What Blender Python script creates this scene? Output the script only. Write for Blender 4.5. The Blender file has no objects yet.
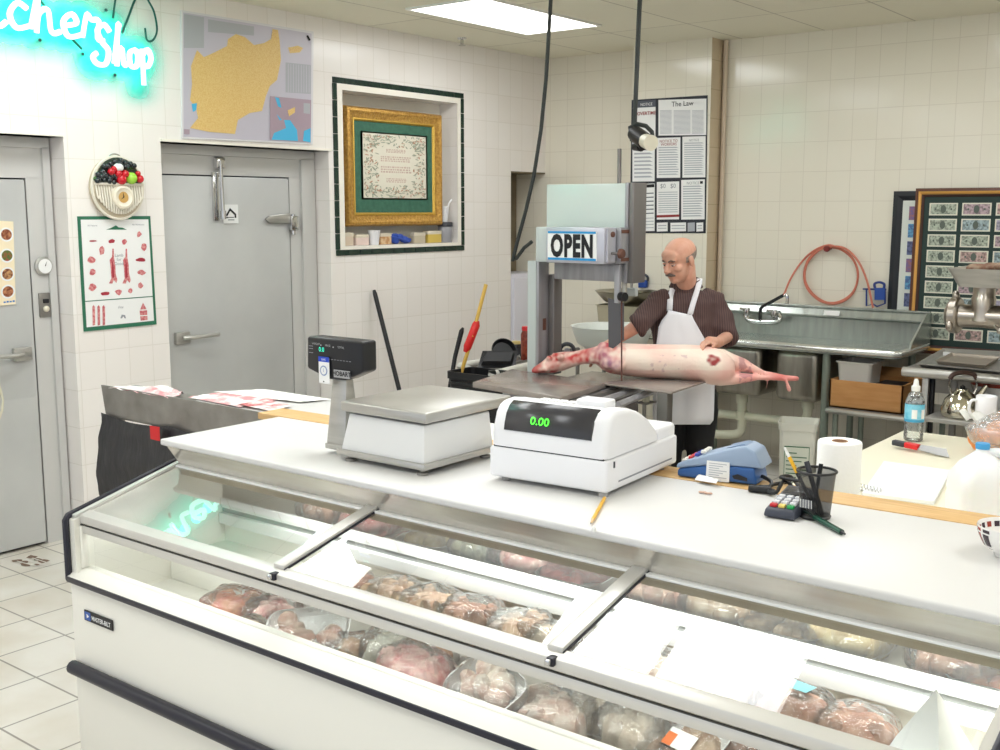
import bpy, bmesh, math, random
from mathutils import Vector, Matrix, noise as mnoise
V = Vector
PI = math.pi
COL = bpy.context.scene.collection
rnd = random.Random(11)

# ---------------------------------------------------------------- camera model (1000 x 750 frame)
F, YAW, PIT, EYE = 1099.0, .663, .1484, 1.8
_cy, _sy, _cp, _sp = math.cos(YAW), math.sin(YAW), math.cos(PIT), math.sin(PIT)
FWD = V((-_sy*_cp, _cy*_cp, -_sp)); RGT = V((_cy, _sy, 0)); UPV = V((-_sy*_sp, _cy*_sp, _cp))
CAM = V((0, 0, EYE))
def ray(u, v): return FWD + RGT*((u-500)/F) - UPV*((v-375)/F)
def atx(u, v, x): d = ray(u, v); return CAM + d*((x-CAM.x)/d.x)
def aty(u, v, y): d = ray(u, v); return CAM + d*((y-CAM.y)/d.y)
def atz(u, v, z): d = ray(u, v); return CAM + d*((z-CAM.z)/d.z)
def atd(u, v, dist): return CAM + ray(u, v)*dist
def lerp(a, b, t): return a+(b-a)*t

# ---------------------------------------------------------------- materials
def lin(c):
    c = c/255.0
    return c/12.92 if c <= .04045 else ((c+.055)/1.055)**2.4
def rgb(c): return (lin(c[0]), lin(c[1]), lin(c[2]), 1)
MATS = {}
def mat(name, col, rough=.5, metal=0, noise=None, bump=None, emit=None, trans=0, coat=0, col2=None, ior=1.45, alpha=1, aniso=None, sss=0):
    if name in MATS: return MATS[name]
    m = bpy.data.materials.new(name); m.use_nodes = True
    nt = m.node_tree; b = nt.nodes['Principled BSDF']
    b.inputs['Base Color'].default_value = rgb(col); b.inputs['Roughness'].default_value = rough
    b.inputs['Metallic'].default_value = metal; b.inputs['IOR'].default_value = ior
    b.inputs['Transmission Weight'].default_value = trans; b.inputs['Coat Weight'].default_value = coat
    b.inputs['Coat Roughness'].default_value = .08; b.inputs['Alpha'].default_value = alpha
    if sss: b.inputs['Subsurface Weight'].default_value = sss; b.inputs['Subsurface Radius'].default_value = (.02, .008, .005); b.inputs['Subsurface Scale'].default_value = .5
    if emit: b.inputs['Emission Color'].default_value = rgb(emit[0]); b.inputs['Emission Strength'].default_value = emit[1]
    tc = None
    if noise or bump:
        tc = nt.nodes.new('ShaderNodeTexCoord')
    if noise:                                  # (scale, lo, hi[, stretch])
        n = nt.nodes.new('ShaderNodeTexNoise'); n.inputs['Scale'].default_value = noise[0]; n.inputs['Detail'].default_value = 5
        src = tc.outputs['Object']
        if len(noise) > 3:
            mp = nt.nodes.new('ShaderNodeMapping'); mp.inputs['Scale'].default_value = noise[3]
            nt.links.new(src, mp.inputs[0]); src = mp.outputs[0]
        nt.links.new(src, n.inputs['Vector'])
        r = nt.nodes.new('ShaderNodeValToRGB'); r.color_ramp.elements[0].position = noise[1]; r.color_ramp.elements[1].position = noise[2]
        r.color_ramp.elements[0].color = rgb(col); r.color_ramp.elements[1].color = rgb(col2 or [max(0, c-25) for c in col])
        nt.links.new(n.outputs['Fac'], r.inputs[0]); nt.links.new(r.outputs[0], b.inputs['Base Color'])
    if bump:
        n = nt.nodes.new('ShaderNodeTexNoise'); n.inputs['Scale'].default_value = bump[0]; n.inputs['Detail'].default_value = 3
        src = tc.outputs['Object']
        if len(bump) > 2:
            mp = nt.nodes.new('ShaderNodeMapping'); mp.inputs['Scale'].default_value = bump[2]
            nt.links.new(src, mp.inputs[0]); src = mp.outputs[0]
        nt.links.new(src, n.inputs['Vector'])
        bp = nt.nodes.new('ShaderNodeBump'); bp.inputs['Strength'].default_value = bump[1]; bp.inputs['Distance'].default_value = .01
        nt.links.new(n.outputs['Fac'], bp.inputs['Height']); nt.links.new(bp.outputs[0], b.inputs['Normal'])
    MATS[name] = m
    return m

def tile_mat(name, axes, w, h, col, col2, grout, mort, rough, org=(0, 0), offset=0, wob=.05, stain=None):
    m = bpy.data.materials.new(name); m.use_nodes = True; nt = m.node_tree; N = nt.nodes.new; L = nt.links.new
    b = nt.nodes['Principled BSDF']
    tc = N('ShaderNodeTexCoord'); sp = N('ShaderNodeSeparateXYZ'); cb = N('ShaderNodeCombineXYZ'); L(tc.outputs['Object'], sp.inputs[0])
    for i, a in enumerate(axes):
        ad = N('ShaderNodeMath'); ad.operation = 'SUBTRACT'; ad.inputs[1].default_value = org[i]
        L(sp.outputs[a], ad.inputs[0]); L(ad.outputs[0], cb.inputs[i])
    br = N('ShaderNodeTexBrick'); br.offset = offset; br.squash = 1
    br.inputs['Scale'].default_value = 1; br.inputs['Brick Width'].default_value = w; br.inputs['Row Height'].default_value = h
    br.inputs['Mortar Size'].default_value = mort; br.inputs['Mortar Smooth'].default_value = .3; br.inputs['Bias'].default_value = 0
    br.inputs['Color1'].default_value = rgb(col); br.inputs['Color2'].default_value = rgb(col2); br.inputs['Mortar'].default_value = rgb(grout)
    L(cb.outputs[0], br.inputs['Vector'])
    out = br.outputs['Color']
    if stain:
        n = N('ShaderNodeTexNoise'); n.inputs['Scale'].default_value = stain[0]; n.inputs['Detail'].default_value = 6; L(tc.outputs['Object'], n.inputs['Vector'])
        r = N('ShaderNodeValToRGB'); r.color_ramp.elements[0].position = .4; r.color_ramp.elements[1].position = .75
        r.color_ramp.elements[0].color = (1, 1, 1, 1); r.color_ramp.elements[1].color = rgb(stain[1]); L(n.outputs['Fac'], r.inputs[0])
        mx = N('ShaderNodeMix'); mx.data_type = 'RGBA'; mx.blend_type = 'MULTIPLY'; mx.inputs['Factor'].default_value = 1
        L(out, mx.inputs['A']); L(r.outputs[0], mx.inputs['B']); out = mx.outputs['Result']
    L(out, b.inputs['Base Color']); b.inputs['Roughness'].default_value = rough
    bp = N('ShaderNodeBump'); bp.inputs['Strength'].default_value = .25; bp.inputs['Distance'].default_value = .003; bp.invert = True
    L(br.outputs['Fac'], bp.inputs['Height']); L(bp.outputs[0], b.inputs['Normal'])
    MATS[name] = m
    return m

def glass_mat(name, tint, tw=1.0, rough=0.0, ior=1.5, film=0, bump=None, boost=1.0):
    """thin pane: clear transmission with a Fresnel reflection, an optional milky film and wrinkles"""
    m = bpy.data.materials.new(name); m.use_nodes = True; nt = m.node_tree; N = nt.nodes.new; L = nt.links.new
    nt.nodes.remove(nt.nodes['Principled BSDF']); out = nt.nodes['Material Output']
    tr = N('ShaderNodeBsdfTransparent'); tr.inputs[0].default_value = rgb(tint)
    gl = N('ShaderNodeBsdfGlossy'); gl.inputs['Roughness'].default_value = rough; gl.inputs['Color'].default_value = (1, 1, 1, 1)
    fr = N('ShaderNodeFresnel'); fr.inputs['IOR'].default_value = ior
    base = tr.outputs[0]
    if film:
        df = N('ShaderNodeBsdfDiffuse'); df.inputs[0].default_value = rgb((245, 245, 245))
        mf = N('ShaderNodeMixShader'); mf.inputs[0].default_value = film; L(base, mf.inputs[1]); L(df.outputs[0], mf.inputs[2]); base = mf.outputs[0]
    if bump:
        tc = N('ShaderNodeTexCoord'); n = N('ShaderNodeTexNoise'); n.inputs['Scale'].default_value = bump[0]; n.inputs['Detail'].default_value = 2
        n.inputs['Distortion'].default_value = 1.5
        L(tc.outputs['Object'], n.inputs['Vector']); bp = N('ShaderNodeBump'); bp.inputs['Strength'].default_value = bump[1]; bp.inputs['Distance'].default_value = .01
        L(n.outputs['Fac'], bp.inputs['Height']); L(bp.outputs[0], gl.inputs['Normal']); L(bp.outputs[0], fr.inputs['Normal'])
    mu = N('ShaderNodeMath'); mu.operation = 'MULTIPLY'; mu.use_clamp = True; mu.inputs[1].default_value = boost; L(fr.outputs[0], mu.inputs[0])
    mx = N('ShaderNodeMixShader'); L(mu.outputs[0], mx.inputs[0]); L(base, mx.inputs[1]); L(gl.outputs[0], mx.inputs[2]); L(mx.outputs[0], out.inputs[0])
    MATS[name] = m
    return m

# ---------------------------------------------------------------- mesh builder
ROOT = {}
class MB:
    def __init__(s): s.bm = bmesh.new(); s.mats = []; s.M = None
    def mi(s, m):
        if m is None: return 0
        if m not in s.mats: s.mats.append(m)
        return s.mats.index(m)
    def _f(s, faces, m):
        i = s.mi(m)
        for f in faces: f.material_index = i
    def v(s, p):
        p = V(p)
        return s.bm.verts.new(s.M @ p if s.M else p)
    def face(s, pts, m=None):
        f = s.bm.faces.new([s.v(p) for p in pts]); s._f([f], m); return f
    def hexa(s, b, t, m=None, bev=0, seg=2):
        """b, t: 4 bottom and 4 top points, same winding"""
        vs = [s.v(p) for p in list(b)+list(t)]
        idx = [(3, 2, 1, 0), (4, 5, 6, 7)]+[(i, (i+1) % 4, (i+1) % 4+4, i+4) for i in range(4)]
        fs = [s.bm.faces.new([vs[i] for i in q]) for q in idx]
        s._f(fs, m)
        bmesh.ops.recalc_face_normals(s.bm, faces=fs)
        if bev:
            es = {e for f in fs for e in f.edges}
            r = bmesh.ops.bevel(s.bm, geom=list(es), offset=bev, segments=seg, affect='EDGES', profile=.5, clamp_overlap=True)
            s._f(r['faces'], m)
    def box(s, lo, hi, m=None, bev=0, seg=2):
        x0, y0, z0 = lo; x1, y1, z1 = hi
        s.hexa([(x0, y0, z0), (x1, y0, z0), (x1, y1, z0), (x0, y1, z0)], [(x0, y0, z1), (x1, y0, z1), (x1, y1, z1), (x0, y1, z1)], m, bev, seg)
    def cbox(s, c, size, m=None, bev=0, seg=2):
        c = V(c); h = V(size)/2
        s.box(c-h, c+h, m, bev, seg)
    def prism(s, poly, ext, m=None, bev=0, seg=2):
        e = V(ext); poly = [V(p) for p in poly]; n = len(poly)
        a = [s.v(p) for p in poly]; b = [s.v(p+e) for p in poly]
        fs = [s.bm.faces.new(list(reversed(a))), s.bm.faces.new(b)]+[s.bm.faces.new([a[i], a[(i+1) % n], b[(i+1) % n], b[i]]) for i in range(n)]
        s._f(fs, m); bmesh.ops.recalc_face_normals(s.bm, faces=fs)
        if bev:
            es = {e for f in fs for e in f.edges}
            r = bmesh.ops.bevel(s.bm, geom=list(es), offset=bev, segments=seg, affect='EDGES', profile=.5, clamp_overlap=True)
            s._f(r['faces'], m)
    def rings(s, rings, m=None, cap=True, closed=True, loop=False):
        vs = [[s.v(p) for p in r] for r in rings]; n = len(vs[0]); fs = []
        R = len(vs)
        for i in range(R if loop else R-1):
            a, b = vs[i], vs[(i+1) % R]
            for j in range(n if closed else n-1):
                fs.append(s.bm.faces.new([a[j], a[(j+1) % n], b[(j+1) % n], b[j]]))
        if cap and not loop and closed:
            fs.append(s.bm.faces.new(list(reversed(vs[0])))); fs.append(s.bm.faces.new(vs[-1]))
        s._f(fs, m)
        if closed: bmesh.ops.recalc_face_normals(s.bm, faces=fs)
    def tube(s, pts, r, m=None, seg=8, loop=False, cap=True):
        pts = [V(p) for p in pts]; n = len(pts)
        rr = r if isinstance(r, (list, tuple)) else [r]*n
        out = []; prev = None
        for i, p in enumerate(pts):
            if loop: t = pts[(i+1) % n]-pts[i-1]
            else: t = pts[min(i+1, n-1)]-pts[max(i-1, 0)]
            t.normalize()
            if prev is None:
                u = t.cross(V((0, 0, 1)) if abs(t.z) < .9 else V((1, 0, 0))).normalized()
            else:
                u = (prev-t*prev.dot(t)).normalized()
            prev = u; w = t.cross(u)
            out.append([p+(u*math.cos(2*PI*j/seg)+w*math.sin(2*PI*j/seg))*rr[i] for j in range(seg)])
        s.rings(out, m, cap=cap, loop=loop)
    def cyl(s, p0, p1, r0, r1=None, m=None, seg=20): s.tube([p0, p1], [r0, r0 if r1 is None else r1], m, seg)
    def lathe(s, prof, c=(0, 0, 0), m=None, seg=28, axis='z', sx=1, sy=1, cap=False):
        c = V(c); out = []
        for r, h in prof:
            ring = []
            for j in range(seg):
                a = 2*PI*j/seg; x, y = r*math.cos(a)*sx, r*math.sin(a)*sy
                ring.append(c+(V((x, y, h)) if axis == 'z' else V((x, h, y)) if axis == 'y' else V((h, x, y))))
            out.append(ring)
        s.rings(out, m, cap=cap)
    def ellip(s, c, r, m=None, seg=16, rg=10, R=None):
        c = V(c); out = []
        for i in range(1, rg):
            th = PI*i/rg; ring = []
            for j in range(seg):
                a = 2*PI*j/seg; p = V((r[0]*math.sin(th)*math.cos(a), r[1]*math.sin(th)*math.sin(a), -r[2]*math.cos(th)))
                ring.append(c+(R @ p if R else p))
            out.append(ring)
        s.rings(out, m, cap=True)
    def loft(s, secs, m=None, seg=16):
        """secs: (centre, half width vector, half height vector)"""
        s.rings([[V(c)+V(a)*math.cos(2*PI*j/seg)+V(b)*math.sin(2*PI*j/seg) for j in range(seg)] for c, a, b in secs], m)
    def grid(s, fn, nu, nv, m=None):
        vs = [[s.v(fn(i/nu, j/nv)) for i in range(nu+1)] for j in range(nv+1)]
        fs = [s.bm.faces.new([vs[j][i], vs[j][i+1], vs[j+1][i+1], vs[j+1][i]]) for j in range(nv) for i in range(nu)]
        s._f(fs, m)
    def text(s, body, org, X, Y, size, m=None, width=None, bold=0, align='CENTER', shear=0, space=1):
        """lettering: org is the baseline anchor, X and Y unit vectors, size the cap height"""
        cu = bpy.data.curves.new('t', 'FONT'); cu.body = body; cu.size = 1; cu.offset = bold; cu.shear = shear; cu.space_character = space; cu.resolution_u = 3
        ob = bpy.data.objects.new('t', cu); COL.objects.link(ob)
        dg = bpy.context.evaluated_depsgraph_get(); me = bpy.data.meshes.new_from_object(ob.evaluated_get(dg))
        xs = [v.co.x for v in me.vertices] or [0, 1]
        x0, x1 = min(xs), max(xs); k = size/.7
        kx = width/(x1-x0) if width else k
        a = {'CENTER': (x0+x1)/2, 'LEFT': x0, 'RIGHT': x1}[align]
        X = V(X); Y = V(Y); org = V(org); vm = [s.v(org+X*((v.co.x-a)*kx)+Y*(v.co.y*k)) for v in me.vertices]
        fs = []
        for p in me.polygons:
            try: fs.append(s.bm.faces.new([vm[i] for i in p.vertices]))
            except ValueError: pass
        s._f(fs, m)
        bpy.data.objects.remove(ob); bpy.data.meshes.remove(me); bpy.data.curves.remove(cu)
    def build(s, name, m=None, parent=None, smooth=40, kind=None, label=None, local=False):
        me = bpy.data.meshes.new(name)
        s.bm.to_mesh(me); s.bm.free()
        if m is not None and not s.mats: s.mats = [m]
        for q in s.mats: me.materials.append(q)
        return link_mesh(name, me, parent, smooth, kind, label, local)

def link_mesh(name, me, parent=None, smooth=40, kind=None, label=None, local=False):
    o = bpy.data.objects.new(name, me); COL.objects.link(o)
    if parent is not None:
        org = ROOT.get(parent.name)
        o.parent = parent
        if org is not None and not local: me.transform(Matrix.Translation(-org))
        ROOT[o.name] = org if org is not None else V((0, 0, 0))
    elif parent is None: ROOT[o.name] = V((0, 0, 0))
    if smooth:
        for p in me.polygons: p.use_smooth = True
        me.set_sharp_from_angle(angle=math.radians(smooth))
    if kind: o['kind'] = kind
    if label: o['label'] = label
    return o

def thing(name, label, cat, loc=(0, 0, 0), group=None, rotz=0):
    o = bpy.data.objects.new(name, None); COL.objects.link(o); o.empty_display_size = .05
    o.location = loc; o.rotation_euler = (0, 0, rotz)
    ROOT[o.name] = V(loc)
    return tag(o, label, cat, group)
def tag(o, label, cat, group=None):
    o['label'] = label; o['category'] = cat
    if group: o['group'] = group
    return o
def struct(o): o['kind'] = 'structure'; return o
def copy_tree(o, parent=None):
    c = o.copy(); COL.objects.link(c)
    if parent is not None: c.parent = parent
    for ch in list(o.children): copy_tree(ch, c)
    return c

def remeshed(mb, voxel, smooth_it=4, factor=.5):
    """fuse overlapping closed shapes of a builder into one continuous surface"""
    me = bpy.data.meshes.new('r'); mb.bm.to_mesh(me); mb.bm.free()
    ob = bpy.data.objects.new('r', me); COL.objects.link(ob)
    md = ob.modifiers.new('r', 'REMESH'); md.mode = 'VOXEL'; md.voxel_size = voxel
    sm = ob.modifiers.new('s', 'SMOOTH'); sm.factor = factor; sm.iterations = smooth_it
    dg = bpy.context.evaluated_depsgraph_get(); out = bpy.data.meshes.new_from_object(ob.evaluated_get(dg))
    bpy.data.objects.remove(ob); bpy.data.meshes.remove(me)
    return out

class Sheet:
    """a flat printed sheet between four corners; u right, v down"""
    def __init__(s, tl, tr, br, bl, mb=None):
        s.c = [V(tl), V(tr), V(br), V(bl)]; s.n = (s.c[1]-s.c[0]).cross(s.c[3]-s.c[0]).normalized()*-1
        if s.n.dot(CAM-s.c[0]) < 0: s.n = -s.n
        s.mb = mb or MB(); s.X = (s.c[1]-s.c[0]).normalized(); s.Y = (s.c[0]-s.c[3]).normalized()
        s.w = (s.c[1]-s.c[0]).length; s.h = (s.c[0]-s.c[3]).length
    def p(s, u, v, k=0): return lerp(lerp(s.c[0], s.c[1], u), lerp(s.c[3], s.c[2], u), v)+s.n*k
    def base(s, m, th=.003): s.mb.prism([s.p(0, 0), s.p(1, 0), s.p(1, 1), s.p(0, 1)], s.n*th, m)
    def rect(s, u0, v0, u1, v1, m, k=.004): s.mb.face([s.p(u0, v0, k), s.p(u1, v0, k), s.p(u1, v1, k), s.p(u0, v1, k)], m)
    def poly(s, pts, m, k=.0045): s.mb.face([s.p(u, v, k) for u, v in pts], m)
    def frame(s, u0, v0, u1, v1, t, m, k=.004):
        tu, tv = t/s.w, t/s.h
        s.rect(u0, v0, u1, v0+tv, m, k); s.rect(u0, v1-tv, u1, v1, m, k); s.rect(u0, v0+tv, u0+tu, v1-tv, m, k); s.rect(u1-tu, v0+tv, u1, v1-tv, m, k)
    def text(s, t, u, v, size, m, width=None, bold=0, align='CENTER', k=.005, shear=0, space=1):
        s.mb.text(t, s.p(u, v, k), s.X, s.Y, size, m, width, bold, align, shear, space)
    def lines(s, u0, v0, u1, v1, n, m, k=.004, fill=.35, jag=.3):
        for i in range(n):
            a = v0+(v1-v0)*i/n; s.rect(u0, a, u1-(u1-u0)*jag*rnd.random(), a+(v1-v0)/n*fill, m, k)
    def ell(s, u, v, ru, rv, m, k=.0045, n=20): s.poly([(u+ru*math.cos(2*PI*i/n), v+rv*math.sin(2*PI*i/n)) for i in range(n)], m, k)

# common materials
WHITE = mat('white_plastic', (238, 238, 234), .35)
PAPER = mat('paper_white', (240, 240, 238), .8)
INK = mat('ink_black', (28, 28, 32), .7)
INKG = mat('ink_grey', (150, 152, 158), .8)
STEEL = mat('brushed_steel', (192, 190, 184), .3, .6, noise=(6, .3, .75, (1, 1, 8)), col2=(170, 168, 162))
STEELD = mat('worn_steel', (154, 151, 146), .38, .6, noise=(9, .3, .75), col2=(126, 123, 118))
CHROME = mat('chrome', (205, 205, 205), .12, 1)
BLACKP = mat('black_plastic', (24, 24, 27), .4)
DARKG = mat('dark_grey_plastic', (58, 60, 66), .45)
RUBBER = mat('black_rubber', (20, 20, 24), .6)
# ================================================================ ROOM
WX, WY, CZ = -5.38, 7.5, 3.02
T_LEFT = tile_mat('tile_left_wall', (1, 2), .152, .205, (244, 239, 234), (242, 236, 230), (232, 226, 218), .0028, .2, (.03, .02))
T_BACK = tile_mat('tile_back_wall', (0, 2), .168, .205, (236, 230, 214), (233, 227, 210), (222, 215, 198), .0028, .14, (.04, .02))
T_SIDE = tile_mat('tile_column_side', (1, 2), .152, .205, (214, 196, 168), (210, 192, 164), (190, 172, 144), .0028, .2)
PLASTER = mat('painted_trim', (243, 238, 226), .5)
CEIL = tile_mat('ceiling_tiles', (0, 1), .61, 1.22, (238, 234, 214), (234, 230, 210), (190, 184, 166), .006, .9, (-4.87, .58))
FLOOR = tile_mat('floor_tiles', (0, 1), .308, .305, (226, 222, 214), (219, 214, 205), (150, 144, 136), .005, .35, (-4.236, 2.70-.305*9), stain=(3, (236, 230, 220)))
def wall_slab(name, holes, axis, a0, a1, lo, hi, m):
    """slab between lo and hi on its thin axis, with rectangular holes (a0, a1, z0, z1)"""
    ss = sorted({a0, a1}|{h[0] for h in holes}|{h[1] for h in holes}); zs = sorted({0, CZ+.05}|{h[2] for h in holes}|{h[3] for h in holes})
    ss = [q for q in ss if a0 <= q <= a1]; b = MB()
    for i in range(len(ss)-1):
        for j in range(len(zs)-1):
            c, d = (ss[i]+ss[i+1])/2, (zs[j]+zs[j+1])/2
            if any(h[0] < c < h[1] and h[2] < d < h[3] for h in holes): continue
            if axis == 'x': b.box((lo, ss[i], zs[j]), (hi, ss[i+1], zs[j+1]), m)
            else: b.box((ss[i], lo, zs[j]), (ss[i+1], hi, zs[j+1]), m)
    return struct(b.build(name, m, smooth=0))
NY0, NY1, NZ0, NZ1 = 5.20, 6.37, 1.565, 2.585           # niche opening
wall_slab('wall_left', [(1.95, 3.20, 0, 2.18), (3.79, 5.07, 0, 2.185), (NY0, NY1, NZ0, NZ1), (7.03, 7.5, 0, 2.11)], 'x', -2.5, WY, WX-.3, WX, T_LEFT)
wall_slab('wall_back', [], 'y', -6.3, 2.2, WY, WY+.2, T_BACK)
wall_slab('wall_right', [], 'x', -2.5, WY, 2.0, 2.2, T_LEFT)
b = MB(); b.box((-6.3, -2.5, -.1), (2.2, WY+.2, 0), FLOOR); struct(b.build('floor', FLOOR, smooth=0))
b = MB(); b.box((-6.3, -2.5, CZ), (2.2, WY+.2, CZ+.1), CEIL); struct(b.build('ceiling', CEIL, smooth=0))
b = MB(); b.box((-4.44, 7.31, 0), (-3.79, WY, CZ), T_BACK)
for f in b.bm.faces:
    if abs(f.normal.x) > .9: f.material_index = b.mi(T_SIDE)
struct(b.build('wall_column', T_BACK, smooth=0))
# alcove lining behind the opening beside the corner
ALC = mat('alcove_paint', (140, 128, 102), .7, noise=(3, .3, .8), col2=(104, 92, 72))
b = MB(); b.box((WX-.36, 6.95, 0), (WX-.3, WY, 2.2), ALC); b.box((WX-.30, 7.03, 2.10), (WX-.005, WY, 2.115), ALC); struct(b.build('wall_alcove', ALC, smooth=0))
# niche lining, border of dark green tiles, white inner edging
GT = mat('green_border_tile', (36, 58, 48), .2, noise=(25, .35, .7), col2=(26, 44, 38))
b = MB(); b.box((WX-.30, NY0-.05, NZ0-.05), (WX-.17, NY1+.05, NZ1+.05), PLASTER); struct(b.build('wall_niche', PLASTER, smooth=0))
b = MB(); oy0, oy1, oz0, oz1 = 5.115, 6.445, 1.503, 2.662; t = .038
def tiles_along(b, p0, p1, w, n, m):
    p0, p1 = V(p0), V(p1); d = (p1-p0)/n
    for i in range(n):
        a, c = p0+d*(i+.02), p0+d*(i+.98)
        lo = V((WX-.002, min(a.y, c.y), min(a.z, c.z))); hi = V((WX+.008, max(a.y, c.y), max(a.z, c.z)))
        if abs(d.y) > 1e-6: hi.z += w
        else: hi.y += w
        b.box(lo, hi, m, .002, 1)
tiles_along(b, (0, oy0, oz0), (0, oy1, oz0), t, 12, GT); tiles_along(b, (0, oy0, oz1-t), (0, oy1, oz1-t), t, 12, GT)
tiles_along(b, (0, oy0, oz0+t), (0, oy0, oz1-t), t, 10, GT); tiles_along(b, (0, oy1-t, oz0+t), (0, oy1-t, oz1-t), t, 10, GT)
struct(b.build('trim_1', GT, smooth=0))
b = MB()
for lo, hi in [((oy0+t, oz0+t), (oy1-t, NZ0)), ((oy0+t, NZ1), (oy1-t, oz1-t)), ((oy0+t, NZ0), (NY0, NZ1)), ((NY1, NZ0), (oy1-t, NZ1))]:
    b.box((WX-.002, lo[0], lo[1]), (WX+.006, hi[0], hi[1]), PLASTER)
struct(b.build('trim_2', PLASTER, smooth=0))
# lintel edges of the two door recesses
b = MB(); b.box((WX-.16, 3.79, 2.185), (WX+.012, 5.09, 2.20), PLASTER); b.box((WX-.16, 1.95, 2.18), (WX+.010, 3.20, 2.19), PLASTER); struct(b.build('trim_3', PLASTER, smooth=0))
# conduit pipe beside the column
b = MB(); b.cyl((-3.765, 7.475, 1.0), (-3.765, 7.475, CZ), .017, m=mat('painted_pipe', (216, 198, 176), .5)); struct(b.build('trim_4', MATS['painted_pipe']))
b = MB(); b.box((WX-.0, 3.2, 0), (WX+.012, 3.79, .1), T_LEFT); struct(b.build('baseboard_left', T_LEFT, smooth=0))

# ---- cold room doors
DOOR = mat('grey_painted_steel', (204, 205, 203), .38, .2, noise=(2.2, .35, .8), col2=(190, 191, 190))
DFRM = mat('grey_door_frame', (208, 207, 204), .4, .2)
GASK = mat('dark_gasket', (70, 72, 74), .7)
DX = WX-.155
def cold_door(name, y0, y1, ly0, ly1, lz, ztop, handle_y, handle_z, hinge):
    b = MB(); b.box((DX-.06, y0, 0), (DX-.02, y1, ztop), GASK); r = b.build(name, GASK, smooth=0); struct(r)
    b = MB()
    b.box((DX-.03, y0, lz+.008), (DX+.012, y1, ztop), DFRM); b.box((DX-.03, y0, 0), (DX+.012, ly0-.008, lz+.01), DFRM); b.box((DX-.03, ly1+.008, 0), (DX+.012, y1, lz+.01), DFRM)
    b.box((DX+.01, ly1+.10, 0), (DX+.03, y1, ztop-.05), DFRM); b.box((DX+.01, y0, ztop-.055), (DX+.03, y1, ztop), DFRM)
    b.build('door_frame', DFRM, r, smooth=0)
    b = MB(); b.box((DX-.03, ly0, .015), (DX+.016, ly1, lz), DOOR, .006); b.build('door_leaf', DOOR, r)
    b = MB(); s = 1 if handle_y < (ly0+ly1)/2 else -1
    b.box((DX+.014, handle_y-.05, handle_z-.035), (DX+.045, handle_y+.05, handle_z+.035), STEEL, .006)
    b.tube([(DX+.04, handle_y, handle_z), (DX+.075, handle_y+s*.06, handle_z+.0), (DX+.085, handle_y+s*.15, handle_z+.004), (DX+.08, handle_y+s*.23, handle_z+.006)], [.014, .013, .012, .014], STEEL)
    b.build('door_handle', STEEL, r)
    return r
d1 = cold_door('door_1', 1.96, 3.19, 2.12, 3.05, 1.96, 2.178, 2.97, 1.055, 0)
d2 = cold_door('door_2', 3.80, 5.06, 3.87, 4.845, 2.005, 2.183, 3.97, 1.05, 1)
# kick plate
b = MB(); b.box((DX+.014, 2.13, .02), (DX+.018, 3.04, .82), DOOR); b.build('kick_plate', DOOR, d1, smooth=0)
# hydraulic closer at the top of the second door
b = MB(); p = atx(218.5, 168, DX+.05)
b.box((DX+.01, p.y-.03, 1.74), (DX+.03, p.y+.012, 2.03), CHROME, .004); b.cyl((DX+.06, p.y+.015, 1.78), (DX+.05, p.y+.015, 2.10), .011, m=CHROME)
b.box((DX+.012, p.y-.015, 2.05), (DX+.055, p.y+.05, 2.12), CHROME, .01); b.cyl((DX+.06, p.y+.015, 1.75), (DX+.06, p.y+.015, 1.80), .018, m=CHROME)
b.build('door_closer', CHROME, d2)
# strap hinge on the right
b = MB(); p = atx(292, 219, DX+.03)
b.prism([(DX+.016, p.y-.22, p.z+.0), (DX+.016, p.y-.19, p.z+.022), (DX+.016, p.y-.05, p.z+.035), (DX+.016, p.y-.02, p.z+.04), (DX+.016, p.y-.02, p.z-.03), (DX+.016, p.y-.19, p.z-.025)], (.02, 0, 0), STEEL, .005)
b.box((DX+.012, p.y-.02, p.z-.075), (DX+.05, p.y+.045, p.z+.02), CHROME, .008); b.cyl((DX+.03, p.y+.01, p.z-.1), (DX+.03, p.y+.01, p.z+.03), .014, m=CHROME)
b.build('hinge', CHROME, d2)
# thermometer gauge and switch plate on the first door frame
b = MB(); p = atx(43, 266, DX+.014); b.lathe([(0, .02), (.042, .02), (.05, .012), (.05, 0)], p, STEEL, axis='x'); b.lathe([(0, .0215), (.038, .0215)], p, PAPER, axis='x')
b.face([p+V((.023, -.003, 0)), p+V((.023, .003, 0)), p+V((.023, .012, .028))], INK); b.build('temperature_gauge', STEEL, d1)
b = MB(); p = atx(45, 305, DX+.014); b.box(p+V((-.002, -.035, -.065)), p+V((.008, .035, .065)), STEELD, .003); b.build('switch_plate', STEELD, d1)
b = MB(); b.cbox(p+V((.012, 0, .022)), (.014, .03, .022), INK, .003); b.ellip(p+V((.012, 0, -.02)), (.012, .017, .017), mat('ivory', (226, 218, 198), .4)); b.build('light_switch', INK, d1)
# small notice on the second door
tl = atx(222.5, 204.5, DX+.02); w, h = .115, .115
s = Sheet(tl, tl+V((0, w, 0)), tl+V((0, w, -h)), tl+V((0, 0, -h))); s.base(PAPER)
s.poly([(.12, .62), (.45, .18), (.85, .5), (.85, .7), (.74, .72), (.74, .56), (.46, .33), (.26, .62)], INK); s.rect(.12, .66, .34, .72, INK); s.rect(.36, .66, .7, .70, INK); s.rect(.3, .78, .72, .84, INKG)
tag(s.mb.build('sticker', smooth=0), 'square white sticker with a black pictogram on the right cold room door', 'sticker')
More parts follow.
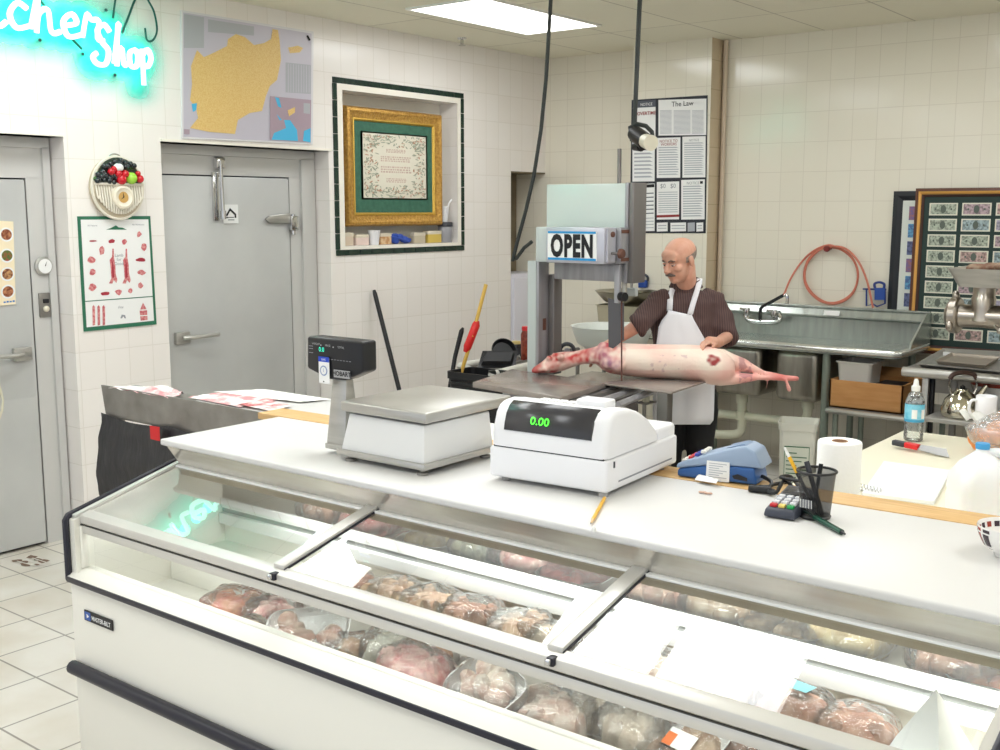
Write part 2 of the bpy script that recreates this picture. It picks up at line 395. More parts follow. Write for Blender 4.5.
# strip of food pictures on the first door
tl, tr, br, bl = atx(-14, 220, DX+.02), atx(13, 221.5, DX+.02), atx(15.5, 304, DX+.02), atx(-12, 307, DX+.02)
CREAMP = mat('cream_print', (243, 228, 196), .6)
s = Sheet(tl, tr, br, bl); s.base(CREAMP)
food = [mat('food_brown', (122, 62, 40), .7, noise=(60, .4, .6), col2=(190, 130, 90)), mat('food_red', (168, 74, 56), .7, noise=(60, .4, .6), col2=(90, 110, 50)), mat('food_tan', (198, 150, 100), .7, noise=(60, .4, .6), col2=(110, 60, 40))]
for i, vv in enumerate((.08, .33, .55, .76)):
    s.ell(.72, vv+.08, .26, .085, PAPER); s.ell(.72, vv+.08, .2, .065, food[i % 3], .0055)
PBL = mat('print_blue', (60, 120, 190), .6)
for i in range(4): s.rect(.55+i*.11, .955-.004*(i % 2), .63+i*.11, .972, PBL)
tag(s.mb.build('poster', smooth=0), 'narrow cream poster with pictures of cooked dishes on the leftmost grey door', 'poster')
# cord loop hanging from the handle of the first door
b = MB(); q = V((DX+.09, 2.74, 1.06)); ROPE = mat('cotton_cord', (216, 212, 190), .9)
pts = [q+V((.02*math.sin(a), .05*math.sin(a)*(1+.3*math.cos(a)), -.19+.19*math.cos(a))) for a in [2*PI*i/24 for i in range(24)]]
b.tube(pts, .007, ROPE, 6, loop=True)
b.tube([p+V((.012, .012*math.cos(i), -.03)) for i, p in enumerate(pts)], .006, ROPE, 6, loop=True)
tag(b.build('cord_loop', ROPE), 'loop of off-white cord hanging from the handle of the leftmost grey door', 'cord')

# ---- ceiling light panels (one in view, the rest of the row above and behind the camera)
DIFF = mat('light_diffuser', (255, 255, 252), .5, emit=((255, 254, 248), 5))
def ceiling_light(x, y, label=None):
    t = thing('ceiling_light', label or 'recessed fluorescent ceiling panel out of the frame', 'ceiling light', (x, y, CZ), 'ceiling lights')
    b = MB()
    for lo, hi in [((-.31, -.62), (.31, -.6)), ((-.31, .6), (.31, .62)), ((-.31, -.6), (-.29, .6)), ((.29, -.6), (.31, .6))]: b.box((x+lo[0], y+lo[1], CZ-.012), (x+hi[0], y+hi[1], CZ), WHITE)
    b.build('light_frame', WHITE, t)
    b = MB(); b.box((x-.29, y-.6, CZ-.006), (x+.29, y+.6, CZ-.001), DIFF); b.build('diffuser', DIFF, t, smooth=0)
    la = bpy.data.lights.new('panel_lamp', 'AREA'); la.shape = 'RECTANGLE'; la.size = .56; la.size_y = 1.18; la.energy = LAMP_W; la.color = (.93, 1, 1.10)
    o = bpy.data.objects.new('panel_lamp', la); COL.objects.link(o); o.location = (x, y, CZ-.02)
LAMP_W = 8.2; CASE_W = 2.6
ceiling_light(-4.42, 5.74, 'bright recessed fluorescent panel in the ceiling over the framed textile')
for x, y in [(-4.42, 2.95), (-4.42, .5), (-1.98, 5.74), (-2.59, 2.95), (-1.98, 2.95), (-2.0, .5), (.46, 5.74), (.46, 2.95), (.46, .5)]: ceiling_light(x, y)
b = MB(); p = atz(462, 38, CZ)
b.lathe([(0, 0), (.035, 0), (.03, -.01), (.012, -.015), (.012, -.04), (.0, -.04)], p, CHROME); b.lathe([(0, -.05), (.025, -.05), (.025, -.054), (0, -.054)], p, CHROME); b.cyl(p+V((.008, 0, -.04)), p+V((.008, 0, -.052)), .003, m=CHROME); b.cyl(p+V((-.008, 0, -.04)), p+V((-.008, 0, -.052)), .003, m=CHROME)
tag(b.build('sprinkler_head', CHROME), 'small metal sprinkler head under the ceiling above the niche wall', 'sprinkler')

# ---- hanging cords
CORD = mat('dark_cord', (52, 56, 54), .5)
b = MB(); pp = [(551, -4), (549, 30), (546, 80), (541, 130), (534, 175), (526, 210), (517, 243), (512.5, 261), (516, 259), (524, 248), (532, 241.5)]
b.tube([aty(u, v, 5.1+(.1*i/10)) for i, (u, v) in enumerate(pp)], .011, CORD, 8)
tag(b.build('power_cord', CORD), 'dark power cord dropping from the ceiling to the left back of the band saw', 'cord')
t = thing('hanging_cord', 'straight black cord with a curled plug end hanging in front of the wall notices', 'cord', aty(634, 140, 5.3))
b = MB(); b.tube([aty(640, -4, 5.3), aty(638, 40, 5.3), aty(636, 90, 5.3), aty(634, 135, 5.3), aty(633.5, 142, 5.3)], .013, CORD, 8)
c = [aty(u, v, 5.28) for u, v in [(632, 141), (630, 127), (637, 124), (646, 126), (652, 132), (653, 139)]]; b.tube(c, .012, CORD, 8)
b.build('cord', CORD, t)
b = MB(); b.cyl(aty(634.5, 133, 5.26), aty(646, 142, 5.2), .042, .046, BLACKP); b.cyl(aty(635, 146, 5.26), aty(641, 146, 5.24), .025, .03, BLACKP); b.build('plug', BLACKP, t)
b = MB(); b.cyl(aty(643, 140, 5.21), aty(651, 143, 5.15), .036, .042, mat('ivory_cap', (222, 216, 196), .4)); b.build('plug_cap', MATS['ivory_cap'], t)

# ---- neon sign
NEON = mat('neon_tube', (230, 255, 250), .3, emit=((150, 255, 240), 2.4))
NEONB = mat('neon_tube_blacked', (22, 70, 66), .4)
G = {  # single-stroke script letters: x advance, strokes
 'B': (.75, [[(.1, .0), (.16, .5), (.22, 1)], [(.0, .85), (.3, 1.05), (.62, .9), (.5, .62), (.25, .55), (.6, .45), (.62, .12), (.35, -.05), (.05, .05)]]),
 'u': (.5, [[(0, .1), (.1, .45), (.1, .12), (.22, 0), (.36, .12), (.4, .45), (.4, .1), (.5, .05)]]),
 't': (.36, [[(0, .1), (.18, .85), (.12, .1), (.24, 0), (.36, .1)], [(.02, .55), (.34, .6)]]),
 'c': (.4, [[(.36, .4), (.2, .48), (.06, .25), (.16, .02), (.4, .1)]]),
 'h': (.52, [[(0, .05), (.2, .9), (.26, 1.02), (.2, 1.0), (.1, 0), (.16, .35), (.32, .45), (.36, .05), (.52, .08)]]),
 'e': (.4, [[(.04, .2), (.3, .3), (.22, .46), (.06, .28), (.14, .02), (.4, .1)]]),
 'r': (.4, [[(0, .05), (.1, .5), (.18, .42), (.32, .42), (.28, .08), (.4, .05)]]),
 'S': (.7, [[(.6, .85), (.4, 1.02), (.16, .85), (.3, .58), (.52, .35), (.4, .02), (.1, .0), (-.05, .16), (.1, .28)]]),
 'o': (.46, [[(.3, .46), (.08, .36), (.1, .04), (.32, .04), (.38, .34), (.26, .46), (.46, .36)]]),
 'p': (.5, [[(.1, .5), (.1, -.45)], [(.1, .35), (.3, .5), (.42, .28), (.28, .05), (.1, .1)]])}
def smooth_path(pts, n=5):
    out = []
    for i in range(len(pts)-1):
        p0, p1, p2, p3 = [V(pts[max(0, min(len(pts)-1, i+k))]) for k in (-1, 0, 1, 2)]
        for j in range(n):
            t = j/n; out.append(.5*((2*p1)+(p2-p0)*t+(2*p0-5*p1+4*p2-p3)*t*t+(3*p1-p0-3*p2+p3)*t*t*t))
    return out+[V(pts[-1])]
NPTS = []
def neon_word(b, word, y, z, hgt, kx, slope):
    x = 0
    for ch in word:
        adv, st = G[ch]
        for s in st:
            NPTS.extend([(y+(x+q[0])*hgt*kx, z+q[1]*hgt+slope*(x+q[0])*hgt*kx) for q in smooth_path([(a, c, 0) for a, c in s], 3)])
            b.tube([(WX+.07, y+(x+q[0])*hgt*kx, z+q[1]*hgt+slope*(x+q[0])*hgt*kx) for q in smooth_path([(a, c, 0) for a, c in s])], .0145, NEON, 6)
        x += adv
NS = thing('neon_sign', 'glowing teal neon script sign reading Butcher Shop high on the left wall', 'neon sign', (WX+.06, 3.2, 2.75))
b = MB(); neon_word(b, 'Butcher', 2.40, 2.70, .26, 1.18, -.03); neon_word(b, 'Shop', 3.36, 2.56, .2, .82, .02); b.build('glass_tubing', NEON, NS)
# added teal film behind the tubing: painted neon glow, fading away from the letters
FILMT = bpy.data.materials.new('teal_glow_film'); FILMT.use_nodes = True; _nt = FILMT.node_tree; _bs = _nt.nodes['Principled BSDF']; _bs.inputs['Base Color'].default_value = rgb((40, 236, 216)); _bs.inputs['Roughness'].default_value = .6
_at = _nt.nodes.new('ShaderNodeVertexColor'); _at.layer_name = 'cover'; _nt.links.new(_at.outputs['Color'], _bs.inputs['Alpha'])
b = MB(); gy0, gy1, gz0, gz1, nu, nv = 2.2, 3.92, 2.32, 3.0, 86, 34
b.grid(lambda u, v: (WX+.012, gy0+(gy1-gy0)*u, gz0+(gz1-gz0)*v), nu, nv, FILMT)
fo = b.build('glow_film', FILMT, NS, smooth=0); ca = fo.data.color_attributes.new('cover', 'FLOAT_COLOR', 'POINT')
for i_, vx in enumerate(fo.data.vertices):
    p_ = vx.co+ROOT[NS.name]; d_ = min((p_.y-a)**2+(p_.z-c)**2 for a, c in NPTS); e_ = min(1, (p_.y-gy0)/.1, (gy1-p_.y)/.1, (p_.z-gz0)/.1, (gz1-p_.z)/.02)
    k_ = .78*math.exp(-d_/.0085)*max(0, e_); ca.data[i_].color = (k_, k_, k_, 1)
b = MB()
for pts in ([(122, 33), (128, 18), (134, 2), (138, -6)], [(145, 28), (147, 40), (153, 40), (157, 30), (154, 12), (148, 0), (146, -6)], [(113, 18), (115, 2), (116, -6)], [(40, 0), (50, 14)], [(70, 37), (82, 49)]):
    b.bm.free(); b = MB(); b.tube(smooth_path([atx(u, v, WX+.04) for u, v in pts]), .006, mat('sign_wire', (16, 84, 76), .5), 6); b.build('wire', MATS['sign_wire'], NS); b = MB()
for u, v in [(83, 54), (106, 10), (136, 63), (40, 40), (115, 75)]: b.bm.free(); b = MB(); b.cyl(atx(u, v, WX+.0), atx(u, v, WX+.06), .008, m=NEONB); b.build('standoff', NEONB, NS)
for i in range(16):
    y, z = (2.45+i*.095, 2.80-.003*i) if i < 11 else (3.36+(i-11)*.085, 2.63)
    la = bpy.data.lights.new('neon_glow', 'POINT'); la.energy = .17; la.color = (.0, 1, .80); la.shadow_soft_size = .03
    o = bpy.data.objects.new('neon_glow', la); COL.objects.link(o); o.location = (WX+.055, y, z)

# ---- map above the second door
def cpx(x0, y0, k): return lambda x, y: (x0+x*k, y0+y*k)
cm = cpx(170, 0, .2); MX = WX+.012
LAV = mat('map_lavender', (199, 194, 206), .35); OCH = mat('map_ochre', (234, 202, 132), .45, noise=(150, .42, .62), col2=(224, 184, 108)); BLU = mat('map_blue', (78, 184, 228), .4); MAU = mat('map_mauve', (172, 152, 164), .4); MGR = mat('map_grey', (176, 178, 184), .45); MARG = mat('map_margin', (228, 226, 228), .25)
b = MB()
def mpoly(pts, m, k): b.face([atx(*cm(*q), MX+k) for q in pts], m)
b.prism([atx(*cm(*q), MX) for q in [(56, 50), (718, 158), (714, 722), (60, 692)]], (-.01, 0, 0), MARG)
mpoly([(66, 62), (708, 168), (704, 714), (68, 684)], LAV, .001)
mpoly([(70, 70), (170, 86), (170, 240), (70, 240)], MGR, .002); mpoly([(190, 96), (420, 132), (420, 178), (190, 160)], MGR, .002); mpoly([(578, 312), (704, 325), (704, 470), (578, 462)], MGR, .002)
for i in range(9): mpoly([(590+i*13, 318+i*1.3), (593+i*13, 318+i*1.3), (593+i*13, 462), (590+i*13, 462)], LAV, .003)
mpoly([(135, 250), (170, 285), (215, 265), (285, 230), (290, 195), (330, 170), (375, 185), (420, 225), (470, 215), (505, 195), (513, 145), (540, 150), (548, 200), (555, 300), (535, 400), (500, 430), (480, 480), (460, 555), (400, 565), (340, 600), (325, 670), (200, 660), (100, 640), (140, 590), (130, 540), (100, 500), (110, 420), (105, 330)], OCH, .003)
mpoly([(590, 238), (640, 228), (665, 240), (650, 262), (600, 266)], OCH, .003)
mpoly([(108, 520), (135, 515), (132, 550), (115, 560)], BLU, .004)
mpoly([(500, 480), (706, 500), (704, 712), (500, 700)], MAU, .004)
for pts in ([(508, 698), (520, 665), (580, 640), (570, 600), (600, 600), (635, 650), (640, 705)], [(665, 705), (670, 655), (703, 640), (703, 712)], [(525, 485), (545, 490), (558, 540), (540, 532)], [(533, 570), (560, 600), (548, 602)]): mpoly(pts, BLU, .005)
mpoly([(588, 552), (625, 535), (625, 562), (595, 582)], OCH, .006); mpoly([(668, 515), (700, 518), (700, 570), (668, 566)], MGR, .005); mpoly([(682, 180), (690, 175), (704, 200), (694, 205)], INK, .005)
mpoly([(70, 645), (98, 647), (98, 672), (70, 670)], MAU, .005)
tag(b.build('wall_map', LAV, smooth=0), 'large lavender and ochre country map hung above the right cold room door', 'map')

# ---- fruit basket wall clock
cc = cpx(0, 150, .2); o = atx(*cc(583, 190), WX+.02); R = .155
CLK = thing('wall_clock', 'round ribbed white basket wall clock topped with fruit above the meat cut poster', 'clock', o)
b = MB(); IVR = mat('basket_ivory', (232, 226, 210), .35); DKG = mat('basket_groove', (196, 182, 158), .6)
seg = 36
ribs = []
for i in range(seg):
    a = 2*PI*i/seg; ribs.append(V((0, math.cos(a), math.sin(a))))
b.rings([[o+V((x, d.y*r*1.0, d.z*r*1.06)) for d in ribs] for x, r in [(-.02, R), (.01, R), (.02, R*.96), (.022, R*.9)]], DKG)
for i in range(-9, 10):
    yy = i*R*.1; zb = -math.sqrt(max(0, (R*.95)**2-yy*yy)); pts = [(o.x+.022, o.y+yy, o.z+.02), (o.x+.036, o.y+yy*.98, o.z-.04+zb*.3), (o.x+.03, o.y+yy*.9, o.z+zb*.95)]
    if zb < -.03: b.tube(smooth_path(pts, 4), .0055, IVR, 6)
b.tube([o+V((.012, math.cos(2*PI*i/40)*R, math.sin(2*PI*i/40)*R*1.06)) for i in range(40)], .009, IVR, 6, loop=True)
b.tube([o+V((.028, -R*.95, .02)), o+V((.035, 0, .02)), o+V((.028, R*.95, .02))], .008, IVR, 6)
b.build('basket', IVR, CLK)
b = MB(); b.face([o+V((.0235, R*.9*math.cos(PI*i/16), .02+R*.92*math.sin(PI*i/16))) for i in range(17)], mat('clock_dark_green', (52, 66, 50), .6)); b.build('fruit_backing', MATS['clock_dark_green'], CLK, smooth=0)
b = MB(); q = o+V((.035, .01, -.05)); b.lathe([(0, .01), (.04, .01), (.05, .018), (.062, .014), (.066, 0), (.066, -.015)], q, mat('clock_cream', (236, 228, 208), .3), axis='x'); b.lathe([(0, .0115), (.03, .0115)], q, mat('clock_gold', (206, 164, 96), .4), axis='x', cap=False)
b.face([q+V((.014, -.004, 0)), q+V((.014, .004, 0)), q+V((.014, -.004, .03))], INK); b.face([q+V((.014, 0, -.003)), q+V((.014, .0, .004)), q+V((.014, -.02, -.012))], INK); b.build('clock_dial', WHITE, CLK)
GRAPE = mat('grape_black', (34, 44, 46), .15, coat=.5); APPLE = mat('apple_green', (160, 214, 70), .25, coat=.3); CHER = mat('cherry_red', (204, 26, 40), .2, coat=.4); LEAF = mat('leaf_green', (80, 124, 62), .5)
b = MB()
for i in range(70):
    a = rnd.random()*PI; rr = R*.9*math.sqrt(rnd.random()); y, z = math.cos(a)*rr, .03+math.sin(a)*rr*.85
    if -.14 < y < -.0 or (y > 0 and z > .11): b.ellip(o+V((.03+.008*rnd.random(), y, z)), (.015, .015, .015), GRAPE, 8, 6)
b.build('grapes', GRAPE, CLK)
b = MB(); b.ellip(o+V((.04, .068, .053)), (.03, .032, .033), APPLE); b.build('apple', APPLE, CLK)
b = MB()
for y, z, r in [(.005, .045, .029), (-.012, .075, .022), (.03, .075, .022), (-.055, .085, .02), (.12, .05, .022), (.11, .08, .015), (-.035, .1, .018)]: b.bm.free(); b = MB(); b.ellip(o+V((.042, y, z)), (r, r, r), CHER, 10, 8); b.build('cherry', CHER, CLK)
b = MB(); b.ellip(o+V((.045, -.012, .108)), (.02, .03, .022), PAPER, 10, 8)
for y, z, a in [(-.11, .07, .6), (-.125, .05, .2), (.07, .12, -.5), (.13, .06, -1)]: b.ellip(o+V((.024, y, z)), (.006, .03, .014), LEAF, 8, 6, Matrix.Rotation(a, 3, 'X'))
b.tube([o+V((.0, math.cos(a)*.035, R*1.04+math.sin(a)*.02)) for a in [PI*i/8 for i in range(9)]], .004, CHROME, 6)
b.build('leaves', LEAF, CLK)

# ---- lamb cuts poster
ck = cpx(75, 210, 1/6.0); GRN = mat('poster_green', (46, 112, 84), .6); MEATP = mat('print_meat', (196, 92, 100), .7, noise=(90, .4, .65), col2=(224, 160, 156)); MEATD = mat('print_meat_dark', (168, 48, 62), .7)
b = MB(); PX = WX+.006
def kp(pts, m, k): b.face([atx(*ck(*q), PX+k) for q in pts], m)
b.prism([atx(*ck(*q), PX) for q in [(15, 38), (452, 36), (490, 686), (54, 730)]], (-.004, 0, 0), GRN)
kp([(34, 58), (440, 56), (474, 664), (70, 704)], PAPER, .001); kp([(60, 546), (468, 516), (469, 521), (60, 551)], GRN, .002)
kp([(186, 118), (215, 108), (245, 92), (262, 104), (285, 106), (312, 118)], GRN, .002)
for cx, cyy, w, h, m in [(104, 186, 28, 6, MEATD), (220, 188, 24, 14, MEATD), (296, 190, 18, 18, MEATP), (384, 145, 16, 24, MEATP), (412, 220, 20, 26, MEATP), (160, 245, 18, 30, MEATP), (100, 298, 26, 22, MEATP), (104, 375, 22, 24, MEATP), (104, 465, 24, 24, MEATP), (180, 502, 30, 14, MEATD), (262, 492, 24, 20, MEATP), (332, 485, 16, 18, MEATP), (392, 452, 18, 20, MEATP), (400, 375, 26, 18, MEATP), (398, 300, 34, 14, MEATD)]:
    n = 9; kp([(cx+w*math.cos(2*PI*i/n)*rnd.uniform(.65, 1.1), cyy+h*math.sin(2*PI*i/n)*rnd.uniform(.65, 1.1)) for i in range(n)], m, .002)
for cx, d in ((228, 1), (308, -1)):
    kp([(cx-4, 232), (cx+4, 232), (cx+6, 285), (cx+14, 330), (cx+16, 380), (cx+26, 420), (cx+20, 438), (cx+4, 420), (cx-4, 442), (cx-24, 440), (cx-10, 410), (cx-14, 350), (cx-20, 300), (cx-6, 280)], MEATP, .002)
    kp([(cx-4, 300), (cx+4, 330), (cx+8, 400), (cx-2, 410), (cx-8, 350)], MEATD, .003)
for i, t_ in enumerate(('Lamb', 'for', 'Good')): b.text(t_, atx(*ck(265, 280+i*25), PX+.003), (0, 1, 0), (0, 0, 1), .017, INKG)
b.text('All Natural', atx(*ck(104, 98), PX+.003), (0, 1, 0), (0, 0, 1), .009, INKG); b.text('No Hormones', atx(*ck(380, 92), PX+.003), (0, 1, 0), (0, 0, 1), .009, INKG)
for cx in (112, 142, 172): kp([(cx-8, 580), (cx, 570), (cx+8, 582), (cx+9, 690), (cx-6, 694)], MEATP, .002)
kp([(408, 556), (432, 600), (436, 660), (394, 664), (388, 604)], MEATP, .002)
for y in (598, 632): kp([(386, y), (440, y-3), (440, y+3), (386, y+6)], PAPER, .003)
b.text('Fine', atx(*ck(275, 590), PX+.003), (0, 1, 0), (0, 0, 1), .014, INKG, shear=.3); kp([(272, 650), (280, 628), (300, 630), (306, 650), (298, 650), (290, 638), (282, 650)], INKG, .002)
tag(b.build('poster', PAPER, smooth=0), 'green-bordered poster of lamb meat cuts on the wall between the two grey doors', 'poster')

# ---- framed textile in the niche
cn = cpx(320, 70, .16); FX = WX-.045
def frame_px(pl, tl, tr, br, bl): return [pl(*p) for p in (tl, tr, br, bl)]
q = [atx(*p, FX) for p in [(343.5, 106.5), (440.5, 113.5), (440.5, 223.5), (345, 228.5)]]
fy0, fy1, fz0, fz1 = q[0].y, q[1].y, (q[2].z+q[3].z)/2, (q[0].z+q[1].z)/2
PF = thing('framed_textile', 'ornate gold picture frame with green mat around a pale embroidered textile in the niche', 'picture', (FX, (fy0+fy1)/2, fz0))
GOLD = mat('carved_gold', (208, 164, 84), .38, .45, noise=(60, .35, .7), col2=(172, 124, 56), bump=(70, .8)); GOLD2 = mat('bright_gold', (222, 180, 84), .3, .6, bump=(120, .5))
def moulding(b, y0, y1, z0, z1, x, prof, m, plane='x'):
    """mitred frame: prof is (inset, height) steps from the outer edge"""
    rs = []
    for ins, hh in prof:
        pts = [(y0+ins, z0+ins), (y1-ins, z0+ins), (y1-ins, z1-ins), (y0+ins, z1-ins)]
        rs.append([V((x+hh, a, c)) if plane == 'x' else V((a, x-hh, c)) for a, c in pts])
    b.rings(rs, m, cap=False)
b = MB(); moulding(b, fy0, fy1, fz0, fz1, FX, [(0, -.06), (0, .0), (.012, .022), (.03, .026), (.05, .012), (.075, .006), (.075, -.01)], GOLD); moulding(b, fy0+.075, fy1-.075, fz0+.075, fz1-.075, FX, [(0, .008), (.008, .012), (.016, .004), (.02, -.006)], GOLD2); b.build('gold_frame', GOLD, PF, smooth=30)
b = MB(); b.box((FX-.02, fy0+.07, fz0+.07), (FX-.004, fy1-.07, fz1-.07), mat('green_mat', (66, 112, 92), .8, noise=(30, .35, .7), col2=(56, 98, 80))); b.build('mat_board', MATS['green_mat'], PF, smooth=0)
iy0, iy1, iz0, iz1 = fy0+.155, fy1-.15, fz0+.185, fz1-.16
s = Sheet((FX, iy0, iz1), (FX, iy1, iz1), (FX, iy1, iz0), (FX, iy0, iz0)); LIN = mat('linen', (226, 220, 202), .85); TH1 = mat('thread_sage', (164, 170, 150), .9); TH2 = mat('thread_rust', (196, 150, 124), .9); TH3 = mat('thread_rose', (206, 180, 168), .9); BORD = mat('linen_edge', (170, 150, 110), .8)
s.base(BORD, .0); s.rect(.025, .02, .975, .98, LIN, .001)
for i in range(460):
    if rnd.random() < .5: u, v = rnd.choice((rnd.uniform(.04, .24), rnd.uniform(.76, .96))), rnd.uniform(.05, .95)
    else: u, v = rnd.uniform(.05, .95), rnd.choice((rnd.uniform(.03, .21), rnd.uniform(.79, .97)))
    a = rnd.random()*PI; n = 7; r1, r2 = rnd.uniform(.016, .036), rnd.uniform(.005, .010)
    s.poly([(u+r1*math.cos(2*PI*k/n)*math.cos(a)-r2*math.sin(2*PI*k/n)*math.sin(a), v+.8*(r1*math.cos(2*PI*k/n)*math.sin(a)+r2*math.sin(2*PI*k/n)*math.cos(a))) for k in range(n)], rnd.choice((TH1, TH1, TH1, TH2)), .002+.000008*i)
for v0, v1, k in [(.24, .3, .14), (.35, .44, .06), (.5, .61, .06), (.68, .75, .14)]:
    for row in range(3):
        u = .22+k
        while u < .76-k+.02:
            w = rnd.uniform(.012, .04); s.rect(u, v0+(v1-v0)*row/3, min(u+w, .8-k), v0+(v1-v0)*(row+.6)/3, TH3, .002); u += w+.012
s.mb.build('textile', LIN, PF, smooth=0)

# ---- small things on the niche sill
SX = WX-.06; SZ = NZ0+.001
def sill(u): return atx(u, 240, SX).y
BEIGE = mat('beige_card', (214, 196, 174), .7); WCUP = mat('white_cup', (244, 244, 246), .3)
def small_box(u0, u1, h, m, label, name='small_box', d=.05, x=SX):
    y0, y1 = sill(u0), sill(u1); b = MB(); b.box((x-d/2, y0, SZ), (x+d/2, y1, SZ+h), m, .003)
    t = thing(name, label, 'box', (x, (y0+y1)/2, SZ)); b.build('carton', m, t)
    b = MB(); b.box((x-d/2-.001, y0-.001, SZ+h*.72), (x+d/2+.001, y1+.001, SZ+h+.002), mat('carton_lid_'+m.name, tuple(int(255*min(1, c*1.0))**1 for c in (.86, .82, .74)), .6), .002); b.build('carton_lid', None, t)
small_box(342.5, 351, .085, BEIGE, 'tall beige carton at the left end of the niche sill')
small_box(354, 366.5, .07, mat('pale_pink_card', (226, 204, 194), .7), 'pale pink carton on the niche sill beside the white cup')
small_box(378, 389, .075, mat('tan_card', (190, 138, 88), .7, noise=(30, .4, .6), col2=(220, 190, 150)), 'tan carton on the niche sill left of the blue bundle')
small_box(412, 423, .075, mat('clear_tub_card', (196, 184, 160), .4), 'greyish cream tub on the niche sill right of the blue bundle', 'tub')
small_box(426, 439, .085, mat('yellow_card', (214, 186, 92), .6), 'yellow carton on the niche sill beside the dark lidded jar')
def cup(u, r, h, label, x=SX, z=SZ):
    y = sill(u); b = MB(); b.lathe([(0, 0), (r*.72, 0), (r*.78, h*.1), (r, h*.9), (r*1.08, h), (r*.98, h), (r*.7, .01), (0, .008)], (x, y, z), WCUP, 18)
    return tag(b.build('cup', WCUP), label, 'cup')
cup(372, .042, .1, 'white flared cup on the niche sill near the middle', x=SX+.02)
y = sill(445); t = thing('jar', 'grey jar with a dark lid at the right end of the niche sill', 'jar', (SX, y, SZ)); b = MB(); b.lathe([(0, 0), (.052, 0), (.055, .01), (.055, .11), (.05, .12), (0, .12)], (SX, y, SZ), mat('grey_jar', (150, 150, 154), .25)); b.build('jar_body', MATS['grey_jar'], t)
b = MB(); b.lathe([(0, .15), (.055, .15), (.058, .145), (.058, .118), (0, .118)], (SX, y, SZ), DARKG); b.build('lid', DARKG, t)
z2 = SZ+.151; t = thing('cup', 'white cup holding a white spoon, standing on the dark jar lid in the niche', 'cup', (SX, y-.01, z2)); b = MB(); b.lathe([(0, 0), (.026, 0), (.028, .01), (.04, .11), (.043, .115), (.037, .112), (.024, .01), (0, .01)], (SX, y-.01, z2), WCUP, 18); b.build('cup_body', WCUP, t)
b = MB(); b.tube([(SX, y-.005, z2+.02), (SX, y+.05, z2+.14), (SX, y+.09, z2+.175), (SX, y+.11, z2+.185)], [.006, .006, .007, .012], WCUP, 6); tag(b.build('spoon', WCUP), 'white plastic spoon sticking up out of the cup on the jar', 'spoon')
b = MB(); BL = mat('blue_bundle', (46, 78, 168), .5)
for u, dz, r in [(394, .028, (.03, .05, .026)), (399, .05, (.025, .04, .02)), (404, .03, (.03, .05, .026)), (395, .062, (.02, .035, .014)), (407, .02, (.025, .04, .018))]: b.ellip((SX, sill(u), SZ+dz), r, BL, 12, 8, Matrix.Rotation(rnd.uniform(-.4, .4), 3, 'X'))
b.tube([(SX+.02, sill(388), SZ+.055), (SX+.03, sill(396), SZ+.04), (SX+.03, sill(406), SZ+.012)], .007, BL, 6)
me = remeshed(b, .004, 4); me.materials.append(BL); tag(link_mesh('blue_cloth', me), 'crumpled blue cloth bundle on the niche sill under the gold frame', 'cloth')

# ---- labour notices on the column
NB = mat('notice_black', (44, 46, 54), .6); NG = mat('notice_text', (178, 180, 186), .8); NR = mat('notice_red', (150, 60, 60), .8); NBAR = mat('notice_bar', (86, 90, 100), .7)
b = MB(); NY = 7.31-.004
cp = cpx(630, 90, .2)
def nface(pts, m, k): b.face([aty(*cp(*q), NY-k) for q in pts], m)
b.prism([aty(*cp(*q), NY) for q in [(8, 50), (388, 26), (378, 716), (38, 716), (42, 466), (2, 464)]], (0, .0025, 0), NB)
def panel(x0, y0, x1, y1, head=None, n=14, hs=.026, m=INK, hw=None, tilt=-.03):
    nface([(x0, y0), (x1, y0+(x1-x0)*tilt), (x1-1, y1+(x1-x0)*tilt*.4), (x0, y1)], PAPER, .001)
    yy = y0+14
    if head:
        for k, t_ in enumerate(head):
            b.text(t_, aty(*cp((x0+x1)/2, y0+22+k*16), NY-.003), (1, 0, 0), (0, 0, 1), hs, m, hw)
        yy = y0+30+16*(len(head)-1)
    for i in range(n):
        a = yy+(y1-8-yy)*i/n; d = (y1-8-yy)/n*.42
        nface([(x0+9, a), (x1-9-(x1-x0)*.2*rnd.random(), a-2), (x1-9, a+d-2), (x0+9, a+d)], NG, .002)
panel(14, 56, 128, 250, n=0); nface([(14, 56), (128, 50), (128, 84), (14, 90)], NBAR, .002); b.text('NOTICE', aty(*cp(82, 78), NY-.003), (1, 0, 0), (0, 0, 1), .02, PAPER); b.text('OVERTIME', aty(*cp(82, 124), NY-.003), (1, 0, 0), (0, 0, 1), .024, NR, bold=.02)
nface([(22, 282), (118, 276), (118, 292), (22, 298)], NBAR, .003)
panel(12, 262, 124, 458, n=9); nface([(22, 282), (118, 276), (118, 292), (22, 298)], NBAR, .003)
panel(142, 50, 382, 228, n=0); b.text('The Law', aty(*cp(262, 80), NY-.003), (1, 0, 0), (0, 0, 1), .036, INK)
for x0 in (150, 218, 310):
    for i in range(20): nface([(x0, 102+i*6), (x0+(58 if x0 != 218 else 84), 100+i*6), (x0+(58 if x0 != 218 else 84), 102.5+i*6), (x0, 104.5+i*6)], NG, .002)
panel(134, 240, 252, 440, ['NOTICE TO', 'WORKERS'], 12, .02, NR); panel(262, 234, 378, 438, ['NOTICE'], 15, .016, INKG)
panel(134, 460, 246, 648, None, 0); b.text('$0   $0', aty(*cp(190, 490), NY-.003), (1, 0, 0), (0, 0, 1), .032, INKG); nface([(134, 626), (246, 622), (246, 634), (134, 638)], NR, .003)
for i in range(10): nface([(142, 510+i*11), (238, 508+i*11), (238, 512+i*11), (142, 514+i*11)], NG, .002)
panel(256, 450, 374, 648, ['NOTICE'], 13, .02, INKG); nface([(350, 456), (364, 455), (364, 468), (350, 469)], INK, .003)
